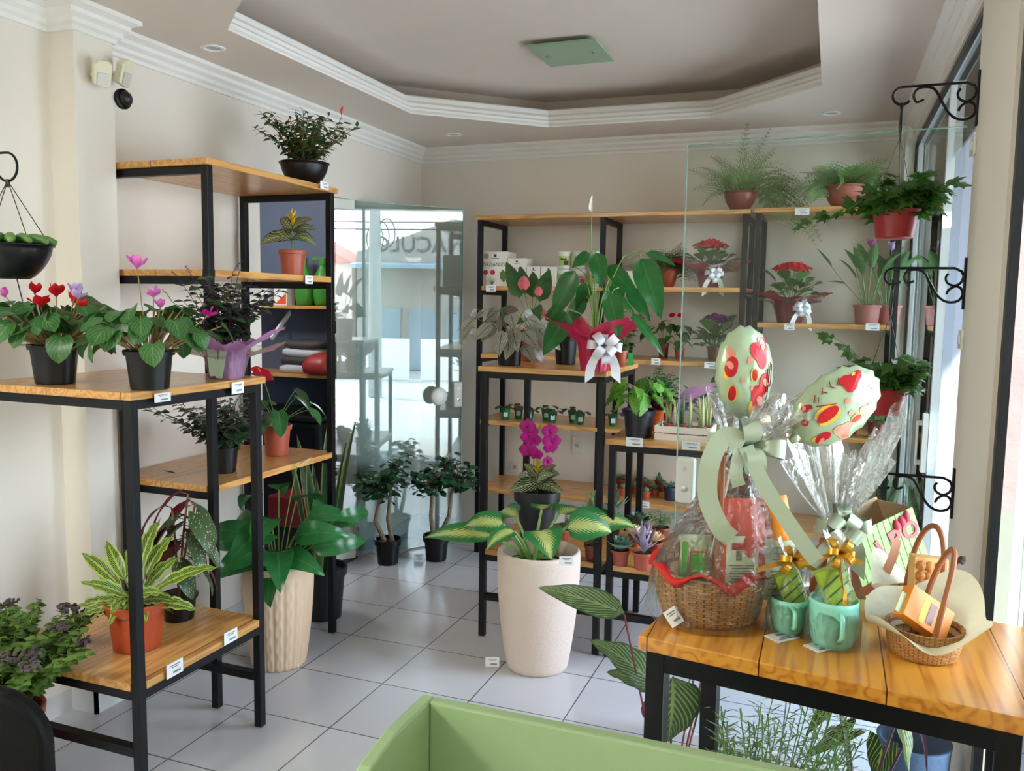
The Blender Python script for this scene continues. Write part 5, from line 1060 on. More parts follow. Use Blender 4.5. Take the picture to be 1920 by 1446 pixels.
for u, v, rt, rb, h, m, lmn, kind, s, lab in (
    (1164,1062,18,13,30,TERRA,L_BLUE,'rose',1.25,'blue-green rosette succulent in terracotta, front row beside the stand post'),
    (1207,1070,21,16,34,TERRA,L_LAV,'tall',1.15,'lavender spiky succulent in terracotta, nearest the gift basket'),
    (1150,1003,16,12,26,DTERRA,L_BLUE,'tall',1.3,'tall blue-green succulent in dark terracotta behind the blue rosette'),
    (1196,1012,16,12,26,DTERRA,leafmat('dark_succulent', (62,84,66), (110,130,90), 'edge', amt=.5, tr=.05),'rose',1.35,'dark green rosette succulent with cream tips in the back row'),
    (1190,1026,13,10,22,TERRA,L_CREAM,'rose',1.3,'cream and pink rosette succulent between the blue and dark rosettes'),
    (1240,1016,16,12,26,DTERRA,L_SUCC,'bush',1.3,'bushy green jade succulent in dark terracotta at the back right'),
    (1228,1040,14,11,22,DTERRA,leafmat('peach_succulent', (226,196,160), (150,170,120), 'edge', amt=.6, tr=.1),'rose',1.3,'peach and green rosette succulent behind the lavender one'),
    (1053,1019,17,13,26,TERRA,L_CACT,'bush',.9,'grey-green succulent in terracotta in the middle of the lily stand\'s low shelf'),
    (1112,1052,17,13,30,DTERRA,L_SUCC,'bush',1.0,'leafy succulent in dark terracotta by the right post of the lily stand'),
    (1110,1000,11,8,24,mat('red_plastic_pot', srgb(178,44,48), .4),L_PALE,'tall',1.5,'small woolly pale succulent in a red pot'),
    (938,999,8,6,22,mat('pink_plastic_pot', srgb(214,110,110), .4),L_SUCC,'bush',1.0,'tiny succulent in a pink pot at the left of the lily stand\'s low shelf'),
    (1085,1008,12,9,22,TERRA,L_PALE,'rose',1.4,'pale grey rosette behind the price cards on the lily stand\'s low shelf')):
    c = onz(u, v, S_LOW, .02); succ(c, mpp(c), lab, m, rt, rb, h, lmn, kind, s*1.2)
rnd.seed(61)
S_AB, S_A2, S_A3, S_A4, S_AT = 1.08, 2.17, 3.22, 4.28, 5.36
for i, (u, v, m, kind, lab) in enumerate((
    (1152,929,TERRA,'ball','round cactus in terracotta, leftmost of the front row of cacti'), (1169,931,TERRA,'ball','pale round cactus in terracotta, second in the front row'), (1163,915,DTERRA,'bush','clumped cactus behind the first two'),
    (1192,926,DTERRA,'ball','cactus between the two stand posts'), (1211,937,TERRA,'ball','small flat cactus in terracotta directly behind the price tag'), (1200,914,DTERRA,'column','dark cactus in the back row behind the stand posts'), (1208,918,DTERRA,'ball','round cactus in the back row right of the stand posts'),
    (1229,933,TERRA,'ball','broad round cactus in terracotta right of the stand posts'), (1222,929,DTERRA,'ball','cactus tucked left of the broad round one'), (1237,916,DTERRA,'column','dark columnar cactus standing tallest in the back row'), (1243,923,DTERRA,'ball','cactus just left of the dark blue pot'))):
    c = onz(u, v, S_AB, .02); succ(c, mpp(c), lab, m, 9.5, 7, 15, L_CACT, kind, .9, 'cacti on the back rack\'s low shelf', 'cactus', 'potted_cactus')
c = onz(1259, 940, S_AB, .04); succ(c, mpp(c), 'cluster of small cacti in a dark blue pot at the right end of the cacti', mat('dark_blue_pot', srgb(36,48,66), .4), 13, 11, 24, L_BLUE, 'bush', .7, 'cacti on the back rack\'s low shelf', 'cactus', 'potted_cactus')
# ---- little violet cups on the middle shelf
GCUP = wrapmat('green_sleeve', (54,142,66), .3, .35); RL = ('leftmost','second','third','fourth','fifth','sixth','seventh','eighth')
for i, (u, v, dk) in enumerate(((948,788,0),(972,786,1),(992,791,0),(1024,789,0),(1036,794,0),(1074,793,0),(1088,797,0),(1149,800,0))):
    c = onz(u, v, S_A2, .02); k = mpp(c); o = thing('seedling_cup', RL[i]+' green-sleeved seedling cup from the left on the back rack\'s middle shelf', 'potted plant', c, 'seedling cups on the middle shelf')
    obj('cup', MB().lathe([(5.5*k,0),(6*k,1*k),(8.6*k,18*k),(9.3*k,22*k)], c, 20, zf=lambda a, t, z: z+(1.5*k*math.sin(5*a) if t > .9 else 0)), GCUP, o, smooth=True, solid=.0008)
    obj('paper_label', MB().obox(c+az(CA,.1)*8.2*k+ZV*10*k, RI*4*k, az(CA,0)*.3*k, ZV*4*k), mat('pale_blue_label', srgb(190,214,226), .5), o); obj('soil', MB().disc(c, 7*k, 14, 13*k), SOIL, o)
    lm, sm, fm = bits()
    for j in range(6): a = j*1.05+i; pts = bend(c+ZV*13*k, az(a, 1.1), U(12,22)*k, .4, 3); sm.tube([x for x, _ in pts], .0008, 4); leaf(lm, pts[-1][0], az(a,-.3), 13*k, 12*k, 'round', .4, .1, 0, 4)
    leaves(o, lm, leafmat('dark_seedling_leaf', (52,58,54), (80,80,80), 'plain') if not dk else leafmat('red_seedling_leaf', (110,34,44), (140,60,60), 'plain')); obj('stems', sm, STEM, o)
# ---- fertiliser boxes and tubs, fourth shelf
def carton(u0, u1, vt, vb, dep, lab, title, tc_, art, logo=True, y=1.78):
    a, b = at('y', y, u0, vb), at('y', y, u1, vb); z0 = S_A4*T; x0, x1 = a.x, b.x; k = mpp(a); h = (vb-vt)*k; o = thing('fertiliser_box', lab, 'box', Vector(((x0+x1)/2, y*T, z0)), 'fertiliser boxes on the back rack')
    obj('carton', MB().box((x0, y*T, z0), (x1, y*T+dep, z0+h)), mat('white_carton', srgb(226,222,214), .5), o, bevel=.001)
    ex, ez, f_ = Vector((1,0,0)), Vector((0,0,1)), Vector((0,-1,0)); og = Vector(((x0+x1)/2, y*T-.0006, z0)); w = x1-x0
    if title: textm('title', title, w*.20*(8/max(8, len(title)))**.5*(1 if len(title) > 6 else 1.05), og+ez*h*.62, ex, ez, tc_, o, .0002)
    m = MB(); m.lathe([(w*.06,0),(w*.06,.0005),(0,.0005)], og+ez*h*.88, 16, axis=f_); m.obox(og+ez*h*.80, ex*w*.16, f_*.0003, ez*h*.008); obj('logo', m, INK, o)
    if title == 'ORGÂNICO':
        m = MB(); m.lathe([(w*.11,0),(w*.11,.0005),(0,.0005)], og+ez*h*.87-ex*w*.38, 18, axis=f_); obj('seal', m, mat('tan_print', srgb(170,140,110), .6), o)
        m = MB()
        for dx in (-.40,-.10): m.lathe([(w*.10,0),(w*.10,.0005),(0,.0005)], og+ez*h*.40+ex*w*dx, 16, axis=f_)
        obj('red_flowers', m, mat('red_print', srgb(190,34,50), .6), o)
        m = MB()
        m.prism([(w*.38,h*.10),(w*.22,h*.22),(w*.20,h*.38),(w*.34,h*.48),(w*.47,h*.38),(w*.46,h*.2)], 0, .0005, (og, ex, ez, f_))
        for j in range(7): t = -1.0+j*.33; m.prism([(-w*.12-.002,h*.04),(-w*.12+.002,h*.04),(-w*.12+math.sin(t)*w*.2,h*(.06+.2*math.cos(t*.8)))], 0, .0005, (og, ex, ez, f_))
        m.obox(og+ez*h*.2-ex*w*.40, ex*.001, f_*.0003, ez*h*.15); obj('green_plants', m, mat('olive_green_print', srgb(84,110,44), .6), o)
    else:
        m = MB(); 
        for j in range(7): t = -1.35+j*.45; m.prism([(math.cos(t+PI/2+.25)*w*.06,h*.12),(math.cos(t+PI/2-.25)*w*.06,h*.12),(math.sin(t)*w*.42*.98,h*(.14+.30*math.cos(t)))], 0, .0005, (og, ex, ez, f_))
        obj('printed_plant', m, art, o)
    return o
MGP = mat('magenta_print', srgb(200,30,130), .6); GRP = mat('green_print', srgb(96,160,96), .6)
carton(906,950,472,536,.16,'large white carton lettered ORGÂNICO with red flowers, leftmost of the boxes','ORGÂNICO',INK,None)
carton(951,986,485,537,.14,'white carton lettered OSSOS with a magenta lily beside the largest box','OSSOS',MGP,MGP)
carton(987,1012,500,537,.08,'narrow white carton with green foliage print','',INK,GRP); carton(1014,1041,500,537,.08,'narrow white carton with magenta flower print','',MGP,MGP)
carton(1164,1187,508,538,.08,'small white carton right of the tubs','',INK,GRP)
def tub(u, z0, lab, y, art):
    c = place('y', y, u, S_A4); k = mpp(c); c.z = S_A4*T+z0*k; o = thing('fertiliser_tub', lab, 'tub', c, 'stacked fertiliser tubs on the back rack')
    obj('tub', MB().lathe([(11.5*k,0),(12*k,1*k),(13*k,27*k),(13*k,28*k)], c, 28), mat('white_tub_plastic', srgb(224,224,216), .35), o, smooth=True)
    obj('lid', MB().lathe([(13.4*k,27*k),(13.4*k,31*k),(12.5*k,32.5*k),(0,32.5*k)], c, 28), WHPL, o)
    m = MB(); n_ = 12
    for i in range(n_):
        a0, a1 = CA-1.2+2.4*i/n_, CA-1.2+2.4*(i+1)/n_; r0, r1 = 12.25*k, 12.9*k; m.add([c+az(a0,0)*r0+ZV*6*k, c+az(a1,0)*r0+ZV*6*k, c+az(a1,0)*r1+ZV*24*k, c+az(a0,0)*r1+ZV*24*k], [(0,1,2,3)])
    lb_ = obj('label', m, mat('light_green_label', srgb(166,200,96), .5), o)
    m = MB(); m.obox(c+az(CA,0)*13.0*k+ZV*18*k-RI*3*k, RI*6*k, az(CA,0)*.2*k, ZV*1.6*k); m.obox(c+az(CA,0)*12.9*k+ZV*11*k+RI*2*k, RI*4*k, az(CA,0)*.2*k, ZV*4*k); obj('label_print', m, art, lb_)
PL = mat('plum_print', srgb(70,40,60), .6); ART = (PL, mat('moss_print', srgb(90,120,40), .6), MGP)
for i, u in enumerate((1058,1088,1118)):
    n_ = ('left','middle','right')[i]; tub(u, 0, 'lower tub of the '+n_+' stack of white and green fertiliser tubs', 1.95, ART[(i+1) % 3]); tub(u, 33, 'upper tub of the '+n_+' stack of white and green fertiliser tubs', 1.95, ART[i])
tub(1150, 0, 'single white tub standing right of the stacked tubs, behind the lily leaves', 2.0, INK)
# ---- plants on the back rack
def fern(c, k, lab, rt, h, m, n_, L, W_, droop, seed, el=(.3,1.35), tri=True, sub=4, mt=None, extra=(), bushy=1.0):
    rnd.seed(seed); o = thing('potted_fern', lab, 'potted plant', c); q = bowl(o, c, rt*k, h*k, m); lm, sm, fm = bits()
    for i in range(n_):
        a = i*2.4; t = (i+.5)/n_; l = L*k*U(.7,1.1); frond(lm, sm, q+az(a,0)*U(0,rt*.5)*k, az(a, el[0]+(el[1]-el[0])*t), l, W_*k*1.25, droop*U(.8,1.6), 14, tri, sub, bushy=bushy*1.2, face=i % 2 == 0)
    for a, e_, l, w, dr, b in extra: frond(lm, sm, q+az(RA+a,0)*b*k, az(RA+a, e_), l*k, w*k, dr, 16, tri, sub+1, bushy=bushy*1.2, face=True)
    leaves(o, lm, mt or L_FERN, smooth=False); obj('stems', sm, STEMR, o); return o
c = place('y', 1.95, 1387, S_AT); fern(c, mpp(c), 'asparagus-like fern with long drooping fronds in a terracotta bowl, top of the rack', 30, 36, DTERRA, 24, 96, 26, .9, 71, (.6,1.5), True, 3, L_FERNL,
    ((.8,1.15,150,30,.25,6),(1.6,1.45,150,28,.2,0),(2.7,.75,105,26,.5,10),(.15,.9,120,62,1.7,20),(.0,.2,125,58,1.3,24),(-.25,-.2,150,56,1.0,26),(.1,.1,170,54,1.2,24),(3.0,1.0,80,22,.6,10)))
c = place('y', 1.95, 1583, S_AT); fern(c, mpp(c), 'light green fern in a terracotta bowl on top of the corner rack', 38, 42, mat('brick_bowl', srgb(160,84,66), .45), 30, 86, 30, 1.3, 72, (.5,1.5), True, 4, L_FERN, ((PI,.6,92,34,1.3,14),(3.4,.3,78,34,1.5,20),(.2,.6,76,34,1.0,10)), 1.2)
c = place('y', 2.0, 1254, S_A4); fern(c, mpp(c), 'small dark fern in a rounded terracotta pot behind the lily leaf', 16, 36, TERRA, 34, 62, 24, 1.1, 73, (.3,1.45), True, 3, L_FERND, ((PI,.35,76,24,.5,6),(.2,.3,66,22,.3,6)))
def kalanchoe(c, k, lab, fl, wrapd=None, bowd=None, rt=24, h=32, lh=30, fr_=34, seed=1, cell=False, m=DTERRA, s=1.0):
    rnd.seed(seed); o = thing('kalanchoe', lab, 'potted plant', c); q = pot(o, c, rt*k, rt*.75*k, h*k, m); lm, sm, fm = bits()
    rosette(lm, sm, q, 30, 24*k*s, 20*k*s, 'obov', .1, 1.35, lh*.7*k, .0016, .5, .2, .05, 5, 0, rt*.5*k, pd=.4)
    for i in range(34):
        a = i*2.4; r_ = fr_*k*math.sqrt((i+.5)/34); p = q+az(a,0)*r_+ZV*(lh+26-10*(r_/(fr_*k))**2)*k; sm.tube([q+ZV*lh*.5*k, p-ZV*3*k], .001, 4, cap=False)
        for j in range(4): flower4(fm, p+Vector((U(-1,1),U(-1,1),U(-.6,.6)))*5*k, az(a, U(.5,1.4)), 5.2*k, 5)
    leaves(o, lm, L_MID); obj('stems', sm, STEM, o); obj('flowers', fm, fl, o)
    if wrapd: wrap(o, c, rt*.8*k, rt*1.12*k, h*.95*k, wrapd[0]*k, W_PINK, 2, RA+wrapd[2], fh=wrapd[1]*k, seed=seed); 
    if wrapd: wrap(o, c, rt*.84*k, rt*1.18*k, h*.8*k, wrapd[0]*k*1.05, CELLO, 3, RA+.8, fh=wrapd[1]*1.0*k, seed=seed+5, name='cellophane')
    if bowd: bow(o, c+az(CA,0)*rt*1.35*k+ZV*bowd[1]*k+RI*bowd[0]*k, az(CA,.1), 20*k, 9*k, R_WHITE, 8, 2, 38*k, seed)
    return o
c = place('y', 2.0, 1330, S_A4); kalanchoe(c, mpp(c), 'red kalanchoe wrapped in raspberry paper with white bows, middle bay of the rack', RED, (78,26,.2), (0,26), 20, 34, 30, 30, 3)
c = place('y', 1.95, 1480, 3.80); kalanchoe(c, mpp(c), 'red kalanchoe in raspberry wrap and cellophane on the corner rack', RED, (78,22,.1), (10,28), 24, 44, 44, 34, 4, s=1.2)
c = onz(1343, 677, S_A3, .05); kalanchoe(c, mpp(c), 'purple kalanchoe in a brown pot beside the foil balloon', PURP, None, None, 15, 26, 34, 26, 5, m=mat('brown_pot', srgb(122,80,64), .45), s=1.2)
def smallanth(c, k, lab, m, rt, rb, h, seed, H_=60, fl=2):
    rnd.seed(seed); o = thing('anthurium', lab, 'potted plant', c); q = pot(o, c, rt*k, rb*k, h*k, m); lm, sm, fm = bits()
    for i in range(13):
        a = i*2.4; t = (i+.5)/13; pts = bend(q, az(a, .5+.9*t), U(.5,1)*H_*k, .4, 5); sm.tube([x for x, _ in pts], .0012, 4); leaf(lm, pts[-1][0], az(a, -.4), 26*k, 14*k, 'ovate', .6, .2, 0, 6)
    for i in range(fl): p = q+RI*U(-20,20)*k+ZV*(H_*.85+i*9)*k; sm.tube([q, q.lerp(p,.5)+ZV*5*k, p], .0012, 4); fm = MB(); leaf(fm, p, az(CA,.8), 13*k, 12*k, 'heart', .3, .2, 0, 5); obj('spathe', fm, CRIM, o, smooth=True)
    leaves(o, lm, L_DARK); obj('stems', sm, STEM, o)
c = onz(1247, 673, S_A3, .06); smallanth(c, mpp(c), 'dark anthurium with red spathes in a dark terracotta pot, middle bay', DTERRA, 10, 8, 28, 8, 62, 3)
c = onz(1277, 675, S_A3, .05); smallanth(c, mpp(c), 'slender anthurium in a terracotta pot right of the darker anthurium', TERRA, 10, 7.5, 21, 9, 72, 1)
c = place('y', 2.2, 1170, S_A3); k = mpp(c); o = thing('trailing_plant', 'wiry small-leaved plant behind the wrapped peace lily on the back rack', 'potted plant', c); q = pot(o, c, 18*k, 14*k, 26*k, BLACKP); lm, sm, fm = bits(); bush(lm, sm, q, 16, 70*k, 60*k, 12*k, 7*k, 'ovate', 9, .0012, 1.0, .5); leaves(o, lm, L_MID); obj('stems', sm, STEM, o)
def curcuma(u, y, lab, H_, seed, rt=25, rb=20, h=37, n_=9):
    rnd.seed(seed); c = place('y', y, u, 3.80); k = mpp(c); o = thing('siam_tulip', lab, 'potted plant', c); q = pot(o, c, rt*k, rb*k, h*k, mat('dusty_rose_pot', srgb(164,98,90), .45)); lm, sm, fm = bits()
    for i in range(n_):
        a = i*2.4; b = q+az(a,0)*U(2,14)*k; pts = bend(b, az(a, 1.35), U(.45,.75)*H_*k, .15, 5); sm.tube([x for x, _ in pts], .0026, 5); leaf(lm, pts[-1][0], az(a, 1.15), 62*k*U(.8,1.1), 18*k, 'lance', .5, .35, .02, 8)
    if seed == 81:
        pts = bend(q, az(RA+PI, .72), 100*k, -.15, 5); sm.tube([x for x, _ in pts], .002, 5); leaf(lm, pts[-1][0], az(RA+PI, .8), 48*k, 15*k, 'lance', -.1, .35, 0, 6); leaf(lm, pts[3][0], az(RA+PI, .3), 36*k, 14*k, 'lance', .3, .35, 0, 6)
    p = q+RI*(2)*k+ZV*H_*k; sm.tube([q, p], .0022, 5)
    for j in range(14): leaf(fm, p+ZV*j*.6*k, az(j*2.4, .55), 15*k, 9*k, 'obov', -.6, .4, 0, 4)
    leaves(o, lm, leafmat('siam_leaf', (72,112,60), (120,150,90), 'plain', tr=.3)); obj('stems', sm, STEM, o); obj('flower_head', fm, LILACF if seed != 81 else petalm('mauve_bracts', (190,90,170)), o)
curcuma(1624, 1.85, 'siam tulip with a mauve flower and one long leaning leaf in a rose pot', 108, 81); curcuma(1662, 2.15, 'siam tulip with a pale flower in the rear rose pot of the corner rack', 104, 82, n_=11)
for u, y, lab, sd_ in ((1642,1.9,'variegated pale succulent in terracotta below the hanging ivy, corner rack','a'), (1592,2.1,'pale variegated succulent seen through cellophane on the corner rack','b')):
    c = place('y', y, u, 2.27); k = mpp(c); o = thing('variegated_plant', lab, 'potted plant', c); q = pot(o, c, 17*k, 13*k, 30*k, DTERRA); lm, sm, fm = bits(); rosette(lm, sm, q, 40, 15*k, 12*k, 'round', 0, 1.4, 12*k, .001, .4, .2, 0, 4, 0, 12*k); leaves(o, lm, L_PALE); obj('stems', sm, STEM, o)
c = place('y', 1.9, 1470, 2.27); k = mpp(c); o = thing('wrapped_fern', 'dark fern under clear cellophane between the two foil balloons, corner rack', 'potted plant', c); q = pot(o, c, 22*k, 17*k, 36*k, DTERRA); lm, sm, fm = bits()
for i in range(20): frond(lm, sm, q, az(i*2.4, U(.5,1.35)), 62*k, 20*k, .7, 10, False, 1)
leaves(o, lm, leafmat('teal_fern_leaf', (60,104,72), tr=.2), smooth=False); obj('stems', sm, STEM, o); wrap(o, c, 20*k, 26*k, 36*k, 56*k, CELLO, 4, .3, fh=36*k, seed=3, name='cellophane')
c = place('y', 2.0, 1322, S_A2); k = mpp(c); o = thing('round_leaved_plant', 'round-leaved green plant behind the white crate on the back rack', 'potted plant', c); q = pot(o, c, 15*k, 11*k, 26*k, DTERRA); lm, sm, fm = bits(); rosette(lm, sm, q, 14, 24*k, 22*k, 'round', .2, 1.4, 46*k, .0016, .4, .1, 0, 6); leaves(o, lm, leafmat('teal_round_leaf', (70,110,84), (110,150,120), 'veins', 4, 1, .5)); obj('stems', sm, STEM, o)
c = place('y', 2.1, 1700-40, .9); k = mpp(c); o = thing('tall_snake_plant', 'dark upright plant low in the far right corner behind the cellophane', 'potted plant', c); q = pot(o, c, 16*k, 12*k, 30*k, BLACKP); lm = MB()
for i in range(7): leaf(lm, q+az(i,0)*4*k, az(i*2.4, 1.35), U(70,110)*k, 14*k, 'strap', .15, .3, 0, 8, U(-1,1))
leaves(o, lm, L_SANS)
# wall sockets behind the rack
for u, v, w, h, lab in ((1083,835,20,32,'tall white socket plate on the back wall above the lower shelf'), (966,876,18,16,'left small white socket plate on the back wall above the low shelf'), (1038,884,18,16,'right small white socket plate on the back wall above the low shelf')):
    p = at('y', YB, u, v); k = mpp(p); o = thing('wall_socket', lab, 'socket', p, 'wall sockets'); pl_ = obj('plate', MB().box((p.x-w/2*k, p.y-.010, p.z-h/2*k), (p.x+w/2*k, p.y-.0005, p.z+h/2*k)), WHPL, o, bevel=.003); obj('outlet', MB().box((p.x-.012, p.y-.0125, p.z-.012), (p.x+.012, p.y-.0102, p.z+.012)), mat('grey_outlet', srgb(170,172,176), .4), pl_)
# ================================================================ RIGHT SIDE: BRACKETS, IVY, GIFTS ON THE TABLE
rnd.seed(90)
def rbracket(vt, vb, ut, lab):
    root = at('x', XR, 1812 if vt < 600 else 1790, (vt+vb)/2); root = at('x', XR, {135:1838,485:1813,880:1791}[vt], vt+18); tip = at('y', root.y/T, ut, vt+18); L = (root.x-tip.x)/.98
    return bracket('wall_bracket', lab, root, Vector((-1,0,0)), 0, L, 1.0)
hk1 = rbracket(135, 232, 1676, 'topmost scrolled black bracket on the right pillar holding the big ivy')
hk2 = rbracket(485, 577, 1660, 'middle scrolled black bracket on the right pillar holding the smaller ivy')
hk3 = rbracket(880, 955, 1640, 'lowest scrolled black bracket on the right pillar, empty, behind the gift wrap')
def ivy(hk, vb, rt, rb, h, lab, seed, tr_, n_, sp_, H_, m):
    rnd.seed(seed); c = Vector((hk.x, hk.y, 0)); q0 = at('y', hk.y/T, 1675, vb); c.z = q0.z; k = mpp(c); c += RI*(-2 if seed == 2 else 0)*k; o = thing('hanging_ivy', lab, 'hanging plant', c)
    q = pot(o, c, rt*k, rb*k, h*k, m, rim=.14); t = MB(); j0 = Vector((c.x, c.y, hk.z-.10)); t.tube([hk+ZV*.004, j0+ZV*.03, j0], [.002, .006, .004], 8)
    for a in (RA+.3, RA+2.4, RA+4.4): t.tube([j0, c+az(a,0)*rt*k+ZV*h*k], .0013, 5)
    t.lathe([(.004,0),(.007,-.004),(.004,-.02),(0,-.022)], hk+ZV*.004, 10); obj('hanger', t, BLACKP, o)
    lm, sm, fm = bits(); T_ = [(a, el, L) for a, el, L in tr_]
    for i in range(n_): T_.append((i*2.4, U(.8,1.55), U(.35,1.0)*sp_*(.75 if i % 2 else 1)))
    for a, el, L in T_:
        pts = bend(q+az(a,0)*U(0,rt*.7)*k, az(a, el), L*k, U(.3,.9) if L < 100 else .9, 9); sm.tube([x for x, _ in pts], .0012, 4, cap=False)
        for i, (x, d) in enumerate(pts[2:]):
            for _ in range(2 if i % 3 else 1): aa = U(0,6.3); dr = az(aa, U(-.7,.3)); s_ = U(17,28)*k*H_; p_ = x+dr*U(4,12)*k; sm.tube([x, p_], .0008, 3, cap=False); flat(lm, p_, dr, (ZV+az(CA, 0)*U(.2,1.6)+az(U(0,6),0)*.5).normalized(), s_*1.15, s_*1.1)
    leaves(o, lm, L_IVY, smooth=False); obj('vines', sm, STEM, o); return o
DRED = mat('deep_red_plastic', srgb(150,30,34), .35)
ivy(hk1, 448, 44, 33, 54, 'large hanging ivy in a deep red pot, upper of the two ivies', 1, [(RA+PI,.35,165),(RA,.8,95),(RA-.2,1.1,100),(RA,1.0,90),(RA+.2,.4,60)], 34, 84, 1.15, DRED)
ivy(hk2, 778, 41, 29, 50, 'smaller hanging ivy in a red pot, lower of the two ivies', 2, [(RA+PI,1.35,140),(RA+PI,.8,80),(RA,.5,45)], 32, 78, 1.0, DRED)
for u, v, lab in ((1828,275,'white double switch plate high on the right pillar'), (1805,637,'white single switch plate beside the middle bracket')):
    p = at('x', XR-(.05 if u > 1826 and v > 600 else 0), u, v); k = mpp(p); o = thing('light_switch', lab, 'switch', p, 'switch plates on the pillar'); w_ = 22*k
    pl_ = obj('plate', MB().box((p.x-.009, p.y-.035, p.z-18*k), (p.x-.0005, p.y+.035, p.z+18*k)), WHPL, o, bevel=.002); obj('rocker', MB().box((p.x-.013, p.y-.014, p.z-8*k), (p.x-.0091, p.y+.014, p.z+8*k)), WHITE, pl_)
ST = 2.5
K0 = mpp(onz(1500, 1180, ST))
WICK = None
def wicker():
    m, nd, l, b = nt('woven_wicker'); uv = nd.new('ShaderNodeUVMap'); br = nd.new('ShaderNodeTexBrick'); br.inputs['Scale'].default_value = 1; br.inputs['Brick Width'].default_value = .042; br.inputs['Row Height'].default_value = .036; br.inputs['Mortar Size'].default_value = .003
    br.inputs['Color1'].default_value = C4(srgb(196,150,92)); br.inputs['Color2'].default_value = C4(srgb(170,120,66)); br.inputs['Mortar'].default_value = C4(srgb(112,72,38)); l.new(uv.outputs[0], br.inputs['Vector']); l.new(br.outputs['Color'], b.inputs['Base Color'])
    bp = nd.new('ShaderNodeBump'); bp.inputs['Strength'].default_value = .9; bp.inputs['Distance'].default_value = .004; bp.invert = True; l.new(br.outputs['Fac'], bp.inputs['Height']); l.new(bp.outputs[0], b.inputs['Normal']); b.inputs['Roughness'].default_value = .6; return m
WICK = wicker(); CANE = mat('brown_cane', srgb(150,88,48), .5, var=.2, vscale=30)
def basket(P, c, r, h, n=96, name='basket', sq=1.0):
    pf = [(r*.80, 0), (r*.86, h*.04)]+[(r*(.86+.14*math.sin(PI/2*t)), h*t) for t in [j/12 for j in range(1, 13)]]+[(r*1.03, h*1.02), (r*1.03, h*1.06), (r*.95, h*1.05), (r*.9, h*.2), (0, h*.15)]
    return obj(name, MB().lathe(pf, c, n, rf=lambda a, t, rr: rr*(1+.012*math.cos(24*a))), WICK, P, smooth=True)
def pouch(P, c, ex, ez, ey, w, h, d, m, name, seal=.06):
    """pillow pack: flat crimped ends, full middle"""
    mb = MB(); n, q = 10, 8; vs = []; uvs = []
    for s in (-1, 1):
        for i in range(n+1):
            t = i/n
            for j in range(q+1):
                u = j/q*2-1; full = math.sin(PI*min(1, max(0, (t-seal)/(1-2*seal))))**.5*math.sqrt(max(0, 1-u*u*.98)); vs.append(c+ex*w/2*u*(1-.05*math.sin(PI*t))+ez*h*t-ey*s*d/2*full+ex*.002*math.sin(9*t+s)); uvs.append(((u+1)/2, t))
    N = (n+1)*(q+1); fs = []
    for s in (0, 1):
        for i in range(n):
            for j in range(q): a = s*N+i*(q+1)+j; f = (a, a+1, a+q+2, a+q+1); fs.append(f if s else f[::-1])
    mb.add(vs, fs, uvs); return obj(name, mb, m, P, smooth=True)
EX, EZ = Vector((RI.x, RI.y, 0)).normalized(), ZV; EY = FWD
# ---- big basket
c = onz(1352, 1187, ST, .10); k = mpp(c); B = thing('gift_basket', 'large wicker gift basket under cellophane with two floral foil balloons', 'gift basket', c)
basket(B, c, 102*k, 88*k, name='wicker_body')
def arch(c, w, h, ax, r, n=28, tip=0):
    return [c-ax*w*math.cos(PI*i/n)+ZV*(h*math.sin(PI*i/n)**.75)+az(CA,0)*tip*math.sin(PI*i/n) for i in range(n+1)]
obj('handle', MB().tube(arch(c+ZV*60*k+EX*10*k, 78*k, 275*k, (EX*.2+EY).normalized(), 6*k), 7*k, 8), CANE, B)
m = MB(); n = 48; vs = []
for i in range(5):
    for j in range(n): a = 2*PI*j/n; t = i/4; r_ = (96+18*math.sin(PI*t))*k; vs.append(c+Vector((r_*math.cos(a), r_*math.sin(a), (98-16*t*t*(1+.8*math.sin(5*a)))*k+8*k*math.sin(7*a))))
m.add(vs, [(i*n+j, i*n+(j+1) % n, (i+1)*n+(j+1) % n, (i+1)*n+j) for i in range(4) for j in range(n)]); obj('red_cloth_lining', m, mat('red_cloth', srgb(206,40,36), .8), B, smooth=True, solid=.001)
SALM = mat('salmon_red_package', srgb(222,92,74), .35, var=.2, vscale=14); LBLP = mat('pale_green_label', srgb(222,230,196), .6)
def item(name, lab, cat, u, v, fn):
    p = at('y', (c+EY*0).y/T, u, v); o = thing(name, lab, cat, p, None); fn(o, p); return o
yb = c.y/T
def f1(o, p):
    pouch(o, p, EX, (EZ-EY*.05).normalized(), EY, 96*k, 176*k, 60*k, SALM, 'pack')
    fc = p-EY*32*k; m = MB(); m.obox(fc+EZ*66*k-EX*16*k, EX*29*k, EY*.6*k, EZ*46*k); lb_ = obj('printed_label', m, LBLP, o)
    m = MB(); 
    for j in range(9): m.obox(fc-EY*1*k+EZ*(58-j*5)*k-EX*(16-2*math.sin(j*3))*k, EX*(23-3*abs(math.sin(j*2.1)))*k, EY*.3*k, EZ*.8*k)
    m.obox(fc-EY*1*k+EZ*76*k-EX*22*k, EX*5*k, EY*.3*k, EZ*9*k); obj('small_print', m, mat('sage_print', srgb(110,124,90), .7), lb_)
    m = MB(); m.obox(fc-EY*1.2*k+EZ*93*k-EX*14*k, EX*21*k, EY*.4*k, EZ*6*k); obj('red_banner', m, mat('deep_red_print', srgb(176,40,44), .6), o)
item('treat_package', 'salmon-red food package with a pale printed label in the gift basket', 'package', 1396, 1108, f1)
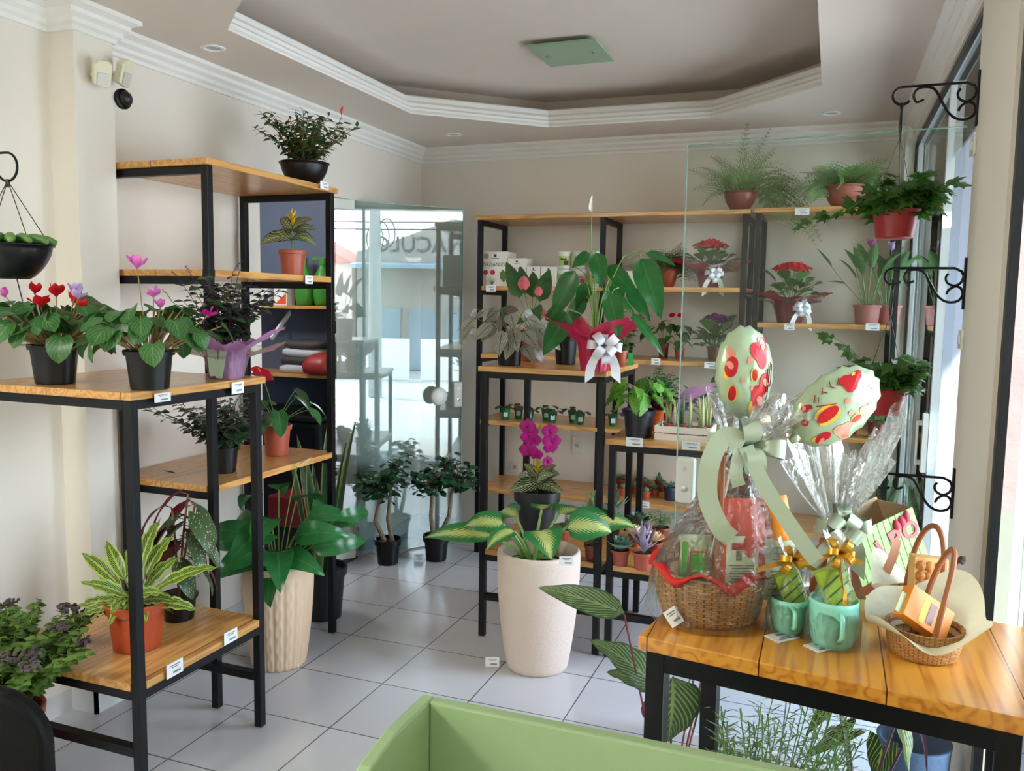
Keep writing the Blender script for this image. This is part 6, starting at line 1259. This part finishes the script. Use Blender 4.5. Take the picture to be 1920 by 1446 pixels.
def f2(o, p):
    q0 = p+EY*-20*k; m = MB(); vs = []; n_ = 14
    for i in range(n_+1):
        t = i/n_
        for u in (-1, -.5, 0, .5, 1): vs.append(q0+EX*(26*u*(1-.1*t)+4*math.sin(6*t+u)+14*t)*k+EZ*(112*t)*k-EY*(6*math.sin(8*t+u*2)*1+4*(1-u*u))*k)
    m.add(vs, [(i*5+j, i*5+j+1, (i+1)*5+j+1, (i+1)*5+j) for i in range(n_) for j in range(4)]); obj('folded_leaflet', m, LBLP, o, smooth=True)
    m = MB()
    for j in range(9): m.obox(q0+EX*(4+j*1.4)*k+EZ*(12+j*11)*k-EY*11*k, EX*17*k, EY*.3*k, EZ*.7*k)
    obj('small_print', m, mat('sage_print', srgb(110,124,90), .7), o)
item('folded_leaflet', 'crumpled pale printed leaflet at the right front of the gift basket', 'leaflet', 1440, 1118, f2)
def f3(o, p):
    pouch(o, p, EX, (EZ-EX*.05).normalized(), EY, 62*k, 92*k, 34*k, mat('silver_green_foil', srgb(190,206,170), .25, metal=.5), 'pack'); fc = p-EY*20*k
    obj('green_edge', MB().obox(fc+EZ*44*k-EX*28*k, EX*5*k, EY*1*k, EZ*40*k), mat('leaf_green_print', srgb(84,190,54), .4), o)
    obj('green_label', MB().obox(fc+EZ*44*k-EX*2*k, EX*13*k, EY*.6*k, EZ*18*k), mat('leaf_green_print', srgb(84,190,54), .4), o); obj('label_border', MB().obox(fc+EZ*44*k-EX*2*k+EY*.7*k, EX*16*k, EY*.5*k, EZ*22*k), mat('rust_print', srgb(180,84,40), .5), o)
item('tea_pouch', 'silver foil pouch with a bright green label at the left of the basket', 'package', 1305, 1092, f3)
def f4(o, p): pouch(o, p, (EX+EZ*.15).normalized(), (EZ-EX*.12).normalized(), EY, 46*k, 130*k, 34*k, mat('orange_wrapper', srgb(232,140,30), .3), 'pack')
item('snack_packet', 'orange snack packet standing at the right back of the gift basket', 'package', 1462, 1062, f4)
def f5(o, p): pouch(o, p, EX, EZ, EY, 60*k, 120*k, 36*k, mat('brick_wrapper', srgb(150,60,40), .35), 'pack')
item('snack_packet', 'brick-red packet behind the salmon package in the gift basket', 'package', 1375, 1060, f5)
def f6(o, p):
    m = MB()
    for i in range(70): a = U(0,6.3); b = p+Vector((U(-26,26)*k, U(-20,20)*k, U(0,20)*k)); m.tube([b, b+az(a, U(.1,1.2))*16*k], 2.4*k, 5)
    obj('filling', m, mat('dark_green_shreds', srgb(34,48,36), .6), o)
item('shredded_filling', 'dark shredded filling bulging over the left front of the basket', 'filling', 1318, 1112, f6)
# cellophane cone over the basket
tie = at('y', yb, 1392, 838)
def cone(P, c, tie, r0, r1, top, fr, name='cellophane', seed=0, n=84, wav=9, zf0=.0, lean=None, fan=None, t0=0):
    r_ = random.Random(seed); ph = [r_.uniform(0, 6) for _ in range(6)]; mb = MB(); rows = 22; vs = []; ax = tie-c; lean = lean or Vector((0,0,0))
    for i in range(rows+1):
        t = i/rows
        for j in range(n):
            a = 2*PI*j/n; wv = math.sin(wav*a+ph[0])*.5+math.sin(2*wav*a+ph[1]+3*t)*.28+math.sin(3.3*wav*a+ph[2])*.15
            if t < .62:
                q = t/.62; rr = r0*(1-.0*q) if q < .25 else r0+(r1-r0)*((q-.25)/.75)**1.15; rr *= 1+wv*(.03+.10*q*(1-q)+.10*q*q); p = c+ax*q+az(a,0)*rr
            else:
                q = (t-.62)/.38; rr = r1+(fr-r1)*q**.8; rr *= 1+wv*.28*(1-.3*q); hh = top*q*(1+.22*math.sin(3*a+ph[3])+.15*math.sin(7*a+ph[4])); p = tie+az(a,0)*rr*(1 if not fan else 1)+ZV*hh+lean*q
            vs.append(p)
    mb.add(vs, [(i*n+j, i*n+(j+1) % n, (i+1)*n+(j+1) % n, (i+1)*n+j) for i in range(t0, rows) for j in range(n)]); return obj(name, mb, CELLO, P, smooth=True)
cone(B, c+ZV*.002, tie, 116*k, 14*k, 84*k, 92*k, seed=5, lean=EX*34*k)
cone(B, c+ZV*.004+EX*4*k, tie, 112*k, 12*k, 60*k, 64*k, seed=11, wav=7, lean=EX*60*k, name='cellophane_tuft', t0=13)
# bow with long tails
bow(B, tie-EY*16*k+ZV*4*k, az(CA, .2), 70*k, 34*k, R_SAGE, 4, 0, 0, 21)
m = MB()
def path(P_, n=5):
    P_ = [at('y', yb-.14, u, v)-EY*d*k for u, v, d in P_]; out = []
    for i in range(len(P_)-1):
        p0, p1, p2, p3 = P_[max(0,i-1)], P_[i], P_[i+1], P_[min(len(P_)-1,i+2)]
        for j in range(n): t = j/n; out.append(.5*((2*p1)+(p2-p0)*t+(2*p0-5*p1+4*p2-p3)*t*t+(3*p1-p0-3*p2+p3)*t**3))
    return out+[P_[-1]]
for P_, w_ in (([(1392,832,8),(1355,815,20),(1325,855,34),(1318,920,36),(1338,975,40),(1362,1000,36)],34),([(1396,836,8),(1420,900,40),(1470,980,52),(1510,1035,54)],26),([(1386,836,8),(1372,880,30),(1378,905,30)],22)):
    pts = path(P_); strip(m, pts, w_*k, EY, .25)
obj('long_ribbon', m, R_SAGE, B, smooth=True)
# foil balloons
def balloon_mat(name):
    m, nd, l, b = nt(name); tcn = nd.new('ShaderNodeTexCoord'); b.inputs['Base Color'].default_value = C4(srgb(168,186,152)); b.inputs['Roughness'].default_value = .22; b.inputs['Metallic'].default_value = .25
    mp = nd.new('ShaderNodeTexNoise'); mp.inputs['Scale'].default_value = 30; l.new(tcn.outputs['Object'], mp.inputs['Vector']); bp = nd.new('ShaderNodeBump'); bp.inputs['Strength'].default_value = .25; bp.inputs['Distance'].default_value = .01; l.new(mp.outputs['Fac'], bp.inputs['Height']); l.new(bp.outputs[0], b.inputs['Normal']); return m
BALM = balloon_mat('sage_foil'); BRED = mat('red_foil_print', srgb(190,24,36), .3, metal=.2); BYEL = mat('yellow_foil_print', srgb(238,190,70), .3, metal=.2); BPINK = mat('pink_foil_print', srgb(226,140,116), .3, metal=.2); BDK = mat('black_foil_print', srgb(50,36,36), .4)
def balloon(lab, pc, ex, ez, a, b_, d, stick_to, flw, txt, sd_):
    ey = ex.cross(ez).normalized(); ey = ey if ey.dot(FWD) > 0 else -ey; o = thing('foil_balloon', lab, 'balloon', pc, None); r_ = random.Random(sd_)
    def surf(x, y, s=-1):               # unit disc position to surface point
        rr = min(1, math.hypot(x, y)); puck = .035*math.cos(16*math.atan2(y, x))*rr**6; return pc+ex*x*a*(1-puck)+ez*y*b_*(1-puck)+ey*s*d*math.sqrt(max(0, 1-rr**2.3))*(1+.03*math.sin(9*x+sd_)*math.sin(8*y))
    m = MB(); R_, N = 10, 40
    for s in (-1, 1):
        vs = [surf(0,0,s)]+[surf(math.sin(PI/2*i/R_)*math.cos(2*PI*j/N), math.sin(PI/2*i/R_)*math.sin(2*PI*j/N), s) for i in range(1, R_+1) for j in range(N)]
        fs = [(0, 1+j, 1+(j+1) % N) for j in range(N)]+[(1+i*N+j, 1+(i+1)*N+j, 1+(i+1)*N+(j+1) % N, 1+i*N+(j+1) % N) for i in range(R_-1) for j in range(N)]; m.add(vs, fs if s > 0 else [f[::-1] for f in fs])
    obj('foil_body', m, BALM, o, smooth=True)
    def patch(mb, x, y, r, pet, ph, off, ry=1.0):
        q_ = math.hypot(x, y)+r*max(1, ry)*1.15; sh_ = min(1, .9/q_) if q_ > .9 else 1; x, y = x*sh_, y*sh_; r = min(r, (.93-math.hypot(x, y))/1.2/max(1, ry*.8)) if math.hypot(x, y)+r*1.2 > .93 else r
        n_ = 30; ctr = surf(x, y)-ey*off; ring_ = []
        for q in (.5, 1.0):
            for j in range(n_): t = 2*PI*j/n_; rr = r*q*(1+.22*math.cos(pet*t+ph)); ring_.append(surf(x+rr*math.cos(t), y+rr*ry*math.sin(t))-ey*off)
        mb.add([ctr]+ring_, [(0, 1+(j+1) % n_, 1+j) for j in range(n_)]+[(1+j, 1+(j+1) % n_, 1+n_+(j+1) % n_, 1+n_+j) for j in range(n_)])
    mr, my, mp_, mk = MB(), MB(), MB(), MB()
    for x, y, r, kind in flw:
        if kind == 'rose': patch(mr, x, y, r, 3, x*9, .0016); patch(my, x, y, r*.16, 5, 0, .0032)
        elif kind == 'tulip':
            for t in (-.35,0,.35): patch(my if t else mr, x+t*r, y, r*.55, 1, 1.5, .0016+(.0008 if not t else 0), 1.5)
        elif kind == 'poppy': patch(mr, x, y, r, 2, x*5+1, .0016, .8); patch(my, x-r*.7, y-r*.8, r*.3, 2, 1, .0012, 1.6); patch(mp_, x+.1*r, y+.1*r, r*.45, 2, 2, .0026, .7)
        elif kind == 'heart': patch(mp_, x, y, r, 1, PI/2, .0014)
        elif kind == 'pink': patch(mp_, x, y, r, 3, 1, .0014, .8)
    for (x0, y0, x1, y1) in txt:
        for q in range(6): t0, t1 = q/6, (q+1)/6; p0, p1 = surf(x0+(x1-x0)*t0, y0+(y1-y0)*t0)-ey*.0022, surf(x0+(x1-x0)*t1, y0+(y1-y0)*t1)-ey*.0022; mk.tube([p0, p1], .0011, 4)
    obj('printed_flowers', mr, BRED, o); obj('yellow_print', my, BYEL, o); obj('pink_print', mp_, BPINK, o)
    if mk.v: obj('lettering', mk, mat('dark_red_lettering', srgb(120,24,30), .4), o)
    nk = pc-ez*b_*1.0; obj('stick', MB().tube([nk+ez*.01, nk.lerp(stick_to, .5), stick_to], .0022, 7), WHPL, o); obj('neck', MB().tube([nk+ez*b_*.06, nk-ez*.012], [.012, .006], 10), BALM, o, smooth=True)
p = at('y', yb+.02, 1395, 698); ex = (EX*.95+EY*.15).normalized()
balloon('upright pale green foil balloon with red poppies over the gift basket', p, ex, (EZ-EX*.02).normalized(), 54*k, 84*k, 30*k, c+ZV*.12, [(.42,.55,.36,'rose'),(-.72,.15,.24,'poppy'),(.12,.0,.16,'tulip'),(.5,-.22,.24,'poppy'),(-.62,-.42,.2,'tulip'),(.34,-.62,.32,'poppy'),(.5,.9,.18,'pink'),(-.3,-.12,.06,'heart'),(.05,-.30,.06,'heart'),(-.85,.55,.14,'pink'),(-.05,.28,.09,'pink')],
    [(.72,.25,.66,-.2),(.78,.2,.74,-.3),(.60,.1,.56,-.45),(.66,-.25,.62,-.6)], 1)
rt_ = Matrix.Rotation(math.radians(50), 3, EY); p = at('y', yb+.08, 1566, 762); k2 = mpp(p)
balloon('tilted pale green foil balloon with poppies and red lettering beside the hanging ivy', p, (rt_ @ EX).normalized(), (rt_ @ EZ).normalized(), 62*k2, 94*k2, 28*k2, tie+ZV*.0, [(-.55,.62,.28,'rose'),(.1,.78,.1,'pink'),(-.1,-.22,.30,'tulip'),(.65,.45,.2,'pink'),(.72,-.25,.26,'pink'),(-.05,.2,.07,'heart'),(.3,.12,.06,'heart'),(-.72,-.62,.12,'poppy'),(.5,-.75,.18,'poppy'),(-.3,-.72,.10,'poppy'),(.55,.15,.14,'tulip')],
    [(-.62,.22,-.50,.34),(-.80,.16,-.68,.10),(-.74,.34,-.62,.24),(-.70,.10,-.56,.16),(-.80,-.02,-.66,-.12),(-.72,-.08,-.60,-.02),(-.76,-.22,-.62,-.34),(-.66,-.2,-.54,-.28),(-.6,-.40,-.50,-.52),(-.5,-.36,-.2,-.02)], 2)
# ---- mint cups with green boxes and gold ribbon
MINTC = mat('mint_ceramic', srgb(146,226,204), .25)
def cup(u, v, rt, rb, h, lab, seed, trail):
    rnd.seed(seed); c = onz(u, v, ST, rb*K0); k = mpp(c); o = thing('mint_cup', lab, 'cup', c, 'wrapped mint cups on the table')
    pf = [(rb*.9*k,0)]+[((rb+(rt-rb)*math.sin(PI/2*t)**.6)*k, h*k*t) for t in [j/10 for j in range(0, 11)]]+[((rt-2.5)*k, h*k), ((rt-4)*k, h*.5*k), (rb*.8*k, 4*k), (0, 4*k)]
    obj('cup_body', MB().lathe(pf, c, 48), MINTC, o, smooth=True)
    hp = [c+az(CA-.1,0)*(rb+ (rt-rb)*.95)*k+ZV*h*.82*k, c+az(CA-.1,0)*(rt+14)*k+ZV*h*.78*k, c+az(CA-.1,0)*(rt+16)*k+ZV*h*.4*k, c+az(CA-.1,0)*(rb+8)*k+ZV*h*.22*k]
    obj('handle', MB().tube(hp, 4.5*k, 8), MINTC, o, smooth=True)
    bx = thing('chocolate_box', 'small green striped box standing in '+('the smaller' if trail == 0 else 'the larger')+' mint cup', 'box', c+ZV*h*.5*k, 'green boxes in the mint cups')
    a_ = Matrix.Rotation(math.radians(-22), 3, EY); x_, z_ = a_ @ EX, a_ @ EZ; cc = c+ZV*(h*1.22)*k+EX*2*k
    obj('box', MB().obox(cc, x_*rt*.62*k, EY*10*k, z_*rt*.95*k), mat('lime_box', srgb(160,190,60), .4), bx, bevel=.001)
    m = MB()
    for j in (-.6, .0, .6): m.obox(cc-EY*10.4*k+z_*rt*j*.8*k, (x_+z_*.4).normalized()*rt*.62*k, EY*.3*k, z_*1.6*k)
    obj('dark_stripes', m, mat('bottle_green_print', srgb(36,96,50), .5), bx)
    tp = c+ZV*(h+rt*2.0)*k; cone(o, c+ZV*.001, tp, (rt+5)*k, 6*k, 34*k, 24*k, seed=seed, n=60, wav=6)
    bow(o, tp-EY*5*k, az(CA,.3), 34*k, 12*k, R_GOLD, 6, 0, 0, seed); m = MB()
    for sg, L in ((-1,1.5),(1,1.0)): strip(m, [tp, tp+EX*sg*22*k-EY*8*k-ZV*6*k, tp+EX*sg*44*k*L-EY*8*k-ZV*20*k], 9*k, EY, .8)
    if trail: strip(m, [tp-EY*8*k, tp-EY*18*k-ZV*30*k, tp-EY*(rt+4)*k-ZV*60*k, tp-EY*(rt+6)*k-ZV*84*k], 9*k, EY, 5)
    obj('gold_tails', m, R_GOLD, o, smooth=True); return o
cup(1485, 1192, 36, 24, 66, 'smaller mint green cup in cellophane with a gold bow beside the basket', 31, 0); cup(1574, 1222, 44, 35, 88, 'larger mint green cup with a long trailing gold ribbon', 32, 1)
# ---- sage bow gift behind the cups
c = onz(1556, 1122, ST, .03); k = mpp(c); o = thing('wrapped_gift', 'amber jar gift in a tall cellophane fan tied with a sage bow', 'gift', c)
obj('jar', MB().lathe([(24*k,0),(28*k,4*k),(28*k,70*k),(24*k,84*k),(14*k,92*k),(14*k,104*k),(0,104*k)], c, 32), mat('amber_contents', srgb(186,92,46), .25), o, smooth=True)
obj('jar_label', MB().obox(c-EY*29*k+ZV*76*k+EX*6*k, EX*15*k, EY*.6*k, ZV*15*k), LBLP, o)
tp = at('y', c.y/T, 1568, 985); cone(o, c+ZV*.002, tp, 40*k, 9*k, 175*k, 98*k, seed=44, wav=11, n=132); cone(o, c+ZV*.003, tp, 38*k, 8*k, 140*k, 66*k, seed=45, wav=9, n=108, name='cellophane_tuft', t0=13)
bow(o, tp-EY*14*k, az(CA,.1), 52*k, 27*k, R_SAGE, 8, 2, 84*k, 23)
# ---- open green carton leaning at the back
c = onz(1708, 1122, ST, .05); k = mpp(c); rot = Matrix.Rotation(math.radians(-21), 3, EY); gx, gz = rot @ EX, rot @ EZ; gx = (gx+EY*.25).normalized(); gy = gx.cross(gz).normalized(); gy = gy if gy.dot(EY) > 0 else -gy; gz = gz
o = thing('gift_carton', 'open green carton printed with pink letters and tulips, leaning at the back', 'box', c); o0 = c+ZV*2*k-gx*74*k; W_, H_, D_ = 150*k, 132*k, 100*k
o0 += ZV*max(0, -(min(0, (gx*W_).z)))+ZV*.004
GRC = mat('green_printed_board', srgb(160,196,120), .5); KR = mat('inside_board', srgb(196,166,130), .7)
obj('front_panel', MB().obox(o0+gx*W_/2+gz*H_/2, gx*W_/2, gy*.8*k, gz*H_/2), GRC, o)
m = MB(); m.obox(o0+gx*W_/2+gz*H_/2+gy*D_, gx*W_/2, gy*.8*k, gz*(H_/2+6*k)); m.obox(o0+gz*H_/2+gy*D_/2, gx*.8*k, gy*D_/2, gz*H_/2); m.obox(o0+gx*W_+gz*H_/2+gy*D_/2, gx*.8*k, gy*D_/2, gz*H_/2); m.obox(o0+gx*W_/2+gy*D_/2, gx*W_/2, gy*D_/2, gz*.8*k); obj('side_panels', m, KR, o)
m = MB()
for j in range(1, 11): m.obox(o0+gx*W_*j/11+gz*H_/2-gy*1*k, gx*.7*k, gy*.3*k, gz*H_/2)
obj('plank_lines', m, mat('dark_green_print', srgb(104,140,76), .6), o)
PKL = mat('pink_letter_print', srgb(222,84,96), .4)
for s_, x, z, sz, an in (('J',.40,.62,52,-.3),('P',.64,.66,52,-.2),('O',.87,.70,44,0),('L',.45,.36,56,.35),('O',.16,.14,42,0)):
    r2 = Matrix.Rotation(an, 3, gy); textm('letter', s_, sz*k, o0+gx*W_*x+gz*H_*z-gy*1.8*k, r2 @ gx, r2 @ gz, PKL, o, .0016, bold=.03)
m = MB()
for dx, dz in ((.78,.92),(.86,.96),(.70,.90)): m.lathe([(0,0),(7*k,4*k),(8*k,12*k),(4*k,20*k),(0,22*k)], o0+gx*W_*dx+gz*H_*(dz-.12)-gy*1.0*k, 10, axis=gz+gx*(dx-.62))
obj('printed_tulips', m, mat('rose_print', srgb(204,60,84), .5), o, smooth=True)
obj('peach_ribbon', (lambda mb: (strip(mb, [at('y', (c.y-.12)/T, u, v) for u, v in ((1682,1012),(1676,1040),(1662,1072),(1640,1098),(1616,1112))], 16*k, EY, .3), mb)[1])(MB()), R_PEACH, o, smooth=True)
# ---- little paper-lined baskets
def minibasket(u, v, r, h, lab, bh, seed, hx, cont, paper):
    rnd.seed(seed); c = onz(u, v, ST, r*K0); k = mpp(c); o = thing('small_basket', lab, 'basket', c, None); basket(o, c, r*k, h*k, 80, 'wicker_body')
    n = 72; m = MB(); vs = []; r_ = random.Random(seed); ph = [r_.uniform(0,6) for _ in range(3)]
    for i in range(9):
        t = i/8
        for j in range(n):
            a = 2*PI*j/n; rr = (r*.82+(paper-r*.82)*t*(.84+.16*math.cos(4*(a-RA-.5)+ph[0]*.2)))*k; z = (h*.7+(h*.85)*t*(.6+.4*math.cos(4*(a-RA-.5)))+10*math.sin(3*a+ph[1])*t+(60 if seed == 3 else 30)*t**1.2*max(0, math.cos(a-CA-PI-(-1.0 if seed == 3 else .9))))*k; vs.append(c+Vector((rr*math.cos(a), rr*math.sin(a), z)))
    m.add(vs, [(i*n+j, i*n+(j+1) % n, (i+1)*n+(j+1) % n, (i+1)*n+j) for i in range(8) for j in range(n)]); obj('paper_liner', m, CREAMP, o, smooth=True)
    hm = MB()
    for i in range(7):
        a = RA+i*.9+.3; p = c+az(a,0)*(r*1.12)*k+ZV*(h*1.18)*k
    ax = az(CA+hx, 0); pa = [p_+EX*(34 if seed == 3 else 14)*k*((p_.z-c.z)/(bh*k))**1.5 for p_ in arch(c+ZV*h*.6*k, r*.86*k, bh*k, ax, 0)]; obj('handle', MB().tube(pa, [5.2*k]*29, 8), CANE, o); cont(c, k, o); return o
def soapbox(c, k, o):
    b = thing('soap_box', 'orange boxed soap with a cut-out window lying in the front basket', 'box', c+ZV*60*k, None); r2 = Matrix.Rotation(math.radians(34), 3, EY); x_, z_ = (r2 @ EX), (r2 @ EZ); z_ = (z_+EY*.5).normalized(); y_ = x_.cross(z_).normalized(); cc = c+ZV*80*k-EX*6*k-EY*6*k
    obj('box', MB().obox(cc, x_*48*k, y_*15*k, z_*31*k), mat('orange_carton', srgb(236,140,30), .4), b, bevel=.001); s = -1 if y_.dot(EY) > 0 else 1; f_ = y_*s*15*k
    obj('window', MB().obox(cc+f_*1.02+x_*4*k, x_*7*k, y_*.3*k, z_*20*k), mat('dark_amber_window', srgb(110,34,20), .2), b, bevel=.001); obj('round_seal', MB().lathe([(7*k,0),(7*k,.4*k),(0,.4*k)], cc+f_*1.03+x_*22*k+z_*12*k, 18, axis=f_), PAPER, b)
    obj('yellow_print', MB().obox(cc+f_*1.01-x_*12*k, x_*6*k, y_*.3*k, z_*26*k), mat('yellow_print', srgb(226,200,60), .5), b); pt = MB().obox(cc-x_*46*k-z_*10*k+f_*.4, x_*14*k, y_*1*k, z_*20*k); obj('price_sticker', pt, mat('pale_sage_sticker', srgb(200,210,170), .6), b)
def cookies(c, k, o):
    b = thing('cookie_box', 'cookie packet with a printed biscuit window in the rear basket', 'box', c+ZV*50*k, None); cc = c+ZV*86*k+EX*10*k; x_ = (EX+EZ*-.1).normalized()
    obj('box', MB().obox(cc, x_*32*k, EY*12*k, EZ*34*k), mat('tan_carton', srgb(222,170,100), .5), b, bevel=.001); m = MB()
    for i in range(9): m.lathe([(0,-5*k),(8*k,-3*k),(9.5*k,0),(8*k,3*k),(0,5*k)], cc-EY*13*k+x_*(-20+16*(i % 3))*k+EZ*(-20+19*(i//3))*k, 14, axis=EY)
    obj('biscuits', m, mat('biscuit', srgb(196,126,62), .7, bump=.5, bscale=80), b, smooth=True)
    v = MB(); v.tube([c+EX*30*k+ZV*50*k, c+EX*52*k+ZV*92*k, c+EX*72*k+ZV*120*k], [4*k, 3*k, 2*k], 8); v.lathe([(0,0),(8*k,3*k),(7*k,12*k),(0,18*k)], c+EX*66*k+ZV*108*k, 10, axis=(EX+ZV)); obj('dried_pod', v, mat('dark_dried_pod', srgb(60,36,30), .7), o)
minibasket(1752, 1182, 58, 46, 'small paper-lined basket with a cookie packet behind the soap basket', 150, 4, .15, cookies, 104)
minibasket(1766, 1257, 66, 54, 'small paper-lined basket with orange soap, nearest the window, in front', 168, 3, -.25, soapbox, 122)
# ================================================================ PLANTS UNDER AND BESIDE THE TABLE
rnd.seed(120)
c = Vector((5.42*T, -5.35*T, 0)); k = mpp(c+ZV*.5); o = thing('prayer_plant', 'large banded prayer plant with purple undersides beside the gift table', 'potted plant', c)
q = pot(o, c, .11, .085, .19, mat('dark_red_pot', srgb(96,30,30), .4)); lm, sm, fm = bits()
def toward(u, v, dy): return at('y', (c.y+dy)/T, u, v)
for (u0, v0, u1, v1, dy, w, rl) in ((1170,1150,1000,1122,-.1,52,.9),(1232,1290,1118,1196,-.05,84,.4),(1225,1290,1142,1258,.02,64,.3),(1262,1270,1262,1400,-.18,100,.1),(1232,1330,1212,1250,.1,80,.3),(1315,1276,1408,1290,.05,46,.8),(1300,1276,1350,1262,.1,40,.6),(1262,1280,1300,1340,.15,60,.3),(1236,1360,1228,1290,.15,70,-.4),(1310,1330,1330,1380,.1,50,.7)):
    a, b = toward(u0, v0, dy), toward(u1, v1, dy-.03); d = b-a; L = d.length; pts = [q, q.lerp(a, .5)+ZV*.05, a]; sm.tube(pts, .0028, 6); leaf(lm, a, d+ZV*L*.25, L*1.05, w*k, 'ovate', .6, .14, .03, 12, -rl, 2, 20)
leaves(o, lm, L_CALO); obj('stems', sm, mat('burgundy_stems', srgb(104,36,44), .5), o)
c = Vector((5.95*T, -5.75*T, 0)); k = mpp(c+ZV*.7); o = thing('rosemary', 'bushy rosemary in a large pot under the gift table', 'potted plant', c)
q = pot(o, c, .13, .10, .22, TERRA); lm, sm, fm = bits()
for i in range(46):
    u, v = U(1330,1640), U(1285,1400); p = at('y', (c.y+U(-.12,.12))/T, u, v+ (0 if i > 12 else 40)); b = q+az(U(0,6),0)*U(0,.08); pts = [b, b.lerp(p, .5)+Vector((U(-.02,.02),0,.0)), p]; PT = [b.lerp(pts[1], t/5) if t < 5 else pts[1].lerp(p, (t-5)/5) for t in range(11)]; sm.tube(PT, .0016, 4, cap=False)
    for j in range(44):
        t = .25+.75*j/44; x = PT[min(9, int(t*10))].lerp(PT[min(10, int(t*10)+1)], t*10 % 1); leaf(lm, x, az(j*2.4, U(.1,.9)), U(26,38)*k, 4.6*k, 'lance', .3, .1, 0, 2, 0, 1)
leaves(o, lm, L_ROSE, smooth=False); obj('stems', sm, STEM, o)
c = Vector((6.55*T, -5.2*T, 0)); k = mpp(c+ZV*.5); o = thing('alocasia', 'dark arrowhead-leaved alocasia with pale veins under the window end of the table', 'potted plant', c)
q = pot(o, c, .12, .09, .2, BLACKP); lm, sm, fm = bits()
for (u0, v0, u1, v1, dy, w, rl) in ((1685,1335,1715,1440,-.2,88,.1),(1655,1400,1640,1460,-.1,70,.2),(1570,1300,1512,1372,-.05,44,.8),(1590,1372,1516,1412,0,50,.6),(1722,1345,1748,1440,-.12,40,.9)):
    a, b = toward(u0, v0, dy), toward(u1, v1, dy-.02); d = b-a; L = d.length; sm.tube([q, q.lerp(a, .5)+ZV*.08, a], .0035, 6); leaf(lm, a, d, L*1.15, w*k*.8, 'arrow', .25, .16, .02, 10, -rl, 2, 14)
leaves(o, lm, L_ALO); obj('stems', sm, STEMP, o)
c = Vector((6.86*T, -4.85*T, 0)); o = thing('denim_stand_in', 'faded blue planter standing in for a denim-like shape behind the arrowhead leaves', 'planter', c)  # stand-in for an unidentified denim-blue shape
obj('planter', MB().lathe([(.055,0),(.062,.01),(.085,.52),(.088,.53),(.078,.53),(.07,.4),(0,.4)], c, 36), mat('faded_denim_blue', srgb(92,116,150), .8, bump=.2, bscale=120, var=.1, vscale=30), o, smooth=True)
# ================================================================ PRICE CARDS
def ptag(ax, val, u, v, w, h, lab, nrm=Vector((0,-1,0)), off=.004, tilt=.0, ex=None):
    p = at(ax, val, u, v); k = mpp(p); n_ = Vector(nrm); n_ = (n_+ZV*tilt).normalized(); tagcard(p+n_*off, n_, w*k, h*k, lab, ex=ex)
XN = Vector((1,0,0))
ptag('x', 1.46, 303, 745, 30*1.35, 17, 'price card on the left stand\'s upper edge below the pink cyclamen', XN); ptag('x', 1.46, 444, 727, 26*1.3, 22, 'price card on the left stand\'s upper edge near the wrapped plant', XN)
ptag('x', 1.44, 326, 1253, 32*1.3, 27, 'price card at the front corner of the left stand\'s low shelf', XN); ptag('x', 1.44, 431, 1193, 28*1.3, 23, 'price card at the far end of the left stand\'s low shelf', XN)
ptag('x', .85, 607, 348, 18*1.5, 14, 'price card under the black bowl on the tall rack', XN); ptag('x', .82, 578, 525, 16*1.5, 15, 'price card under the zebra plant on the tall rack', XN)
for u, v, w, h, lab in ((553,1242,17,20,'price card standing on the floor by the beige relief planter'), (785,1046,18,13,'price card on the floor between the two aralias'), (923,1242,26,17,'price card on the floor beside the large smooth planter')):
    p = onz(u, v+h/2, 0); k = mpp(p); tagcard(p+ZV*(h/2*k+.002), az(CA, .25), w*k, h*k, lab)
p = at('y', -2.192-.27, 1062, 1052); k = mpp(p); tagcard(p, az(CA, .1), 27*k, 17*k, 'price card clipped to the rim of the large smooth planter')
ptag('y', -1.49, 1190, 829, 32, 17, 'price card below the swiss cheese plant on the low stand'); ptag('y', -1.49, 1296, 836, 34, 15, 'price card below the white crate on the low stand')
ptag('y', -1.5, 978, 1024, 17, 13, 'price card in front of the orchid pot on the low shelf', off=.002)
for u, v, lab in ((1047,972,'white card stuck among the succulents behind the dumb cane, left'), (1103,967,'white card among the succulents behind the dumb cane, right')):
    p = at('y', -1.0, u, v); k = mpp(p); o = thing('plant_card', lab, 'card', p, 'white plant cards'); obj('card', MB().obox(p, EX*12*k+EZ*2*k, EY*.5*k, EZ*9*k), PAPER, o); obj('stake', MB().tube([p-ZV*8*k, Vector((p.x, p.y, S_LOW*T+.005))], .0012, 5), WHPL, o)
for u, v, w, lab in ((921,541,20,'below the ORGÂNICO carton on the back rack'), (995,543,12,'below the OSSOS carton on the back rack'), (1086,544,16,'below the left tubs on the back rack'), (1112,544,14,'below the right tubs on the back rack'), (1148,547,22,'below the single tub on the back rack'), (1176,546,22,'below the small carton on the back rack'), (1207,946,22,'under the cacti on the back rack'), (1333,685,24,'under the purple kalanchoe on the back rack'), (1230,678,17,'under the anthuriums on the back rack'), (1504,397,26,'on the top edge of the corner rack')):
    ptag('y', 1.62, u, v, w, 12, 'price card '+lab)
ptag('y', 1.62, 1480, 613, 18, 12, 'price card under the wrapped kalanchoe on the corner rack'); ptag('y', 1.62, 1636, 613, 24, 13, 'price card under the siam tulips on the corner rack')
p = onz(1262, 1180, ST); k = mpp(p); tagcard(p+ZV*.024, az(CA-.5, .1), 26*k, 34*k, 'price card standing diagonally at the left foot of the gift basket', ex=(EX+ZV*.7))
for u, v, lab in ((1466,1196,'price card lying on the table under the smaller mint cup'), (1540,1214,'price card lying on the table under the larger mint cup')):
    p = onz(u, v, ST); tagcard(p+ZV*.0015, Vector((0,0,1)), 52*K0, 36*K0, lab, ex=(EX+EY*.5).normalized())
